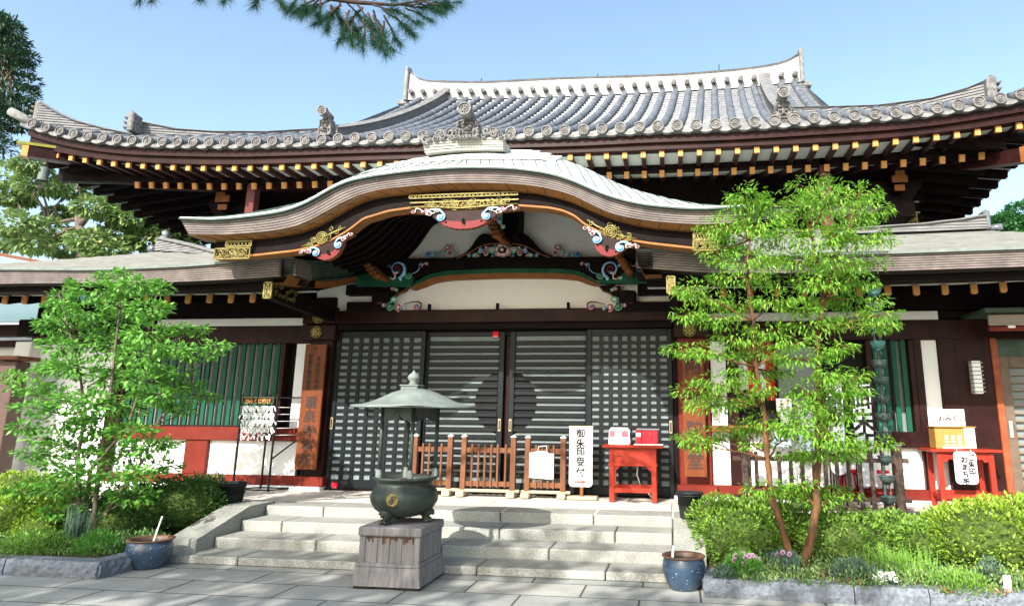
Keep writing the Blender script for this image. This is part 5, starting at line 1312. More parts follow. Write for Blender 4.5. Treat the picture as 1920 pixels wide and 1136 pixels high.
# ================================================================== red table with drawer
m_rtab = new_mat('vermilion_table', (.30, .030, .016), rough=.42, var=.15, scale=4)
def red_table(cx, Y0, w_, d, h, label, drawer=True, corbel=False):
    t = thing('red_table', (cx, Y0+d/2, ZP), label, 'table')
    mb = MB(); mb.bbox(cx-w_/2-.09, cx+w_/2+.09, Y0-.05, Y0+d+.05, ZP+h-.035, ZP+h, .006); mb.build('table_top', m_rtab, t)
    for sx in (-1, 1):
        for yy in (Y0, Y0+d-.06):
            x = cx+sx*(w_/2-.035)
            mb = MB(); mb.bbox(x-.033, x+.033, yy, yy+.06, ZP, ZP+h-.035, .006); mb.build('leg', m_rtab, t)
    if drawer:
        mb = MB(); mb.bbox(cx-w_/2+.06, cx+w_/2-.06, Y0+.008, Y0+d-.01, ZP+h-.24, ZP+h-.035, .004); ap = mb.build('apron', m_rtab, t)
        mb = MB(); mb.bbox(cx-w_/2+.075, cx-w_/2+.20, Y0-.002, Y0+.02, ZP+h-.215, ZP+h-.05, .004); dr = mb.build('drawer', m_rtab, ap)
        mb = MB(); mb.bbox(cx-w_/2+.10, cx-w_/2+.165, Y0-.016, Y0, ZP+h-.14, ZP+h-.125, .004); mb.build('handle', m_orange, dr)
        mb = MB(); mb.bbox(cx-w_/2-.01, cx+w_/2+.01, Y0-.008, Y0+.05, ZP+h-.27, ZP+h-.235, .004); mb.build('rail', m_rtab, t)
        for s in (-1, 1): mb = MB(); x = cx+s*(w_/2-.07); mb.prism([(x, ZP+h-.27), (x-s*.08, ZP+h-.27), (x-s*.05, ZP+h-.3), (x-s*.01, ZP+h-.33), (x, ZP+h-.36)], Y0+.01, Y0+.035); mb.build('corner_bracket', m_rtab, t)
    else:
        mb = MB(); mb.bbox(cx-w_/2+.06, cx+w_/2-.06, Y0+.008, Y0+.03, ZP+h-.10, ZP+h-.035, .004); mb.build('apron', m_rtab, t)
        for s in (-1, 1):
            x = cx+s*(w_/2-.07); mb = MB(); mb.prism([(x, ZP+h-.10), (x-s*.15, ZP+h-.10), (x-s*.12, ZP+h-.13), (x-s*.07, ZP+h-.12), (x-s*.05, ZP+h-.16), (x, ZP+h-.15)], Y0+.01, Y0+.035); mb.build('corner_bracket', m_rtab, t)
    zl = ZP+.15
    mb = MB(); mb.bbox(cx-w_/2+.06, cx+w_/2-.06, Y0+.01, Y0+.04, zl-.03, zl+.03, .004); mb.build('stretcher', m_rtab, t)
    mb = MB(); mb.bbox(cx-w_/2+.06, cx+w_/2-.06, Y0+d-.04, Y0+d-.01, zl+.0, zl+.05, .004); mb.build('stretcher', m_rtab, t)
    for s in (-1, 1): mb = MB(); x = cx+s*(w_/2-.035); mb.bbox(x-.02, x+.02, Y0+.06, Y0+d-.06, zl-.02, zl+.03, .004); mb.build('stretcher', m_rtab, t)
    return t
tx = (at(1144, 880, Y=9.56).x+at(1229, 880, Y=9.56).x)/2; tw = at(1232, 880, Y=9.56).x-at(1143, 880, Y=9.56).x
hT = at(1190, 836, Y=9.53).z-ZP+.01
red_table(tx, 9.56, tw, .36, hT, 'vermilion table with a small drawer standing before the right lattice door')
zT_ = ZP+hT
# clear-lidded box
a = at(1141, 833, Y=9.6); b = at(1181, 833, Y=9.6)
m_clear = new_mat('milky_plastic', (.80, .76, .68), rough=.2, coat=.5, var=.05)
ob = thing('charm_box', ((a.x+b.x)/2, 9.72, zT_), 'small white plastic box with a milky lid and red cards inside on the table', 'box')
mb = MB(); mb.bbox(a.x, b.x, 9.6, 9.85, zT_+.002, zT_+.095, .012); mb.build('base', m_white, ob)
mb = MB(); w_ = b.x-a.x; mb.prism([(a.x+.004, zT_+.096), (b.x-.004, zT_+.096), (b.x-.006, zT_+.19), (b.x-.035, zT_+.225), (a.x+.035, zT_+.225), (a.x+.006, zT_+.19)], 9.605, 9.845); mb.build('lid', m_clear, ob)
for u0, u1 in ((.06, .30), (.62, .92)): mb = MB(); mb.bbox(a.x+w_*u0, a.x+w_*u1, 9.60, 9.606, zT_+.105, zT_+.185, .002); mb.build('red_card', new_mat('pink_red_card', (.60, .10, .14), var=.8, scale=60), ob)
mb = MB(); mb.bbox(a.x+w_*.33, a.x+w_*.6, 9.598, 9.606, zT_+.1, zT_+.215, .002); mb.build('white_card', m_white, ob)
a = at(1193, 833, Y=9.6); b = at(1235, 833, Y=9.6)
rb_ = thing('red_box', ((a.x+b.x)/2, 9.72, zT_), 'red plastic tub with a dark lid at the right of the table', 'box')
m_rp = new_mat('red_plastic', (.50, .008, .02), rough=.3, spec=.4, var=.08)
mb = MB(); mb.bbox(a.x+.07, b.x-.01, 9.62, 9.82, zT_+.02, zT_+.195, .01); tb = mb.build('tub', m_rp, rb_)
for k in range(4): mb = MB(); x = a.x+.10+k*.05; mb.bbox(x, x+.02, 9.612, 9.63, zT_+.03, zT_+.14, .003); mb.build('rib', m_rp, tb)
mb = MB(); mb.bbox(a.x-.0, b.x+.01, 9.61, 9.83, zT_+.195, zT_+.215, .005); mb.build('lid', new_mat('grey_lid', (.18, .17, .18)), rb_)
mb = MB(); mb.bbox(a.x-.01, a.x+.07, 9.60, 9.75, zT_+.02, zT_+.19, .01); ca = mb.build('card_case', m_rp, rb_)
mb = MB(); mb.bbox(a.x-.0, a.x+.06, 9.596, 9.6, zT_+.11, zT_+.16, .002); mb.build('label', m_white, ca)
tr = thing('tray', ((a.x+b.x)/2, 9.7, zT_), 'thin clear tray under the red tub, overhanging the table end', 'tray')
mb = MB(); mb.bbox(a.x-.03, b.x+.06, 9.56, 9.86, zT_+.001, zT_+.016, .004); mb.build('tray_body', new_mat('clear_tray', (.55, .55, .52), rough=.15, coat=.6), tr)
mb = MB(); c = at(1196, 860, Y=9.9); mb.tube([(c.x, 9.9, zT_-.25), (c.x-.015, 9.92, zT_-.4), (c.x+.03, 9.95, zT_-.55), (c.x+.10, 9.96, ZP+.12), (c.x+.2, 9.97, ZP+.01)], .008, 6)
tag(mb.build('power_cable', m_white, None), 'thin white cable hanging down behind the vermilion table', 'cable')

# ================================================================== glazed pots and buckets
m_glaze = new_mat('blue_glaze', (.020, .038, .070), rough=.3, var=.5, scale=9, coat=.3, spec=.5, color2=(.04, .075, .125))
def speck(m):
    n = m.node_tree.nodes; l = m.node_tree.links; b = n['Principled BSDF']; src = b.inputs['Base Color'].links[0].from_socket
    tc = n.new('ShaderNodeTexCoord'); v = n.new('ShaderNodeTexVoronoi'); v.inputs['Scale'].default_value = 28; l.new(tc.outputs['Object'], v.inputs[0])
    c = n.new('ShaderNodeMath'); c.operation = 'LESS_THAN'; c.inputs[1].default_value = .13; l.new(v.outputs['Distance'], c.inputs[0])
    mx = n.new('ShaderNodeMix'); mx.data_type = 'RGBA'; mx.inputs['B'].default_value = (.45, .52, .58, 1); l.new(c.outputs[0], mx.inputs['Factor']); l.new(src, mx.inputs['A']); l.new(mx.outputs['Result'], b.inputs['Base Color'])
speck(m_glaze)
m_rim = new_mat('brown_rim', (.13, .07, .045), rough=.45, spec=.4, var=.3, scale=10)
m_water = new_mat('dark_water', (.02, .03, .02), rough=.05)
def pot(cx, cy, r, h, label, stick):
    t = thing('glazed_pot', (cx, cy, 0), label, 'pot', 'blue glazed water pots flanking the steps')
    mb = MB(); mb.lathe([(0, .004), (r*.62, .004), (r*.66, .02), (r*.8, h*.2), (r*.97, h*.5), (r*1.0, h*.68), (r*.95, h*.85), (r*.90, h*.93)], (cx, cy, 0), 40); mb.build('body', m_glaze, t)
    mb = MB(); mb.lathe([(r*.90, h*.92), (r*1.0, h*.95), (r*1.02, h*.985), (r*.98, h), (r*.86, h*.99), (r*.80, h*.93), (r*.8, h*.7)], (cx, cy, 0), 40); mb.build('rim', m_rim, t)
    mb = MB(); mb.lathe([(r*.81, h*.86), (0, h*.86)], (cx, cy, 0), 30); mb.build('water', m_water, t)
    s = stick; mb = MB(); mb.beam((cx+s[0], cy+s[1], h*.8), (cx+s[2], cy+s[3], h+s[4]), .022, .006); mb.build('white_tag', m_white, t)
    return t
def potfit(px0, px1, ybot, yrim, label, stick):
    b = at((px0+px1)/2, ybot, Z=0); a = at(px0, yrim+8, Y=b.y+.02); c = at(px1, yrim+8, Y=b.y+.02); r = (c.x-a.x)/2
    top = at((px0+px1)/2, yrim, Y=b.y+r*.9); cy = b.y+r*.62; a = at(px0, yrim, Y=cy); c = at(px1, yrim, Y=cy); r = (c.x-a.x)/2*math.cos(math.atan2(abs(a.x+c.x)/2, cy))**.9
    h = at((px0+px1)/2, yrim, Y=cy).z
    return pot((a.x+c.x)/2, cy, r, h, label, stick)
potfit(1241, 1322, 1110, 1039, 'blue speckled pot with a brown rim at the right end of the steps', (-.1, 0, -.09, .02, .07))
potfit(239, 329, 1072, 1008, 'blue glazed pot with a white stake at the left end of the steps', (.02, 0, .05, .05, .2))
m_bucket = new_mat('black_plastic', (.02, .021, .024), rough=.45, var=.4, scale=4)
def bucket(cx, cy, r, h, z, label):
    t = thing('planter_bucket', (cx, cy, z), label, 'bucket', 'black plastic buckets on the cheek walls')
    mb = MB(); mb.lathe([(0, .0), (r*.74, .0), (r*.76, .01), (r*.97, h*.93), (r*1.03, h*.94), (r*1.04, h), (r*.97, h), (r*.9, h*.5), (0, h*.5)], (cx, cy, z), 32); mb.build('body', m_bucket, t)
    mb = MB(); mb.lathe([(r*1.02, h*.86), (r*1.04, h*.86), (r*1.04, h*.9), (r*1.0, h*.9)], (cx, cy, z), 32); mb.build('rim_ring', m_bucket, t)
    return t
def bucketfit(px0, px1, pyb, pyt, Y, label):
    a = at(px0, pyt, Y=Y); c = at(px1, pyt, Y=Y); b = at((px0+px1)/2, pyb, Y=Y-.1); bucket((a.x+c.x)/2, Y, (c.x-a.x)/2, a.z-b.z, b.z, label)
bucketfit(413, 460, 949, 903, 8.35, 'black plastic bucket on the left cheek wall beside the clipped hedge')
bucketfit(1268, 1318, 973, 921, 8.05, 'black plastic bucket on the right cheek wall below the orange-brown sign board')

# ================================================================== carved name boards hung on the posts
def nameboard(c4, Y, label, cols):
    a = at(*c4[0], Y=Y); b = at(*c4[1], Y=Y); c = at(*c4[2], Y=Y); d = at(*c4[3], Y=Y)
    x0 = (a.x+d.x)/2; x1 = (b.x+c.x)/2; z0 = (c.z+d.z)/2; z1 = (a.z+b.z)/2
    t = thing('name_board', ((x0+x1)/2, Y, z0), label, 'sign board')
    mb = MB(); mb.bbox(x0, x1, Y, Y+.05, z0, z1, .008); mb.build('board', m_board, t)
    mb = MB(); mb.tube([((x0+x1)/2, Y-.02, z1-.07), ((x0+x1)/2, Y+.02, z1-.07)], .012, 6); mb.build('nail', m_ink, t)
    for s, px, py0, py1, size in cols:
        n = len(s); za, zb_ = at(px, py0, Y=Y).z, at(px, py1, Y=Y).z
        xx = x0+(x1-x0)*(px if px <= 1 else .5)
        for i, ch in enumerate(s):
            text('lettering', ch, m_ink2, t, xx, Y-.002, (za0 := za)+(zb_-za)*i/n, size, bold=.003)
    return t
def colz(Y, px, py): return at(px, py, Y=Y).z
def nameboard2(x0p, x1p, ytop, ybot, Y, label, cols):
    a = at(x0p[0], ytop, Y=Y); b = at(x1p[0], ytop, Y=Y); c = at(x1p[1], ybot, Y=Y); d = at(x0p[1], ybot, Y=Y)
    x0 = (a.x+d.x)/2; x1 = (b.x+c.x)/2; z0 = (c.z+d.z)/2; z1 = (a.z+b.z)/2
    t = thing('name_board', ((x0+x1)/2, Y, z0), label, 'sign board')
    mb = MB(); mb.bbox(x0, x1, Y, Y+.05, z0, z1, .008); mb.build('board', m_board, t)
    mb = MB(); mb.tube([((x0+x1)/2, Y-.02, z1-.07), ((x0+x1)/2, Y+.02, z1-.07)], .012, 6); mb.build('nail', m_ink, t)
    for s, u, py0, py1, size in cols:
        za, zb_ = colz(Y, x0p[0], py0), colz(Y, x0p[0], py1)
        for i, ch in enumerate(s):
            text('lettering', ch, m_ink2, t, x0+(x1-x0)*u, Y-.004, za+(zb_-za)*i/len(s), size, bold=.003)
nameboard2((572, 552), (612, 592), 645, 880, 9.98, 'reddish wooden name board hung left of the doors, its lower half in sunlight',
    [('天台宗大本山', .68, 668, 730, .085), ('目黒不動尊別當', .30, 664, 732, .075), ('瀧泉寺本坊', .5, 742, 876, .19)])
nameboard2((1280, 1281), (1320, 1326), 665, 894, 9.98, 'orange wooden name board with four black characters hung right of the doors', [('阿弥陀堂', .5, 672, 908, .24)])

# ================================================================== fortune slip rack
Y = 9.75
rk = thing('fortune_rack', (at(490, 918, Y=Y).x, Y, ZP), 'black metal rack for tying fortune slips with a small gold-lettered sign on top', 'rack')
g = lambda px, py=830: at(px, py, Y=Y)
xa_, xb_ = g(446).x, g(512).x
zt_ = g(480, 744).z; m_blk = new_mat('black_steel', (.015, .014, .014), rough=.4)
for x, yy in ((xa_, Y), (xb_, Y), (xb_+.22, Y+.35), (xa_+.22, Y+.35)):
    mb = MB(); mb.beam((x, yy, ZP), (x, yy, zt_+.02), .022, .022, up=(0, 1, 0)); po = mb.build('upright', m_blk, rk)
    mb = MB(); mb.lathe([(.0, .03), (.018, .02), (.014, 0)], (x, yy, zt_+.02), 8); mb.build('cap', m_blk, po)
mb = MB()
for a, b in (((xa_, Y), (xb_, Y)), ((xb_, Y), (xb_+.22, Y+.35)), ((xa_, Y), (xa_+.22, Y+.35)), ((xa_+.22, Y+.35), (xb_+.22, Y+.35))):
    mb.beam((a[0], a[1], zt_), (b[0], b[1], zt_), .018, .018); mb.beam((a[0], a[1], ZP+.02), (b[0], b[1], ZP+.02), .018, .018)
mb.beam((xb_, Y, ZP+.45), (xb_+.22, Y+.35, ZP+.75), .018, .018)
mb.build_each('frame_bar', m_blk, rk)
wires = [g(480, y).z for y in (763, 776, 789, 802, 815)]
for z in wires:
    mb = MB(); mb.tube([(xa_, Y, z), (xb_, Y, z)], .004, 5); mb.build('wire', m_blk, rk)
    mb = MB(); mb.tube([(xb_, Y, z), (xb_+.22, Y+.35, z)], .004, 5); mb.build('wire', m_white, rk)
a, b = g(458, 745), g(514, 756)
mb = MB(); mb.bbox(a.x, b.x, Y-.03, Y-.015, b.z, a.z, .003); sb = mb.build('sign_plate', m_ink, rk)
mb = MB(); lattice_ = [(a.x, b.z), (b.x, b.z), (b.x, a.z), (a.x, a.z)]
for k in range(4): p, q = lattice_[k], lattice_[(k+1) % 4]; mb.beam((p[0], Y-.031, p[1]), (q[0], Y-.031, q[1]), .006, .006, up=(0, 1, 0))
mb.build('gold_border', m_gold, sb)
text('lettering', 'おみくじ結び', m_yellow, sb, (a.x+b.x)/2, Y-.033, a.z-.018, .068, bold=.0015)
rnd = random.Random(4); m_paper = new_mat('slip_paper', (.84, .84, .84), rough=.8, var=.04)
protos = []
for v in range(4):
    mb = MB(); 
    L_ = rnd.uniform(.05, .085)
    for s in (-1, 1):
        q = [Vector((0, 0, 0)), Vector((s*rnd.uniform(.01, .03), -.018, -L_*.4)), Vector((s*rnd.uniform(.015, .045), -.014, -L_))]
        w_ = .011
        mb.grid([[(p.x-w_, p.y, p.z) for p in q], [(p.x+w_, p.y-.003, p.z+.003) for p in q]])
    mb.tube([(-.016, -.012, .004), (0, -.02, .006), (.016, -.012, .0)], .009, 5)
    protos.append(mb)
first = {}
for wi, z in enumerate(wires):
    n = 17 if wi < 3 else (15 if wi == 3 else 6)
    for k in range(n):
        x = xa_+.02+(xb_-xa_-.03)*(k+.5)/n+rnd.uniform(-.008, .008)
        if wi >= 3 and k < 3 and wi == 3: x += .01
        v = rnd.randrange(4)
        if v not in first:
            o = protos[v].build('paper_slip', m_paper); first[v] = o
        else:
            o = first[v].copy(); COL.objects.link(o)
        o.location = (x, Y-.004, z); o.rotation_euler = (0, rnd.uniform(-.5, .5), rnd.uniform(-.4, .4)); s_ = rnd.uniform(.9, 1.25); o.scale = (s_, s_, s_)
        tag(o, 'white folded fortune slip tied to a wire of the black rack', 'paper slip', 'fortune slips tied to the rack')

# ================================================================== right side: fence, banners, notices, stools, table
m_dw = new_mat('dark_stained_timber', (.075, .05, .04), rough=.6, var=.4, scale=4, stretch=(4, 4, .6))
Y = 9.35
rf_ = thing('picket_fence', (at(1540, 950, Y=Y).x, Y, ZP), 'dark brown open picket fence behind the two-trunked tree', 'fence')
g = lambda px, py=880: at(px, py, Y=Y)
for px, top, w_ in ((1400, 812, .11), (1683, 836, .11)):
    p = g(px); mb = MB(); mb.bbox(p.x-w_/2, p.x+w_/2, Y-.05, Y+.05, ZP-.03, g(px, top).z, .01); po = mb.build('post', m_dw, rf_)
    mb = MB(); mb.bbox(p.x-w_/2-.008, p.x+w_/2+.008, Y-.058, Y+.058, g(px, top).z, g(px, top).z+.02, .008); mb.build('post_cap', m_verd, po)
for i in range(12):
    px = 1418+i*21.5; p = g(px); mb = MB(); mb.bbox(p.x-.024, p.x+.024, Y-.045, Y-.015, ZP-.02, g(px, 846-i*.3).z, .004); mb.build('picket', m_dw, rf_)
for y0 in (858, 930):
    mb = MB(); za, zb_ = g(1400, y0-3).z, g(1400, y0+5).z; mb.bbox(g(1375).x, g(1705).x, Y-.012, Y+.025, zb_, za, .005); mb.build('rail', m_dw, rf_)
mb = MB(); mb.bbox(g(1375).x, g(1705).x, Y-.07, Y+.07, ZP-.03, ZP+.03, .01); mb.build('ground_beam', m_dw, rf_)
# big cloth banner with large characters, and the white board beside it
Y = 9.75
def placard(name, x0, y0, x1, y1, Y, label, cat, mat=m_white, th=.015, r=None, stand=False):
    a = at(x0, y0, Y=Y); b = at(x1, y1, Y=Y); t = thing(name, ((a.x+b.x)/2, Y, b.z), label, cat)
    mb = MB()
    if r: mb.prism(rounded(a.x, b.x, b.z, a.z, r), Y, Y+th)
    else: mb.bbox(a.x, b.x, Y, Y+th, b.z, a.z, .004)
    mb.build('board', mat, t)
    if stand:
        for s in (.15, .85):
            x = a.x+(b.x-a.x)*s; mb = MB(); mb.beam((x, Y+th+.012, a.z-.05), (x, Y+.25, ZP), .02, .02); mb.build('strut', m_blk, t)
            mb = MB(); mb.beam((x, Y+th+.012, a.z-.05), (x, Y+.02, ZP), .02, .02); mb.build('leg', m_blk, t)
    return t, a, b
m_banner = new_mat('banner_cloth', (.74, .77, .82), rough=.8, var=.06, scale=3)
t, a, b = placard('cloth_banner', 1596, 720, 1646, 912, Y, 'tall pale cloth banner with big brushed characters behind the leafy tree', 'banner', m_banner, stand=True)
for ch, yy in zip('御朱印', (712, 758, 803)): text('lettering', ch, m_ink, t, a.x+(b.x-a.x)*.52, Y-.003, at(1620, yy+8, Y=Y).z, .34, bold=.006)
mb = MB(); mb.bbox(a.x-.03, b.x+.03, Y-.01, Y+.02, a.z, a.z+.025, .005); mb.build('head_rod', m_blk, t)
t, a, b = placard('notice_board', 1546, 698, 1590, 890, Y+.05, 'rounded white notice board with small black writing left of the tall banner', 'sign', m_banner, r=.09, stand=True)
for ch, yy in zip('御朱印受付', (702, 722, 742, 762, 782)): text('lettering', ch, m_ink, t, a.x+(b.x-a.x)*.35, Y+.047, at(1560, yy, Y=Y).z, .13, bold=.004)
for k in range(7): text('lettering', '順番にお待ち下さい'[k], m_ink, t, a.x+(b.x-a.x)*.75, Y+.047, at(1580, 740+k*11, Y=Y).z, .06)
t, a, b = placard('price_card', 1455, 747, 1485, 772, 9.98, 'small white card with red and black writing on the reception counter', 'card', new_mat('pinkish_card', (.78, .70, .66)))
for k in range(4):
    text('lettering', '祈願受付'[k], m_ink, t, a.x+.07, 9.977, a.z-.012-k*.042, .042); text('lettering', '御守御札'[k], new_mat('red_ink', (.5, .03, .03)) if k == 0 else m_ink, t, a.x+.15, 9.977, a.z-.012-k*.042, .042)
mb = MB(); mb.bbox((a.x+b.x)/2-.05, (a.x+b.x)/2+.05, 9.985, 10.0, 1.405, b.z, .003); mb.build('card_stand', m_white, t)
t, a, b = placard('window_poster', 1496, 757, 1526, 800, 10.0, 'white sunlit poster propped in the reception window', 'poster')
for k in range(3): mb = MB(); mb.tube([(a.x+.03, 9.998, a.z-.05-k*.05), (a.x+.12, 9.998, a.z-.09-k*.04), (b.x-.03, 9.998, a.z-.04-k*.06)], .004, 4); mb.build('drawing_line', m_lblue, t)
t, a, b = placard('window_sign', 1446, 806, 1484, 838, 9.95, 'pale blue sign hung under the counter with one black character', 'sign', new_mat('pale_blue_card', (.58, .68, .80)))
text('lettering', '口', m_ink, t, (a.x+b.x)/2+.03, 9.947, a.z-.05, .13, bold=.004)
text('lettering', '入', m_ink, t, (a.x+b.x)/2-.09, 9.947, a.z-.05, .11, bold=.004)
t, a, b = placard('leaflet_panel', 1493, 803, 1532, 850, 9.95, 'light blue leaflet panel with columns of small writing under the counter', 'poster', new_mat('pale_blue_leaflet', (.62, .71, .80)))
for c in range(3):
    for k in range(7): text('lettering', 'ご朱印お待ち所への方案内'[(c*4+k) % 12], m_ink, t, b.x-.06-c*.09, 9.947, a.z-.03-k*.045, .04, bold=.001)
# red stools
def stool(px, py, label):
    p = at(px, py, Z=ZP); cx, cy = p.x, p.y; h = .42; t = thing('red_stool', (cx, cy, ZP), label, 'stool', 'red metal stools behind the picket fence')
    m_rs = bpy.data.materials.get('stool_red') or new_mat('stool_red', (.62, .015, .025), rough=.3)
    mb = MB(); mb.lathe([(0, h+.015), (.135, h+.015), (.145, h), (.135, h-.02), (0, h-.02)], (cx, cy, ZP), 28); mb.build('seat', m_rs, t)
    for a in (45, 135, 225, 315):
        c, s = math.cos(R(a)), math.sin(R(a)); mb = MB(); mb.tube([(cx+.08*c, cy+.08*s, ZP+h-.02), (cx+.12*c, cy+.12*s, ZP+h-.06), (cx+.17*c, cy+.17*s, ZP)], .012, 8); mb.build('leg', m_rs, t)
    mb = MB(); mb.tube([(cx+.145*math.cos(q), cy+.145*math.sin(q), ZP+.16) for q in np.linspace(0, 6.283, 25)], .008, 6); mb.build('foot_ring', m_rs, t)
stool(1596, 944, 'left red metal stool standing behind the picket fence'); stool(1652, 946, 'right red metal stool behind the hanging rain chain')
# rain chain of copper cups
m_cup = new_mat('patinated_copper', (.055, .08, .075), rough=.5, var=.35, scale=10)
m_cup2 = new_mat('turquoise_copper', (.09, .22, .21), rough=.5, var=.3, scale=10)
Yc = 8.45
rc = thing('rain_chain', (at(1650, 900, Y=Yc).x, Yc, ZP), 'rain chain of green copper cups hanging from the right eave to the basin', 'rain chain')
def cup(x, z, r, h, mat, parent, name='cup', Y=Yc):
    mb = MB(); mb.lathe([(r*.30, -h), (r*.62, -h*.93), (r*.88, -h*.62), (r*1.0, -h*.25), (r*1.0, -.012), (r*1.06, -.01), (r*1.06, 0), (r*.96, 0), (r*.7, -h*.5), (0, -h*.7)], (x, Y, z), 20)
    mb.lathe([(r*.25, -h-.02), (r*.4, -h), (r*.3, -h*.9)], (x, Y, z), 12); o = mb.build(name, mat, parent)
    return o
pts = [(1638,541,1),(1640,569,0),(1645,640,1),(1648,675,0),(1651,707,0),(1652,741,0),(1655,775,0),(1657,808,0),(1660,854,0),(1663,891,0),(1665,930,0)]
zs = []
for px, py, k in pts:
    p = at(px, py, Y=Yc); zs.append((p.x, p.z)); o = cup(p.x, p.z, .082, .085, m_cup2 if k else m_cup, rc)
xm = sum(x for x, z in zs)/len(zs)
for (xa1, za1), (xb1, zb1) in zip(zs[:-1], zs[1:]):
    for s in (-.03, .03):
        mb = MB(); n = max(2, int((za1-zb1-.08)/.035)); 
        for k in range(n):
            z = za1-.07-(za1-zb1-.07)*k/n; x = xa1+(xb1-xa1)*k/n+s
            c_ = [(x+.008*math.cos(q)*(1 if k % 2 else .3), Yc+.008*math.cos(q)*(.3 if k % 2 else 1), z-.012+.02*math.sin(q)) for q in np.linspace(0, 6.283, 9)]; mb.tube(c_, .0028, 4, cap=False)
        mb.build('chain', m_cup2, rc)
def spout(px, py, Y, parent, name='spout'):
    p = at(px, py, Y=Y); mb = MB(); mb.sm = True
    pr = [(p.x-.03, Y+.35, p.z+.10), (p.x-.03, Y+.1, p.z+.11), (p.x, Y+.02, p.z+.06), (p.x, Y, p.z-.04)]
    mb.tube(pr, [.10, .10, .085, .07], 12); return mb.build(name, new_mat('brown_downspout', (.22, .10, .085), rough=.45), parent)
spout(1634, 520, Yc, rc)
rc2 = thing('rain_chain', (at(168, 560, Y=Yc).x, Yc, 2.9), 'short turquoise copper cup under a bent brown spout at the left eave', 'rain chain')
p = at(163, 556, Y=Yc); cup(p.x, p.z, .075, .085, m_cup2, rc2)
p = at(165, 545, Y=Yc); spout(170, 540, Yc, rc2)
# stone basin under the chain
p = at(1690, 975, Z=.40)
ba = thing('stone_basin', (p.x, 8.45, .2), 'low black and white water basin half hidden in the clipped bushes under the rain chain', 'basin')
bx_c = at(1675, 972, Y=8.45).x+.05; zb_ = at(1675, 972, Y=8.3).z
mb = MB(); mb.lathe([(0, zb_-.04), (.34, zb_-.04), (.38, zb_+.0), (.46, zb_+.01), (.52, zb_-.03), (.50, zb_-.12), (.4, zb_-.3)], (bx_c, 8.45, 0), 36); mb.build('rim', new_mat('pale_rock', (.48, .48, .47), rough=.7, var=.8, scale=5, color2=(.6, .6, .6)), ba)
mb = MB(); mb.lathe([(.37, zb_-.006), (0, zb_-.006)], (bx_c, 8.45, 0), 30); mb.build('water', m_water, ba)
mb = MB(); mb.bbox(bx_c-.12, bx_c+.30, 8.3, 8.6, zb_-.0, zb_+.05, .02); mb.build('black_slab', m_bucket, ba)
# second red table with fortune boxes
t2x = (at(1753, 900, Y=10.0).x+at(1866, 900, Y=9.8).x)/2; YT2 = 9.72
xL, xR = at(1755, 880, Y=YT2).x, at(1872, 880, Y=YT2).x
h2 = at(1800, 842, Y=YT2).z-ZP
red_table((xL+xR)/2, YT2, xR-xL-.06, .42, h2, 'tall vermilion table with curved brackets beside the right entrance', drawer=False)
zt2 = ZP+h2
a = at(1757, 840, Y=YT2+.04); b = at(1833, 840, Y=YT2+.04)
fb = thing('fortune_box', ((a.x+b.x)/2, YT2+.15, zt2), 'yellow wooden fortune slip case with three pigeonholes on the right table', 'box')
m_ply = new_mat('yellow_ply', (.42, .22, .06), rough=.45, var=.15, scale=4)
hf = at(1790, 801, Y=YT2+.04).z-zt2
mb = MB(); mb.bbox(a.x, b.x, YT2+.06, YT2+.3, zt2+.002, zt2+hf, .006); fbx = mb.build('case', m_ply, fb)
mb = MB(); mb.bbox(a.x-.01, b.x+.01, YT2+.03, YT2+.31, zt2+hf, zt2+hf+.012, .004); mb.build('case_lid', m_ply, fb)
wb = b.x-a.x
for k in range(3):
    xx = a.x+wb*(.27+.16*k); mb = MB()
    for j in range(4): mb.tube([(xx-.02, YT2+.055, zt2+.05+j*.035), (xx+.02, YT2+.045, zt2+.055+j*.035)], .012, 6)
    mb.build('slip_bundle', m_paper, fbx)
mb = MB(); mb.bbox(a.x+wb*.15, a.x+wb*.68, YT2+.04, YT2+.058, zt2+.006, zt2+.03, .003); mb.build('slip_tray', m_paper, fbx)
mb = MB(); mb.bbox(a.x+wb*.72, b.x-.01, YT2+.045, YT2+.058, zt2+.01, zt2+hf-.01, .003); mb.build('white_label', m_white, fbx)
for k, ch in enumerate('おみくじ'): text('lettering', ch, m_ink2, fbx, a.x+wb*.85, YT2+.043, zt2+hf-.025-k*.05, .05)
t, a, b = placard('fortune_card', 1757, 767, 1811, 799, YT2+.2, 'white card reading omikuji standing above the yellow case', 'card')
text('lettering', 'おみくじ', m_ink2, t, (a.x+b.x)/2, YT2+.197, (a.z+b.z)/2+.03, .085, bold=.002)
mb = MB(); mb.bbox((a.x+b.x)/2-.1, (a.x+b.x)/2+.1, YT2+.216, YT2+.23, zt2+.0, b.z+.02, .003); mb.build('card_back', m_ply, t)
t, a, b = placard('waiting_sign', 1787, 846, 1836, 908, YT2-.08, 'rounded white sign in Japanese hanging from the front of the right red table', 'sign', r=.05)
for k, ch in enumerate('ご朱印'): text('lettering', ch, m_ink, t, a.x+(b.x-a.x)*.76, YT2-.083, a.z-.03-k*.085, .085, bold=.003)
for k, ch in enumerate('おまち所'): text('lettering', ch, m_ink, t, a.x+(b.x-a.x)*.45, YT2-.083, a.z-.06-k*.088, .085, bold=.003)
for k, ch in enumerate('受付を済ませて下さい'): text('lettering', ch, m_ink, t, a.x+(b.x-a.x)*.17, YT2-.083, a.z-.07-k*.034, .032)
mb = MB(); mb.tube([(a.x+.05, YT2-.07, a.z), (a.x+.05, YT2-.055, zt2-.0)], .004, 4); mb.tube([(b.x-.05, YT2-.07, a.z), (b.x-.05, YT2-.055, zt2-.0)], .004, 4); mb.build('cord', m_white, t)
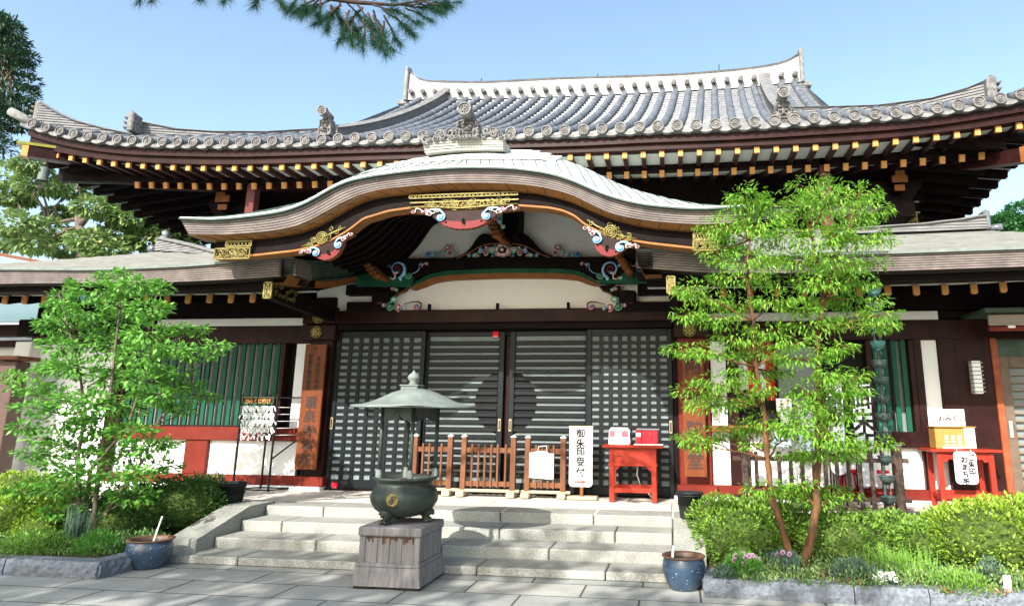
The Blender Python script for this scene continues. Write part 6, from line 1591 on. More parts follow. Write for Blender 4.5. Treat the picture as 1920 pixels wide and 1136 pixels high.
# wall lamp with metal bands, unlit
a = at(1818, 677, Y=10.1); b = at(1841, 738, Y=10.1)
wl = thing('wall_lamp', ((a.x+b.x)/2, 10.1, b.z), 'white box wall lamp with thin metal bands left of the right entrance', 'lamp')
mb = MB(); mb.bbox(a.x, b.x, 10.03, 10.16, b.z, a.z, .008); mb.build('shade', m_white, wl)
for k in range(8): z = b.z+(a.z-b.z)*(k+.5)/8; mb = MB(); mb.box(a.x-.015, b.x+.02, 10.015, 10.14, z-.006, z+.006); mb.build('band', new_mat('grey_band', (.3, .3, .31), metal=.4, rough=.4) if k == 0 else bpy.data.materials['grey_band'], wl)
# bell hanging from the left corner
p = at(81, 330, Y=10.5)
bl = thing('wind_bell', (p.x, 10.5, p.z), 'grey-green bronze wind bell hanging from the far left eave corner', 'bell')
m_bell = new_mat('bell_bronze', (.10, .12, .11), rough=.55, var=.25)
mb = MB(); mb.lathe([(0, .17), (.05, .165), (.07, .14), (.078, .05), (.085, -.08), (.095, -.1), (.09, -.1), (.07, 0)], (p.x, 10.5, p.z), 20); mb.build('body', m_bell, bl)
mb = MB(); mb.tube([(p.x, 10.5, p.z+.16), (p.x+.01, 10.52, p.z+.35)], .008, 5); mb.tube([(p.x+.03*math.cos(q), 10.5, p.z+.19+.03*math.sin(q)) for q in np.linspace(0, 6.283, 13)], .01, 5); mb.build('hook', m_blk, bl)
mb = MB(); mb.bbox(p.x-.02, p.x+.005, 10.41, 10.42, p.z+.06, p.z+.11, .002); mb.build('slot', m_dark, bl)
mb = MB(); mb.bbox(p.x-.07, p.x+.06, 10.49, 10.5, p.z-.25, p.z-.16, .01); mb.tube([(p.x, 10.495, p.z-.16), (p.x, 10.5, p.z)], .004, 4); mb.build('wind_plate', m_blk, bl)

# ================================================================== left neighbours
gt = thing('gate_pillar', (at(10, 800, Y=9.6).x, 9.6, 0), 'brown weathered gate pillar with a flat cap at the far left edge', 'pillar')
a = at(18, 690, Y=9.6); b = at(-22, 860, Y=9.6)
mb = MB(); xx = at(40, 690, Y=9.6).x; mb.bbox(xx-.45, xx, 9.5, 9.75, 0, at(30, 678, Y=9.6).z, .01); mb.build('shaft', new_mat('dull_brown_paint', (.10, .065, .055), rough=.6, var=.2), gt)
mb = MB(); zc1 = at(30, 676, Y=9.6).z; mb.bbox(xx-.65, xx+.10, 9.4, 9.85, zc1, zc1+.06, .01); mb.build('cap', m_fence, gt)
ob_ = thing('side_building', (-14.5, 12, 0), 'low neighbouring building with a green copper roof edge left of the white wall', 'building')
Y = 11.0; p = at(60, 600, Y=Y); q = at(0, 576, Y=Y)
mb = MB(); mb.box(-20, p.x-.0, 11.6, 15, 0, at(30, 650, Y=11.6).z); mb.build('wall', m_plaster, ob_)
mb = MB(); mb.grid([[(-20, 11.0, p.z-.05), (p.x+.35, 11.0, p.z-.05)], [(-20, 11.0, p.z+.03), (p.x+.35, 11.0, p.z+.03)], [(-20, 13.2, p.z+.75), (p.x-.6, 13.2, p.z+.75)]]); mb.build('roof', new_mat('verdigris_roof', (.13, .20, .21), rough=.5, var=.15, stretch=(.5, 6, 6)), ob_)
mb = MB(); mb.box(-20, p.x+.15, 11.1, 11.4, at(30, 630, Y=11.2).z, p.z-.06); mb.box(-20, p.x, 11.3, 11.5, at(30, 650, Y=11.3).z, at(30, 638, Y=11.3).z); mb.build_each('eave_beam', m_brown, ob_)
gr_ = thing('glass_shed', (-15, 14, 0), 'pale translucent lean-to roof with brown ribs behind the left eave', 'shed')
a = at(0, 472, Y=13.5); b = at(90, 492, Y=13.5)
mb = MB(); mb.grid([[(-20, 13.5, a.z-.3), (b.x+.1, 13.5, b.z-.12)], [(-20, 16.5, a.z+.15), (a.x+.3, 16.5, a.z+.33)]]); mb.build('roof_sheet', new_mat('translucent_sheet', (.50, .54, .56), rough=.4), gr_)
mb = MB(); mb.beam((a.x-1, 13.48, a.z+.12), (b.x+.15, 13.48, b.z-.05), .06, .07); mb.build('rib', m_fence, gr_)
mb = MB(); mb.box(-20, b.x, 14, 16, 0, b.z-.3); mb.build('wall', m_plaster, gr_)
# ================================================================== planting beds and kerbs
m_soil = new_mat('soil', (.10, .075, .05), rough=.95, var=.4, scale=12, bump=.5, bscale=30)
kL1, kL2 = at(181, 1087, Z=0), at(240, 1072, Z=0)
def poly_top(name, P, z, mat, h=.0):
    mb = MB(); mb.zprism(P, -.02, z); return mb.build(name, mat)
structure(poly_top('planting_bed', [(-16, kL1.y+.15), (kL1.x-.1, kL1.y+.15), (kL2.x-.15, 6.9), (-5.40, 7.1), (-5.40, 8.4), (-7.35, 8.41), (-7.35, 9.24), (-16, 9.24)], .13, m_soil))
kR0 = at(1320, 1120, Z=0)
structure(poly_top('planting_bed', [(kR0.x+.14, kR0.y+.1), (7, kR0.y-.12), (7, 9.24), (.46, 9.24), (.46, 8.39), (.26, 8.2), (.26, 6.75)], .13, m_soil))
def kerb(P, label, name='kerb_stone'):
    """a rough granite block along P[0]-P[1], with a broken face"""
    a, b = Vector(P[0]), Vector(P[1]); d = (b-a); L = d.length; d.normalize(); n = Vector((-d.y, d.x, 0)); rnd = random.Random(int(a.x*100)+3)
    mb = MB(); N = 14; rows = []
    for i in range(N+1):
        p = a+d*(L*i/N); j = lambda s: rnd.uniform(-s, s)
        rows.append([p+Vector((0, 0, 0)), p-n*(.012+j(.012))+Vector((0, 0, .05)), p-n*(.010+j(.014))+Vector((0, 0, .10)), p+n*(.012+j(.004))+Vector((0, 0, .148+j(.003))), p+n*.17+Vector((0, 0, .15)), p+n*.18])
    mb.grid(rows); mb.add(rows[0], [tuple(range(6))]); mb.add(rows[-1], [tuple(range(5, -1, -1))])
    return structure(mb.build(name, m_kerb))
xs = [-9.9, -8.6, -7.35, -6.3, kL1.x]
for p, q in zip(xs[:-1], xs[1:]): kerb(((p+.005, kL1.y, .002), (q-.005, kL1.y, .002)), '')
kerb(((kL1.x, kL1.y+.01, .002), (kL2.x+.0, 6.9, .002)), '')
xs = [kR0.x, 1.42, 2.0, 3.1, 4.4]
for i, (p, q) in enumerate(zip(xs[:-1], xs[1:])): kerb(((p+.005, kR0.y-.03*i, .002), (q-.005, kR0.y-.03*i-.03, .002)), '')
kerb(((kR0.x+.01, 6.95, .002), (kR0.x+.01, kR0.y+.02, .002)), '')

# ================================================================== foliage tools
def leaves(mb, spots, length, width, rnd, droop=.5, fold=.25, jitter=.5):
    """spots: (point, outward direction); each leaf is a folded pointed blade"""
    for p, out in spots:
        L = length*rnd.uniform(.65, 1.25); W = width*rnd.uniform(.75, 1.2)
        d = Vector((out.x+rnd.uniform(-jitter, jitter), out.y+rnd.uniform(-jitter, jitter), out.z+rnd.uniform(-jitter, jitter)*.7-droop))
        if d.length < .05: d = Vector((1, 0, -.2))
        d.normalize(); s = d.cross(Vector((rnd.uniform(-.5, .5), rnd.uniform(-.5, .5), 1))); 
        if s.length < .05: s = d.orthogonal()
        s.normalize(); u = s.cross(d)
        m1 = p+d*L*.42-u*L*.06; tip = p+d*L-u*L*droop*.25
        mb.add([p, m1+s*W*.5+u*W*fold, m1-s*W*.5+u*W*fold, tip, m1], [(0, 1, 4), (0, 4, 2), (4, 1, 3), (4, 3, 2)])
def shell_points(c, r, n, rnd, inner=.55, zmin=-1.0):
    P = []
    while len(P) < n:
        v = Vector((rnd.gauss(0, 1), rnd.gauss(0, 1), rnd.gauss(0, 1)))
        if v.length < 1e-3: continue
        v.normalize()
        if v.z < zmin: continue
        k = inner+(1-inner)*rnd.random()**.5
        P.append((Vector((c[0]+v.x*r[0]*k, c[1]+v.y*r[1]*k, c[2]+v.z*r[2]*k)), v))
    return P
m_bark = new_mat('orange_brown_bark', (.04, .027, .018), rough=.85, var=.5, scale=16, stretch=(1, 1, .4), color2=(.19, .085, .035), bump=.2)
m_barkg = new_mat('grey_bark', (.13, .10, .08), rough=.85, var=.4, scale=10, stretch=(1, 1, .3), bump=.4)
lf_maple = leaf_mat('bright_leaf', (.11, .29, .025), (.23, .45, .045), (.34, .40, .07), trans=.38)
lf_left = leaf_mat('fresh_leaf', (.09, .27, .04), (.22, .48, .08), trans=.35)
lf_azalea = leaf_mat('azalea_leaf', (.09, .20, .025), (.18, .32, .04), (.27, .40, .05), trans=.2)
lf_dark = leaf_mat('dark_hedge_leaf', (.035, .10, .02), (.08, .19, .035), trans=.2)
lf_lime = leaf_mat('lime_leaf', (.20, .33, .03), (.32, .47, .055), trans=.3)
lf_far = leaf_mat('far_leaf', (.10, .19, .05), (.26, .37, .12), (.38, .38, .15), trans=.25)
lf_con = leaf_mat('conifer_leaf', (.012, .045, .025), (.035, .09, .04), trans=.12)

def branchy(mb, a, b, r0, r1, rnd, n=6, wob=.06):
    a, b = Vector(a), Vector(b); P = []; L = (b-a).length
    for i in range(n+1):
        u = i/n; P.append(a.lerp(b, u)+Vector((rnd.uniform(-1, 1), rnd.uniform(-1, 1), rnd.uniform(-.4, .4)))*wob*L*math.sin(math.pi*u))
    mb.tube(P, [r0+(r1-r0)*i/n for i in range(n+1)], 7); return P

# ---- the two-trunked tree on the right -------------------------------------
rnd = random.Random(42)
YT = 7.1
rt = thing('garden_tree', (1.08, YT, .13), 'slender garden tree with two orange-brown trunks and bright green drooping leaves on the right', 'tree')
P3 = lambda x, y, Y=YT: at(x, y, Y=Y)
TR = [[(1490,1064,7.0),(1470,1000,7.0),(1447,935,7.0),(1440,860,7.05),(1432,760,7.05),(1418,690,7.05),(1412,600,7.0),(1400,520,7.0),(1405,450,7.0),(1395,380,7.0)],
      [(1505,1064,7.0),(1522,1000,7.05),(1530,950,7.1),(1533,860,7.15),(1530,760,7.15),(1535,680,7.15),(1535,620,7.1),(1545,560,7.1),(1530,500,7.1),(1520,430,7.1),(1525,370,7.1)],
      [(1545,560,7.1),(1560,510,7.2),(1580,450,7.2),(1600,400,7.2),(1612,360,7.2)]]
RD = [[.038,.033,.030,.028,.023,.020,.018,.015,.010,.006], [.044,.040,.036,.032,.029,.027,.027,.023,.018,.012,.007], [.022,.018,.014,.010,.006]]
trunks = []
for pts, rd in zip(TR, RD):
    w3 = [P3(x, y, Y) for x, y, Y in pts]; w4 = []; r4 = []
    for i in range(len(w3)-1):
        for k in range(3): w4.append(w3[i].lerp(w3[i+1], k/3)+Vector((rnd.uniform(-.008, .008), 0, 0))); r4.append(rd[i]+(rd[i+1]-rd[i])*k/3)
    w4.append(w3[-1]); r4.append(rd[-1])
    if pts[0][1] > 1000: w4[0].z = min(w4[0].z, .12)
    mb = MB(); mb.tube(w4, r4, 10); trunks.append((mb.build('trunk', m_bark, rt), w3))
clumps = [(1400,372,42,22),(1385,400,40,16),(1450,388,45,20),(1425,420,50,18),(1520,350,38,16),(1560,372,55,24),(1610,365,40,18),(1500,400,50,22),(1570,410,60,20),(1630,395,35,16),(1350,425,45,16),(1400,450,60,18),(1470,440,50,18),(1540,450,55,18),(1610,440,55,20),(1655,450,25,10),
  (1345,470,42,14),(1400,490,60,16),(1450,480,40,14),(1510,490,50,18),(1570,495,45,16),(1630,490,40,14),(1380,520,45,14),(1600,525,50,14),(1540,530,45,14),(1430,525,40,10),
  (1290,540,32,14),(1330,560,45,14),(1385,568,45,12),(1290,590,28,12),(1345,600,42,12),(1455,560,42,14),(1500,580,36,12),(1560,560,45,14),(1615,565,48,16),(1650,590,32,12),(1590,595,50,14),(1530,610,45,12),(1385,632,45,12),(1440,615,42,12),(1480,640,45,10),(1640,612,36,10),
  (1275,655,30,9),(1320,660,45,12),(1380,660,45,12),(1430,665,40,12),(1500,672,45,10),(1560,655,40,12),(1400,700,45,14),(1350,715,42,14),(1310,735,42,16),(1370,750,42,14),(1420,730,30,12),(1560,700,32,16),(1460,700,22,9),
  (1520,735,48,20),(1575,735,44,20),(1600,705,34,12),(1505,765,34,18),(1545,775,46,18),(1578,772,36,16),(1450,790,50,16),(1390,800,55,12),(1330,815,45,10),(1310,835,24,8),(1490,800,40,16),(1550,815,50,16),(1570,828,36,14),(1655,830,28,8),(1500,850,38,14),(1560,850,50,12),(1590,845,34,10),(1420,830,36,10),
  (1430,915,38,9),(1480,925,45,12),(1530,920,50,12),(1570,925,36,10),(1500,905,30,8),(1540,940,28,8),(1330,760,40,12),(1290,820,20,8)]
mbL = MB(); mbB = MB()
for (px, py, rx, ry) in clumps:
    Y = YT+rnd.uniform(-.45, .45); k = Y/1300.0
    c = P3(px, py, Y); n = int(36+rx*ry*.21)
    r = (rx*k*1.1, rx*k*.9, ry*k*1.35)
    # nearest trunk point below the clump
    best = min((q for _, w3 in trunks for q in w3), key=lambda q: (q-c).length+(1.5 if q.z > c.z+.05 else 0))
    B = branchy(mbB, best, c, .011, .004, rnd, 5, .06)
    tips = []
    for j in range(5):
        a = rnd.uniform(0, 6.28); e = c+Vector((math.cos(a)*r[0]*.9, math.sin(a)*r[1]*.9, rnd.uniform(-.2, .4)*r[2]))
        T_ = branchy(mbB, B[-2], e, .004, .0018, rnd, 4, .08); tips += T_[1:]
        tips.append(e)
    sp = []
    for _ in range(n):
        q = rnd.choice(tips); sp.append((q+Vector((rnd.uniform(-1, 1)*.05, rnd.uniform(-1, 1)*.05, rnd.uniform(-.03, .03))), (q-c).normalized() if (q-c).length > .01 else Vector((1, 0, 0))))
    sp += shell_points(c, r, n, rnd, .3)
    leaves(mbL, sp, .060, .019, rnd, droop=.5, jitter=.75)
mbB.build('branches', m_bark, rt); mbL.build('crown', lf_maple, rt)

# ---- the multi-stemmed tree on the left ------------------------------------
YT2_ = 7.3
lt = thing('garden_tree', (-6.6, YT2_, .13), 'broad multi-stemmed garden tree with rounder mid-green leaves in the left bed', 'tree')
ST = [[(150,1010),(148,930),(145,860),(160,780),(150,700),(130,620),(110,550)], [(175,1010),(180,930),(190,850),(205,760),(215,660),(225,580),(225,520)], [(165,1010),(160,950),(170,880),(240,800),(265,720),(285,650),(290,560)], [(190,1008),(200,960),(240,900),(270,860),(290,800),(330,730)]]
tk = []
mb0 = None
for pts in ST:
    w3 = [P3(x, y, YT2_+rnd.uniform(-.1, .1)) for x, y in pts]; w3[0].z = .12; mb = MB(); w4 = []
    for i in range(len(w3)-1):
        for k in range(3): w4.append(w3[i].lerp(w3[i+1], k/3))
    w4.append(w3[-1]); mb.tube(w4, [.028-.022*i/(len(w4)-1) for i in range(len(w4))], 8); mb.build('trunk', m_barkg, lt); tk.append(w3)
cl2 = [(215,520,35,14),(250,535,40,16),(185,545,40,18),(300,540,28,10),(120,560,22,18),(100,575,14,10),(230,565,50,20),(170,585,50,20),(280,580,42,18),(130,600,36,18),(90,610,22,16),(220,605,55,22),(275,625,45,20),(160,635,55,22),(330,615,28,8),(110,650,32,18),(205,655,55,22),(265,670,45,20),(330,655,34,12),(370,665,36,10),(405,648,24,8),
  (140,690,55,20),(90,690,30,14),(205,710,55,22),(270,715,40,18),(320,700,38,12),(20,705,24,8),(50,725,38,12),(100,740,48,18),(170,755,55,22),(235,760,50,20),(295,740,38,16),(330,755,30,10),(60,765,38,12),(120,790,55,20),(190,800,55,20),(250,810,45,16),(40,800,24,8),(80,820,36,12),(150,840,55,18),(215,850,50,18),(280,840,42,14),(60,850,30,9),(100,870,38,10),(170,885,55,16),(240,890,55,14),(290,875,42,12),(120,915,50,14),(190,925,55,14),(250,930,40,14),(80,900,28,8),(40,920,30,8),(345,725,35,9),(390,745,22,6),(380,620,12,5),(130,540,8,16),(345,770,20,8),(310,830,24,8),(160,950,40,14),(110,960,35,12)]
mbL = MB(); mbB = MB()
for (px, py, rx, ry) in cl2:
    Y = YT2_+rnd.uniform(-.45, .45); k = Y/1300.0; c = P3(px, py, Y); n = int(34+rx*ry*.16); r = (rx*k*1.1, rx*k*.9, ry*k*1.1)
    best = min((q for w3 in tk for q in w3), key=lambda q: (q-c).length+(1.5 if q.z > c.z+.1 else 0))
    B = branchy(mbB, best, c, .009, .004, rnd, 5, .06); tips = []
    for j in range(5):
        a = rnd.uniform(0, 6.28); e = c+Vector((math.cos(a)*r[0], math.sin(a)*r[1]*.9, rnd.uniform(-.2, .7)*r[2])); T_ = branchy(mbB, B[-2], e, .0035, .0016, rnd, 4, .08); tips += T_[1:]+[e]
    sp = [(q+Vector((rnd.uniform(-1, 1)*.04, rnd.uniform(-1, 1)*.04, rnd.uniform(-.03, .03))), (q-c).normalized() if (q-c).length > .01 else Vector((1, 0, 0))) for q in (rnd.choice(tips) for _ in range(n))]
    sp += shell_points(c, r, n, rnd, .3)
    leaves(mbL, sp, .072, .040, rnd, droop=.15, fold=.15, jitter=.8)
mbB.build('branches', m_barkg, lt); mbL.build('crown', lf_left, lt)

# ---- clipped bushes ---------------------------------------------------------
def bush(name, ells, mat, label, n, L=.035, W=.018, cat='bush', group='clipped bushes in the beds', stemz=.13):
    c0 = ells[0][0]; t = thing(name, (c0[0], c0[1], stemz), label, cat, group); mb = MB(); tot = sum(e[1][0]*e[1][2] for e in ells); core = MB()
    for c, r in ells:
        k = int(n*r[0]*r[2]/tot)
        sp = shell_points(c, r, k, rnd, .80, -.6)
        sp = [(p+v*.04*math.sin(p.x*23+p.z*17)*math.cos(p.y*19), v) for p, v in sp]
        leaves(mb, sp, L*1.25, W*1.45, rnd, droop=-.15, jitter=1.0)
        q = []; NN = 14
        for i in range(9):
            ph = -math.pi/2+math.pi*i/8; q.append([(c[0]+r[0]*.80*math.cos(ph)*math.cos(2*math.pi*j/NN), c[1]+r[1]*.80*math.cos(ph)*math.sin(2*math.pi*j/NN), max(.1, c[2]+r[2]*.80*math.sin(ph))) for j in range(NN)])
        core.grid(q, closed=True)
    mb.build('foliage', mat, t); core.build('twigs', new_mat('twig_mass', (.055, .085, .02), rough=.95, var=.5, scale=20), t)
    return t
def E(px, py, Y, rx, rz, ry=None):
    """an ellipsoid centred on the point seen at a pixel, radii in metres"""
    c = at(px, py, Y=Y); return (tuple(c), (rx, ry or rx, rz))
bush('azalea_bush', [E(1385,1020,7.55,.46,.42,.5), E(1350,978,7.9,.36,.26,.4), E(1430,993,7.8,.35,.3,.4)], lf_azalea, 'large rounded azalea bush right of the steps beside the two orange trunks', 9000)
bush('azalea_bush', [E(1590,1028,7.6,.55,.34,.45), E(1660,1012,8.0,.5,.28,.4), E(1500,1008,7.9,.45,.32,.4)], lf_azalea, 'clipped azalea behind the tree trunks and in front of the picket fence', 8500)
bush('azalea_bush', [E(1860,1016,7.4,.62,.37,.5), E(1790,1010,7.7,.42,.30,.4), E(1960,1016,7.4,.6,.4,.5), E(1890,985,7.8,.6,.26,.4)], lf_lime, 'broad lime-green azalea bush in the bottom right below the red table', 9500, .042, .018)
bush('azalea_bush', [E(1740,1030,7.5,.36,.25,.35)], lf_azalea, 'small clipped azalea below the water basin', 2500)
bush('box_hedge', [E(330,950,8.0,.62,.34,.4), E(260,965,7.8,.52,.34,.4), E(380,925,8.3,.35,.22,.3), E(210,985,7.5,.4,.3,.35)], lf_dark, 'dark green clipped hedge between the left tree and the black bucket', 9500, .032, .017)
bush('azalea_bush', [E(30,985,7.3,.55,.32,.4), E(-40,970,7.5,.5,.35,.4), E(80,1000,7.2,.3,.25,.3)], lf_lime, 'yellow-green azalea bush at the bottom left edge of the photo', 6500, .042, .018)
bush('azalea_bush', [E(40,915,8.6,.5,.2,.3), E(110,925,8.5,.4,.2,.3)], lf_lime, 'low yellow-green bush against the white wall at far left', 2500, .04, .018)
# low ground cover
def cover(name, poly, n, mat, hh, L, W, droop, label=None):
    x0, x1, y0, y1 = poly; mb = MB(); sp = []
    tufts = [(rnd.uniform(x0, x1), rnd.uniform(y0, y1), rnd.uniform(.03, .12), rnd.uniform(.2, 1)) for _ in range(int(n/42))]
    for tx_, ty_, tr_, th_ in tufts:
        for _ in range(42):
            x, y = tx_+rnd.gauss(0, tr_), ty_+rnd.gauss(0, tr_*.7)
            if not (x0 < x < x1 and y0 < y < y1): continue
            sp.append((Vector((x, y, .13+hh*th_*rnd.random())), Vector((x-tx_, y-ty_, .15)).normalized()*.8+Vector((0, 0, .3))))
    leaves(mb, sp, L, W, rnd, droop=droop, jitter=.9); o = mb.build(name, mat); o['kind'] = 'stuff'; return o
cover('ground_cover', (.5, 4.0, 6.45, 7.35), 9000, leaf_mat('mixed_ground_leaf', (.07, .17, .04), (.22, .32, .10), (.34, .30, .17), trans=.2), .16, .042, .016, .0)
cover('ground_cover', (-9.5, -5.5, 6.45, 7.4), 8000, leaf_mat('mixed_ground_leaf2', (.05, .14, .03), (.18, .30, .08), trans=.2), .16, .045, .022, .0)
cover('leaf_litter', (.4, 4.2, 6.4, 7.4), 1700, leaf_mat('dry_leaf', (.20, .11, .05), (.36, .24, .12), trans=.05), .03, .05, .02, .3)
def herb(px, py, Y, r, h, mat, n, label, name='herb_clump', blades=False, cat='plant', flowers=None):
    p = at(px, py, Y=Y); t = thing(name, (p.x, Y, .13), label, cat); mb = MB()
    if blades:
        for _ in range(n):
            a = rnd.uniform(0, 6.28); q = Vector((p.x+rnd.gauss(0, r*.5), Y+rnd.gauss(0, r*.4), .12)); H = h*rnd.uniform(.5, 1.1); lean = Vector((math.cos(a), math.sin(a), 0))*H*.18
            top = q+lean+Vector((0, 0, H)); s = Vector((.006, 0, 0)); m_ = q.lerp(top, .5)
            mb.add([q-s, q+s, m_+s, m_-s, top], [(0, 1, 2, 3), (3, 2, 4)])
            sp = [(q.lerp(top, u), Vector((rnd.uniform(-1, 1), rnd.uniform(-1, 1), .4))) for u in (.25, .4, .5, .6, .7, .8, .9)]
            leaves(mb, sp, .045, .008, rnd, -.3, jitter=.4)
    else:
        leaves(mb, shell_points((p.x, Y, .13), (r, r, h), n, rnd, .3, -.05), .045, .014, rnd, -.3, jitter=.7)
    mb.build('foliage', mat, t)
    if flowers:
        for k in range(flowers[1]):
            a = rnd.uniform(0, 6.28); q = Vector((p.x+r*.8*math.cos(a)*rnd.random(), Y-r*.6*rnd.random(), .13+h*rnd.uniform(.6, 1.05))); mb = MB()
            for j in range(6): b_ = j*1.047; mb.disc((q.x+.012*math.cos(b_), q.z+.012*math.sin(b_)), .011, q.y-.004, q.y+.002, 6)
            mb.build('flower', flowers[0], t)
    return t
lf_h1 = leaf_mat('herb_green', (.06, .22, .03), (.16, .40, .06), trans=.3); lf_h2 = leaf_mat('herb_blue', (.06, .12, .08), (.14, .22, .15), trans=.2); lf_h3 = leaf_mat('grass_green', (.10, .26, .03), (.24, .42, .06), trans=.3)
m_petal = new_mat('white_petal', (.8, .78, .76)); m_petalp = new_mat('pink_petal', (.6, .3, .5))
herb(1395, 1080, 6.72, .19, .20, lf_h1, 1500, 'bright green flowering herb clump beside the right pot', flowers=(m_petalp, 9))
herb(1360, 1090, 6.62, .10, .10, lf_h2, 600, 'small blue-green cushion plant at the corner of the right kerb')
herb(1690, 1060, 6.95, .30, .28, lf_h3, 140, 'upright feathery grass-green plants in front of the clipped azalea', 'tall_herb', True)
herb(1600, 1085, 6.75, .22, .18, lf_h2, 1100, 'grey-green herb clump right of the tree trunks')
herb(1655, 1100, 6.62, .13, .10, lf_h2, 300, 'low clump of white flowers behind the right kerb', 'flower_clump', flowers=(m_petal, 22), cat='flowers')
herb(1470, 1075, 6.85, .12, .22, lf_h2, 260, 'thin grey stems with faded pink flowers left of the trunks', 'flower_clump', True, 'flowers', (m_petalp, 8))
herb(1855, 1080, 6.8, .12, .22, lf_h2, 260, 'pale broad-leaved plant under the lime-green bush', 'broad_leaf_plant')
herb(1800, 1105, 6.55, .28, .15, lf_h3, 900, 'straggling yellow-green weeds along the bottom right kerb')
herb(60, 1040, 6.6, .4, .2, lf_h3, 1500, 'light green ground plants at the left end of the left kerb')
herb(180, 1040, 6.65, .22, .22, lf_h1, 1100, 'green leafy clump behind the corner of the left kerb')
herb(145, 1000, 6.9, .1, .45, lf_h2, 70, 'thin dry stalks at the foot of the left tree', 'tall_herb', True)
# pale broken statue-like stone in the far right bed and the white plastic tag
p = at(1890, 1105, Y=6.5); t = thing('plant_label', (p.x, 6.5, .13), 'small white and violet plant tag at the bottom right corner of the bed', 'tag')
mb = MB(); mb.bbox(p.x-.03, p.x+.03, 6.49, 6.5, .12, .27, .004); mb.build('tag_board', m_white, t)
mb = MB(); mb.bbox(p.x-.02, p.x+.015, 6.486, 6.49, .15, .18, .002); mb.build('violet_mark', new_mat('violet', (.35, .2, .55)), t)

# ================================================================== trees behind and above
def crown_tree(name, clumps, mat, n_per, L, W, label, trunk=None, jit=.6, droop=.3, bark=m_barkg, group=None, depth=.6):
    c0 = clumps[0]; base = trunk[0][0] if trunk else (0, 0, 0)
    t = thing(name, tuple(base), label, 'tree', group)
    mb = MB(); rn = random.Random(len(clumps)*7+1); br = MB()
    pts = [Vector(q) for seg in (trunk or []) for q in seg]
    for (px, py, Y, rx, rz) in clumps:
        c = at(px, py, Y=Y); leaves(mb, shell_points(c, (rx, rx*depth*1.3, rz), n_per, rn, .35), L, W, rn, droop=droop, jitter=jit)
        if pts: b_ = min(pts, key=lambda q: (q-c).length); branchy(br, b_, c, .05, .015, rn, 4, .1)
    if trunk:
        m2 = MB()
        for seg, r in zip(trunk, [.2, .1, .08, .06]): m2.tube([Vector(q) for q in seg], [r*(1-.6*i/(len(seg)-1)) for i in range(len(seg))], 9)
        m2.build('trunk', bark, t)
    if pts: br.build('branches', bark, t)
    mb.build('crown', mat, t); return t
rn = random.Random(9)
# spreading broadleaf tree behind the left roof
Yb = 17
cl = []
for (px, py, rx, rz) in [(20,330,70,25),(80,345,60,22),(60,310,40,12),(130,355,50,18),(30,420,60,25),(90,430,50,20),(10,450,50,22),(180,390,50,18),(230,380,40,16),(120,465,45,18),(170,450,50,18),(220,440,50,20),(260,420,45,20),(280,450,50,20),(330,440,40,18),(60,455,50,20),(240,410,45,15),(200,470,50,15),(310,425,40,16),(110,400,30,10),(30,375,40,10),(350,455,30,14),(290,400,30,12),(150,330,25,10)]:
    Y = Yb+rn.uniform(-1.2, 1.2); k = Y/1300; cl.append((px, py, Y, rx*k, rz*k))
A_ = lambda x, y, Y: tuple(at(x, y, Y=Y))
b0 = at(128, 500, Y=Yb)
crown_tree('broadleaf_tree', cl, lf_far, 520, .19, .10, 'spreading light green tree with a crooked dark trunk behind the left roof',
    [[(b0.x+.3, Yb, 0), A_(140, 520, Yb), A_(165, 450, Yb), A_(148, 425, Yb), A_(146, 405, Yb)], [A_(148, 425, Yb), A_(165, 405, Yb), A_(190, 385, Yb), A_(200, 372, Yb)], [A_(170, 450, Yb), A_(230, 460, Yb), A_(280, 450, Yb)], [A_(148, 410, Yb), A_(90, 420, Yb), A_(40, 430, Yb)]])
# dark conifer at the left edge
cl = []
for k in range(46):
    u = rn.random(); py = 35+u*270; half = 18+u*62; px = -12+rn.uniform(-.9, 1)*half*.85
    Y = 24+rn.uniform(-1, 1); cl.append((px, py, Y, .75+.3*rn.random(), .38))
for py, px in ((60, 25), (85, 35), (110, 50), (130, 40), (155, 55), (175, 45), (200, 40), (235, 30)): cl.append((px, py, 24, .5, .25))
b0 = at(-20, 300, Y=24)
crown_tree('dark_conifer', cl, lf_con, 240, .24, .085, 'tall dark green conifer rising at the top left edge', [[(b0.x, 24, 0), (b0.x, 24, b0.z+4.2)]], droop=.1)
cl = []
for (px, py, rx, rz) in ((1890,420,28,20),(1910,400,22,18),(1880,435,26,14),(1925,430,30,22),(1900,440,30,10),(1875,415,12,8)): cl.append((px, py, 26, rx*.02, rz*.02))
b0 = at(1920, 440, Y=26)
crown_tree('broadleaf_tree', cl, leaf_mat('right_far_leaf', (.03, .12, .04), (.08, .24, .07), trans=.2), 420, .22, .11, 'small patch of green tree behind the right end of the eaves', [[(b0.x, 26, 0), (b0.x, 26, b0.z)]])
# pine bough overhead, growing from a pine that stands to the left of the viewer
YPN = 4.6
pn = thing('pine_tree', (-9.2, .6, 0), 'dark pine bough with long needles hanging into the top of the picture', 'tree')
lf_pine = leaf_mat('pine_needle', (.012, .05, .03), (.04, .12, .05), trans=.05, rough=.4)
tr0 = [(-9.2, .6, 0), (-9.1, .65, 1.6), (-9.3, .7, 3.2), (-9.0, .9, 4.8), (-9.1, 1, 6.2)]
mb = MB(); mb.tube(tr0, [.17, .15, .13, .10, .05], 10); mb.build('trunk', m_barkg, pn)
mbB = MB(); mbN = MB()
m_pineb = new_mat('pine_bark', (.05, .035, .028), rough=.9, var=.4, scale=20)
bp = [Vector((-9.0, .9, 4.7)), Vector((-6.5, 2.4, 5.3))]+[at(x, y, Y=YPN) for x, y in ((380,-60),(500,-25),(600,-5),(670,5),(740,10),(800,0))]
mbB.tube(bp, [.06, .05, .035, .028, .022, .018, .012, .006], 7)
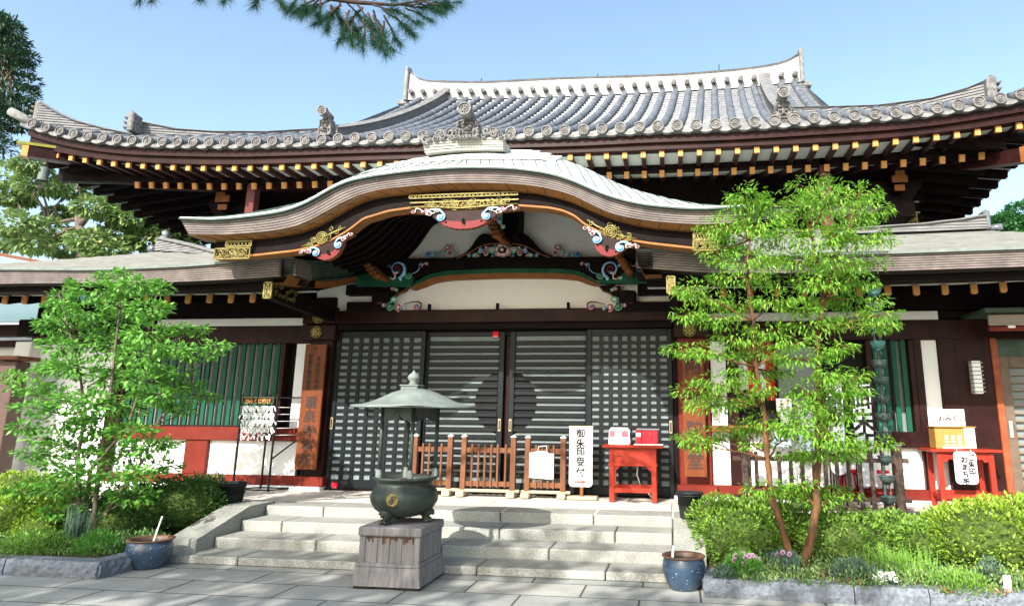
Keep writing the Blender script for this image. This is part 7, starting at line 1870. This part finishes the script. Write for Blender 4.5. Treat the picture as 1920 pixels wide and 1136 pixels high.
tw = [(600,0,600,30),(620,15,615,50),(650,25,660,75),(680,35,680,85),(700,20,715,60),(720,30,745,75),(740,20,780,40),(760,15,800,35),(570,-5,575,20),(640,0,625,25),(700,0,760,-5),(590,0,560,20),(800,5,835,12),(690,50,720,95),(670,10,700,50),(655,20,640,70),(640,10,600,40),(690,25,700,75),(720,20,760,50),(740,10,800,15),(760,10,845,5),(700,30,730,85),(660,30,670,60),(620,0,590,15),(560,-12,545,15),(500,-25,480,5),(520,-20,530,8),(450,-40,425,-4),(410,-50,380,-8),(330,-70,290,-10),(290,-70,265,-8),(780,5,820,20),(680,15,650,50),(740,30,770,60),(600,-5,570,25),(700,10,740,20),(650,5,680,35),(780,0,830,8),(720,40,715,80),(620,10,640,40),(690,40,660,65)]
for x0, y0, x1, y1 in tw:
    dY = rn.uniform(-.18, .18); a = at(x0, y0, Y=YPN+dY*.4); b = at(x1, y1, Y=YPN+dY)
    P_ = branchy(mbB, a, b, .009, .004, rn, 5, .07)
    for i in range(2, 6):
        for k in range(70 if i > 2 else 34):
            q = P_[i]+(P_[i]-P_[i-1])*rn.random(); d = (P_[5]-P_[0]).normalized()
            v = (d*rn.uniform(.3, 1.1)+Vector((rn.gauss(0, .55), rn.gauss(0, .55), rn.gauss(-.12, .5)))).normalized(); L = rn.uniform(.07, .12)
            s = v.orthogonal().normalized()*.0013; e = q+v*L+Vector((0, 0, -.01)); s2 = v.cross(s).normalized()*.0013
            mbN.add([q-s, q+s, e], [(0, 1, 2)]); mbN.add([q-s2, q+s2, e], [(0, 1, 2)])
mbB.build('branches', m_pineb, pn); mbN.build('needles', lf_pine, pn)
# the shade trees behind the viewer whose shadow dapples the steps
def shade(name, cx, cy, z0, z1, rx, n, label, seed):
    rn2 = random.Random(seed); t = thing(name, (cx, cy, 0), label, 'tree', 'shade trees behind the viewer'); mb = MB(); m2 = MB()
    m2.tube([(cx, cy, 0), (cx+.1, cy, z0*.6), (cx, cy, (z0+z1)/2), (cx, cy, z1-.4)], [.22, .18, .12, .04], 9); m2.build('trunk', m_barkg, t)
    for k in range(n):
        c = (cx+rn2.uniform(-rx, rx), cy+rn2.uniform(-1.2, 1.2), rn2.uniform(z0, z1)); leaves(mb, shell_points(c, (.62, .5, .36), 120, rn2, .2), .24, .12, rn2, .2, jitter=.8)
    mb.build('crown', lf_far, t)

shade('shade_tree', -8.3, -5.0, 7.4, 9.5, 1.6, 12, 'leafy shade tree behind the viewer, leftmost of three', 3)
shade('shade_tree', -5.6, -5.2, 7.3, 9.0, 1.4, 10, 'leafy shade tree behind the viewer, middle of three', 4)
shade('shade_tree', -2.4, -4.8, 7.1, 8.5, 1.7, 10, 'leafy shade tree behind the viewer, rightmost of three', 5)
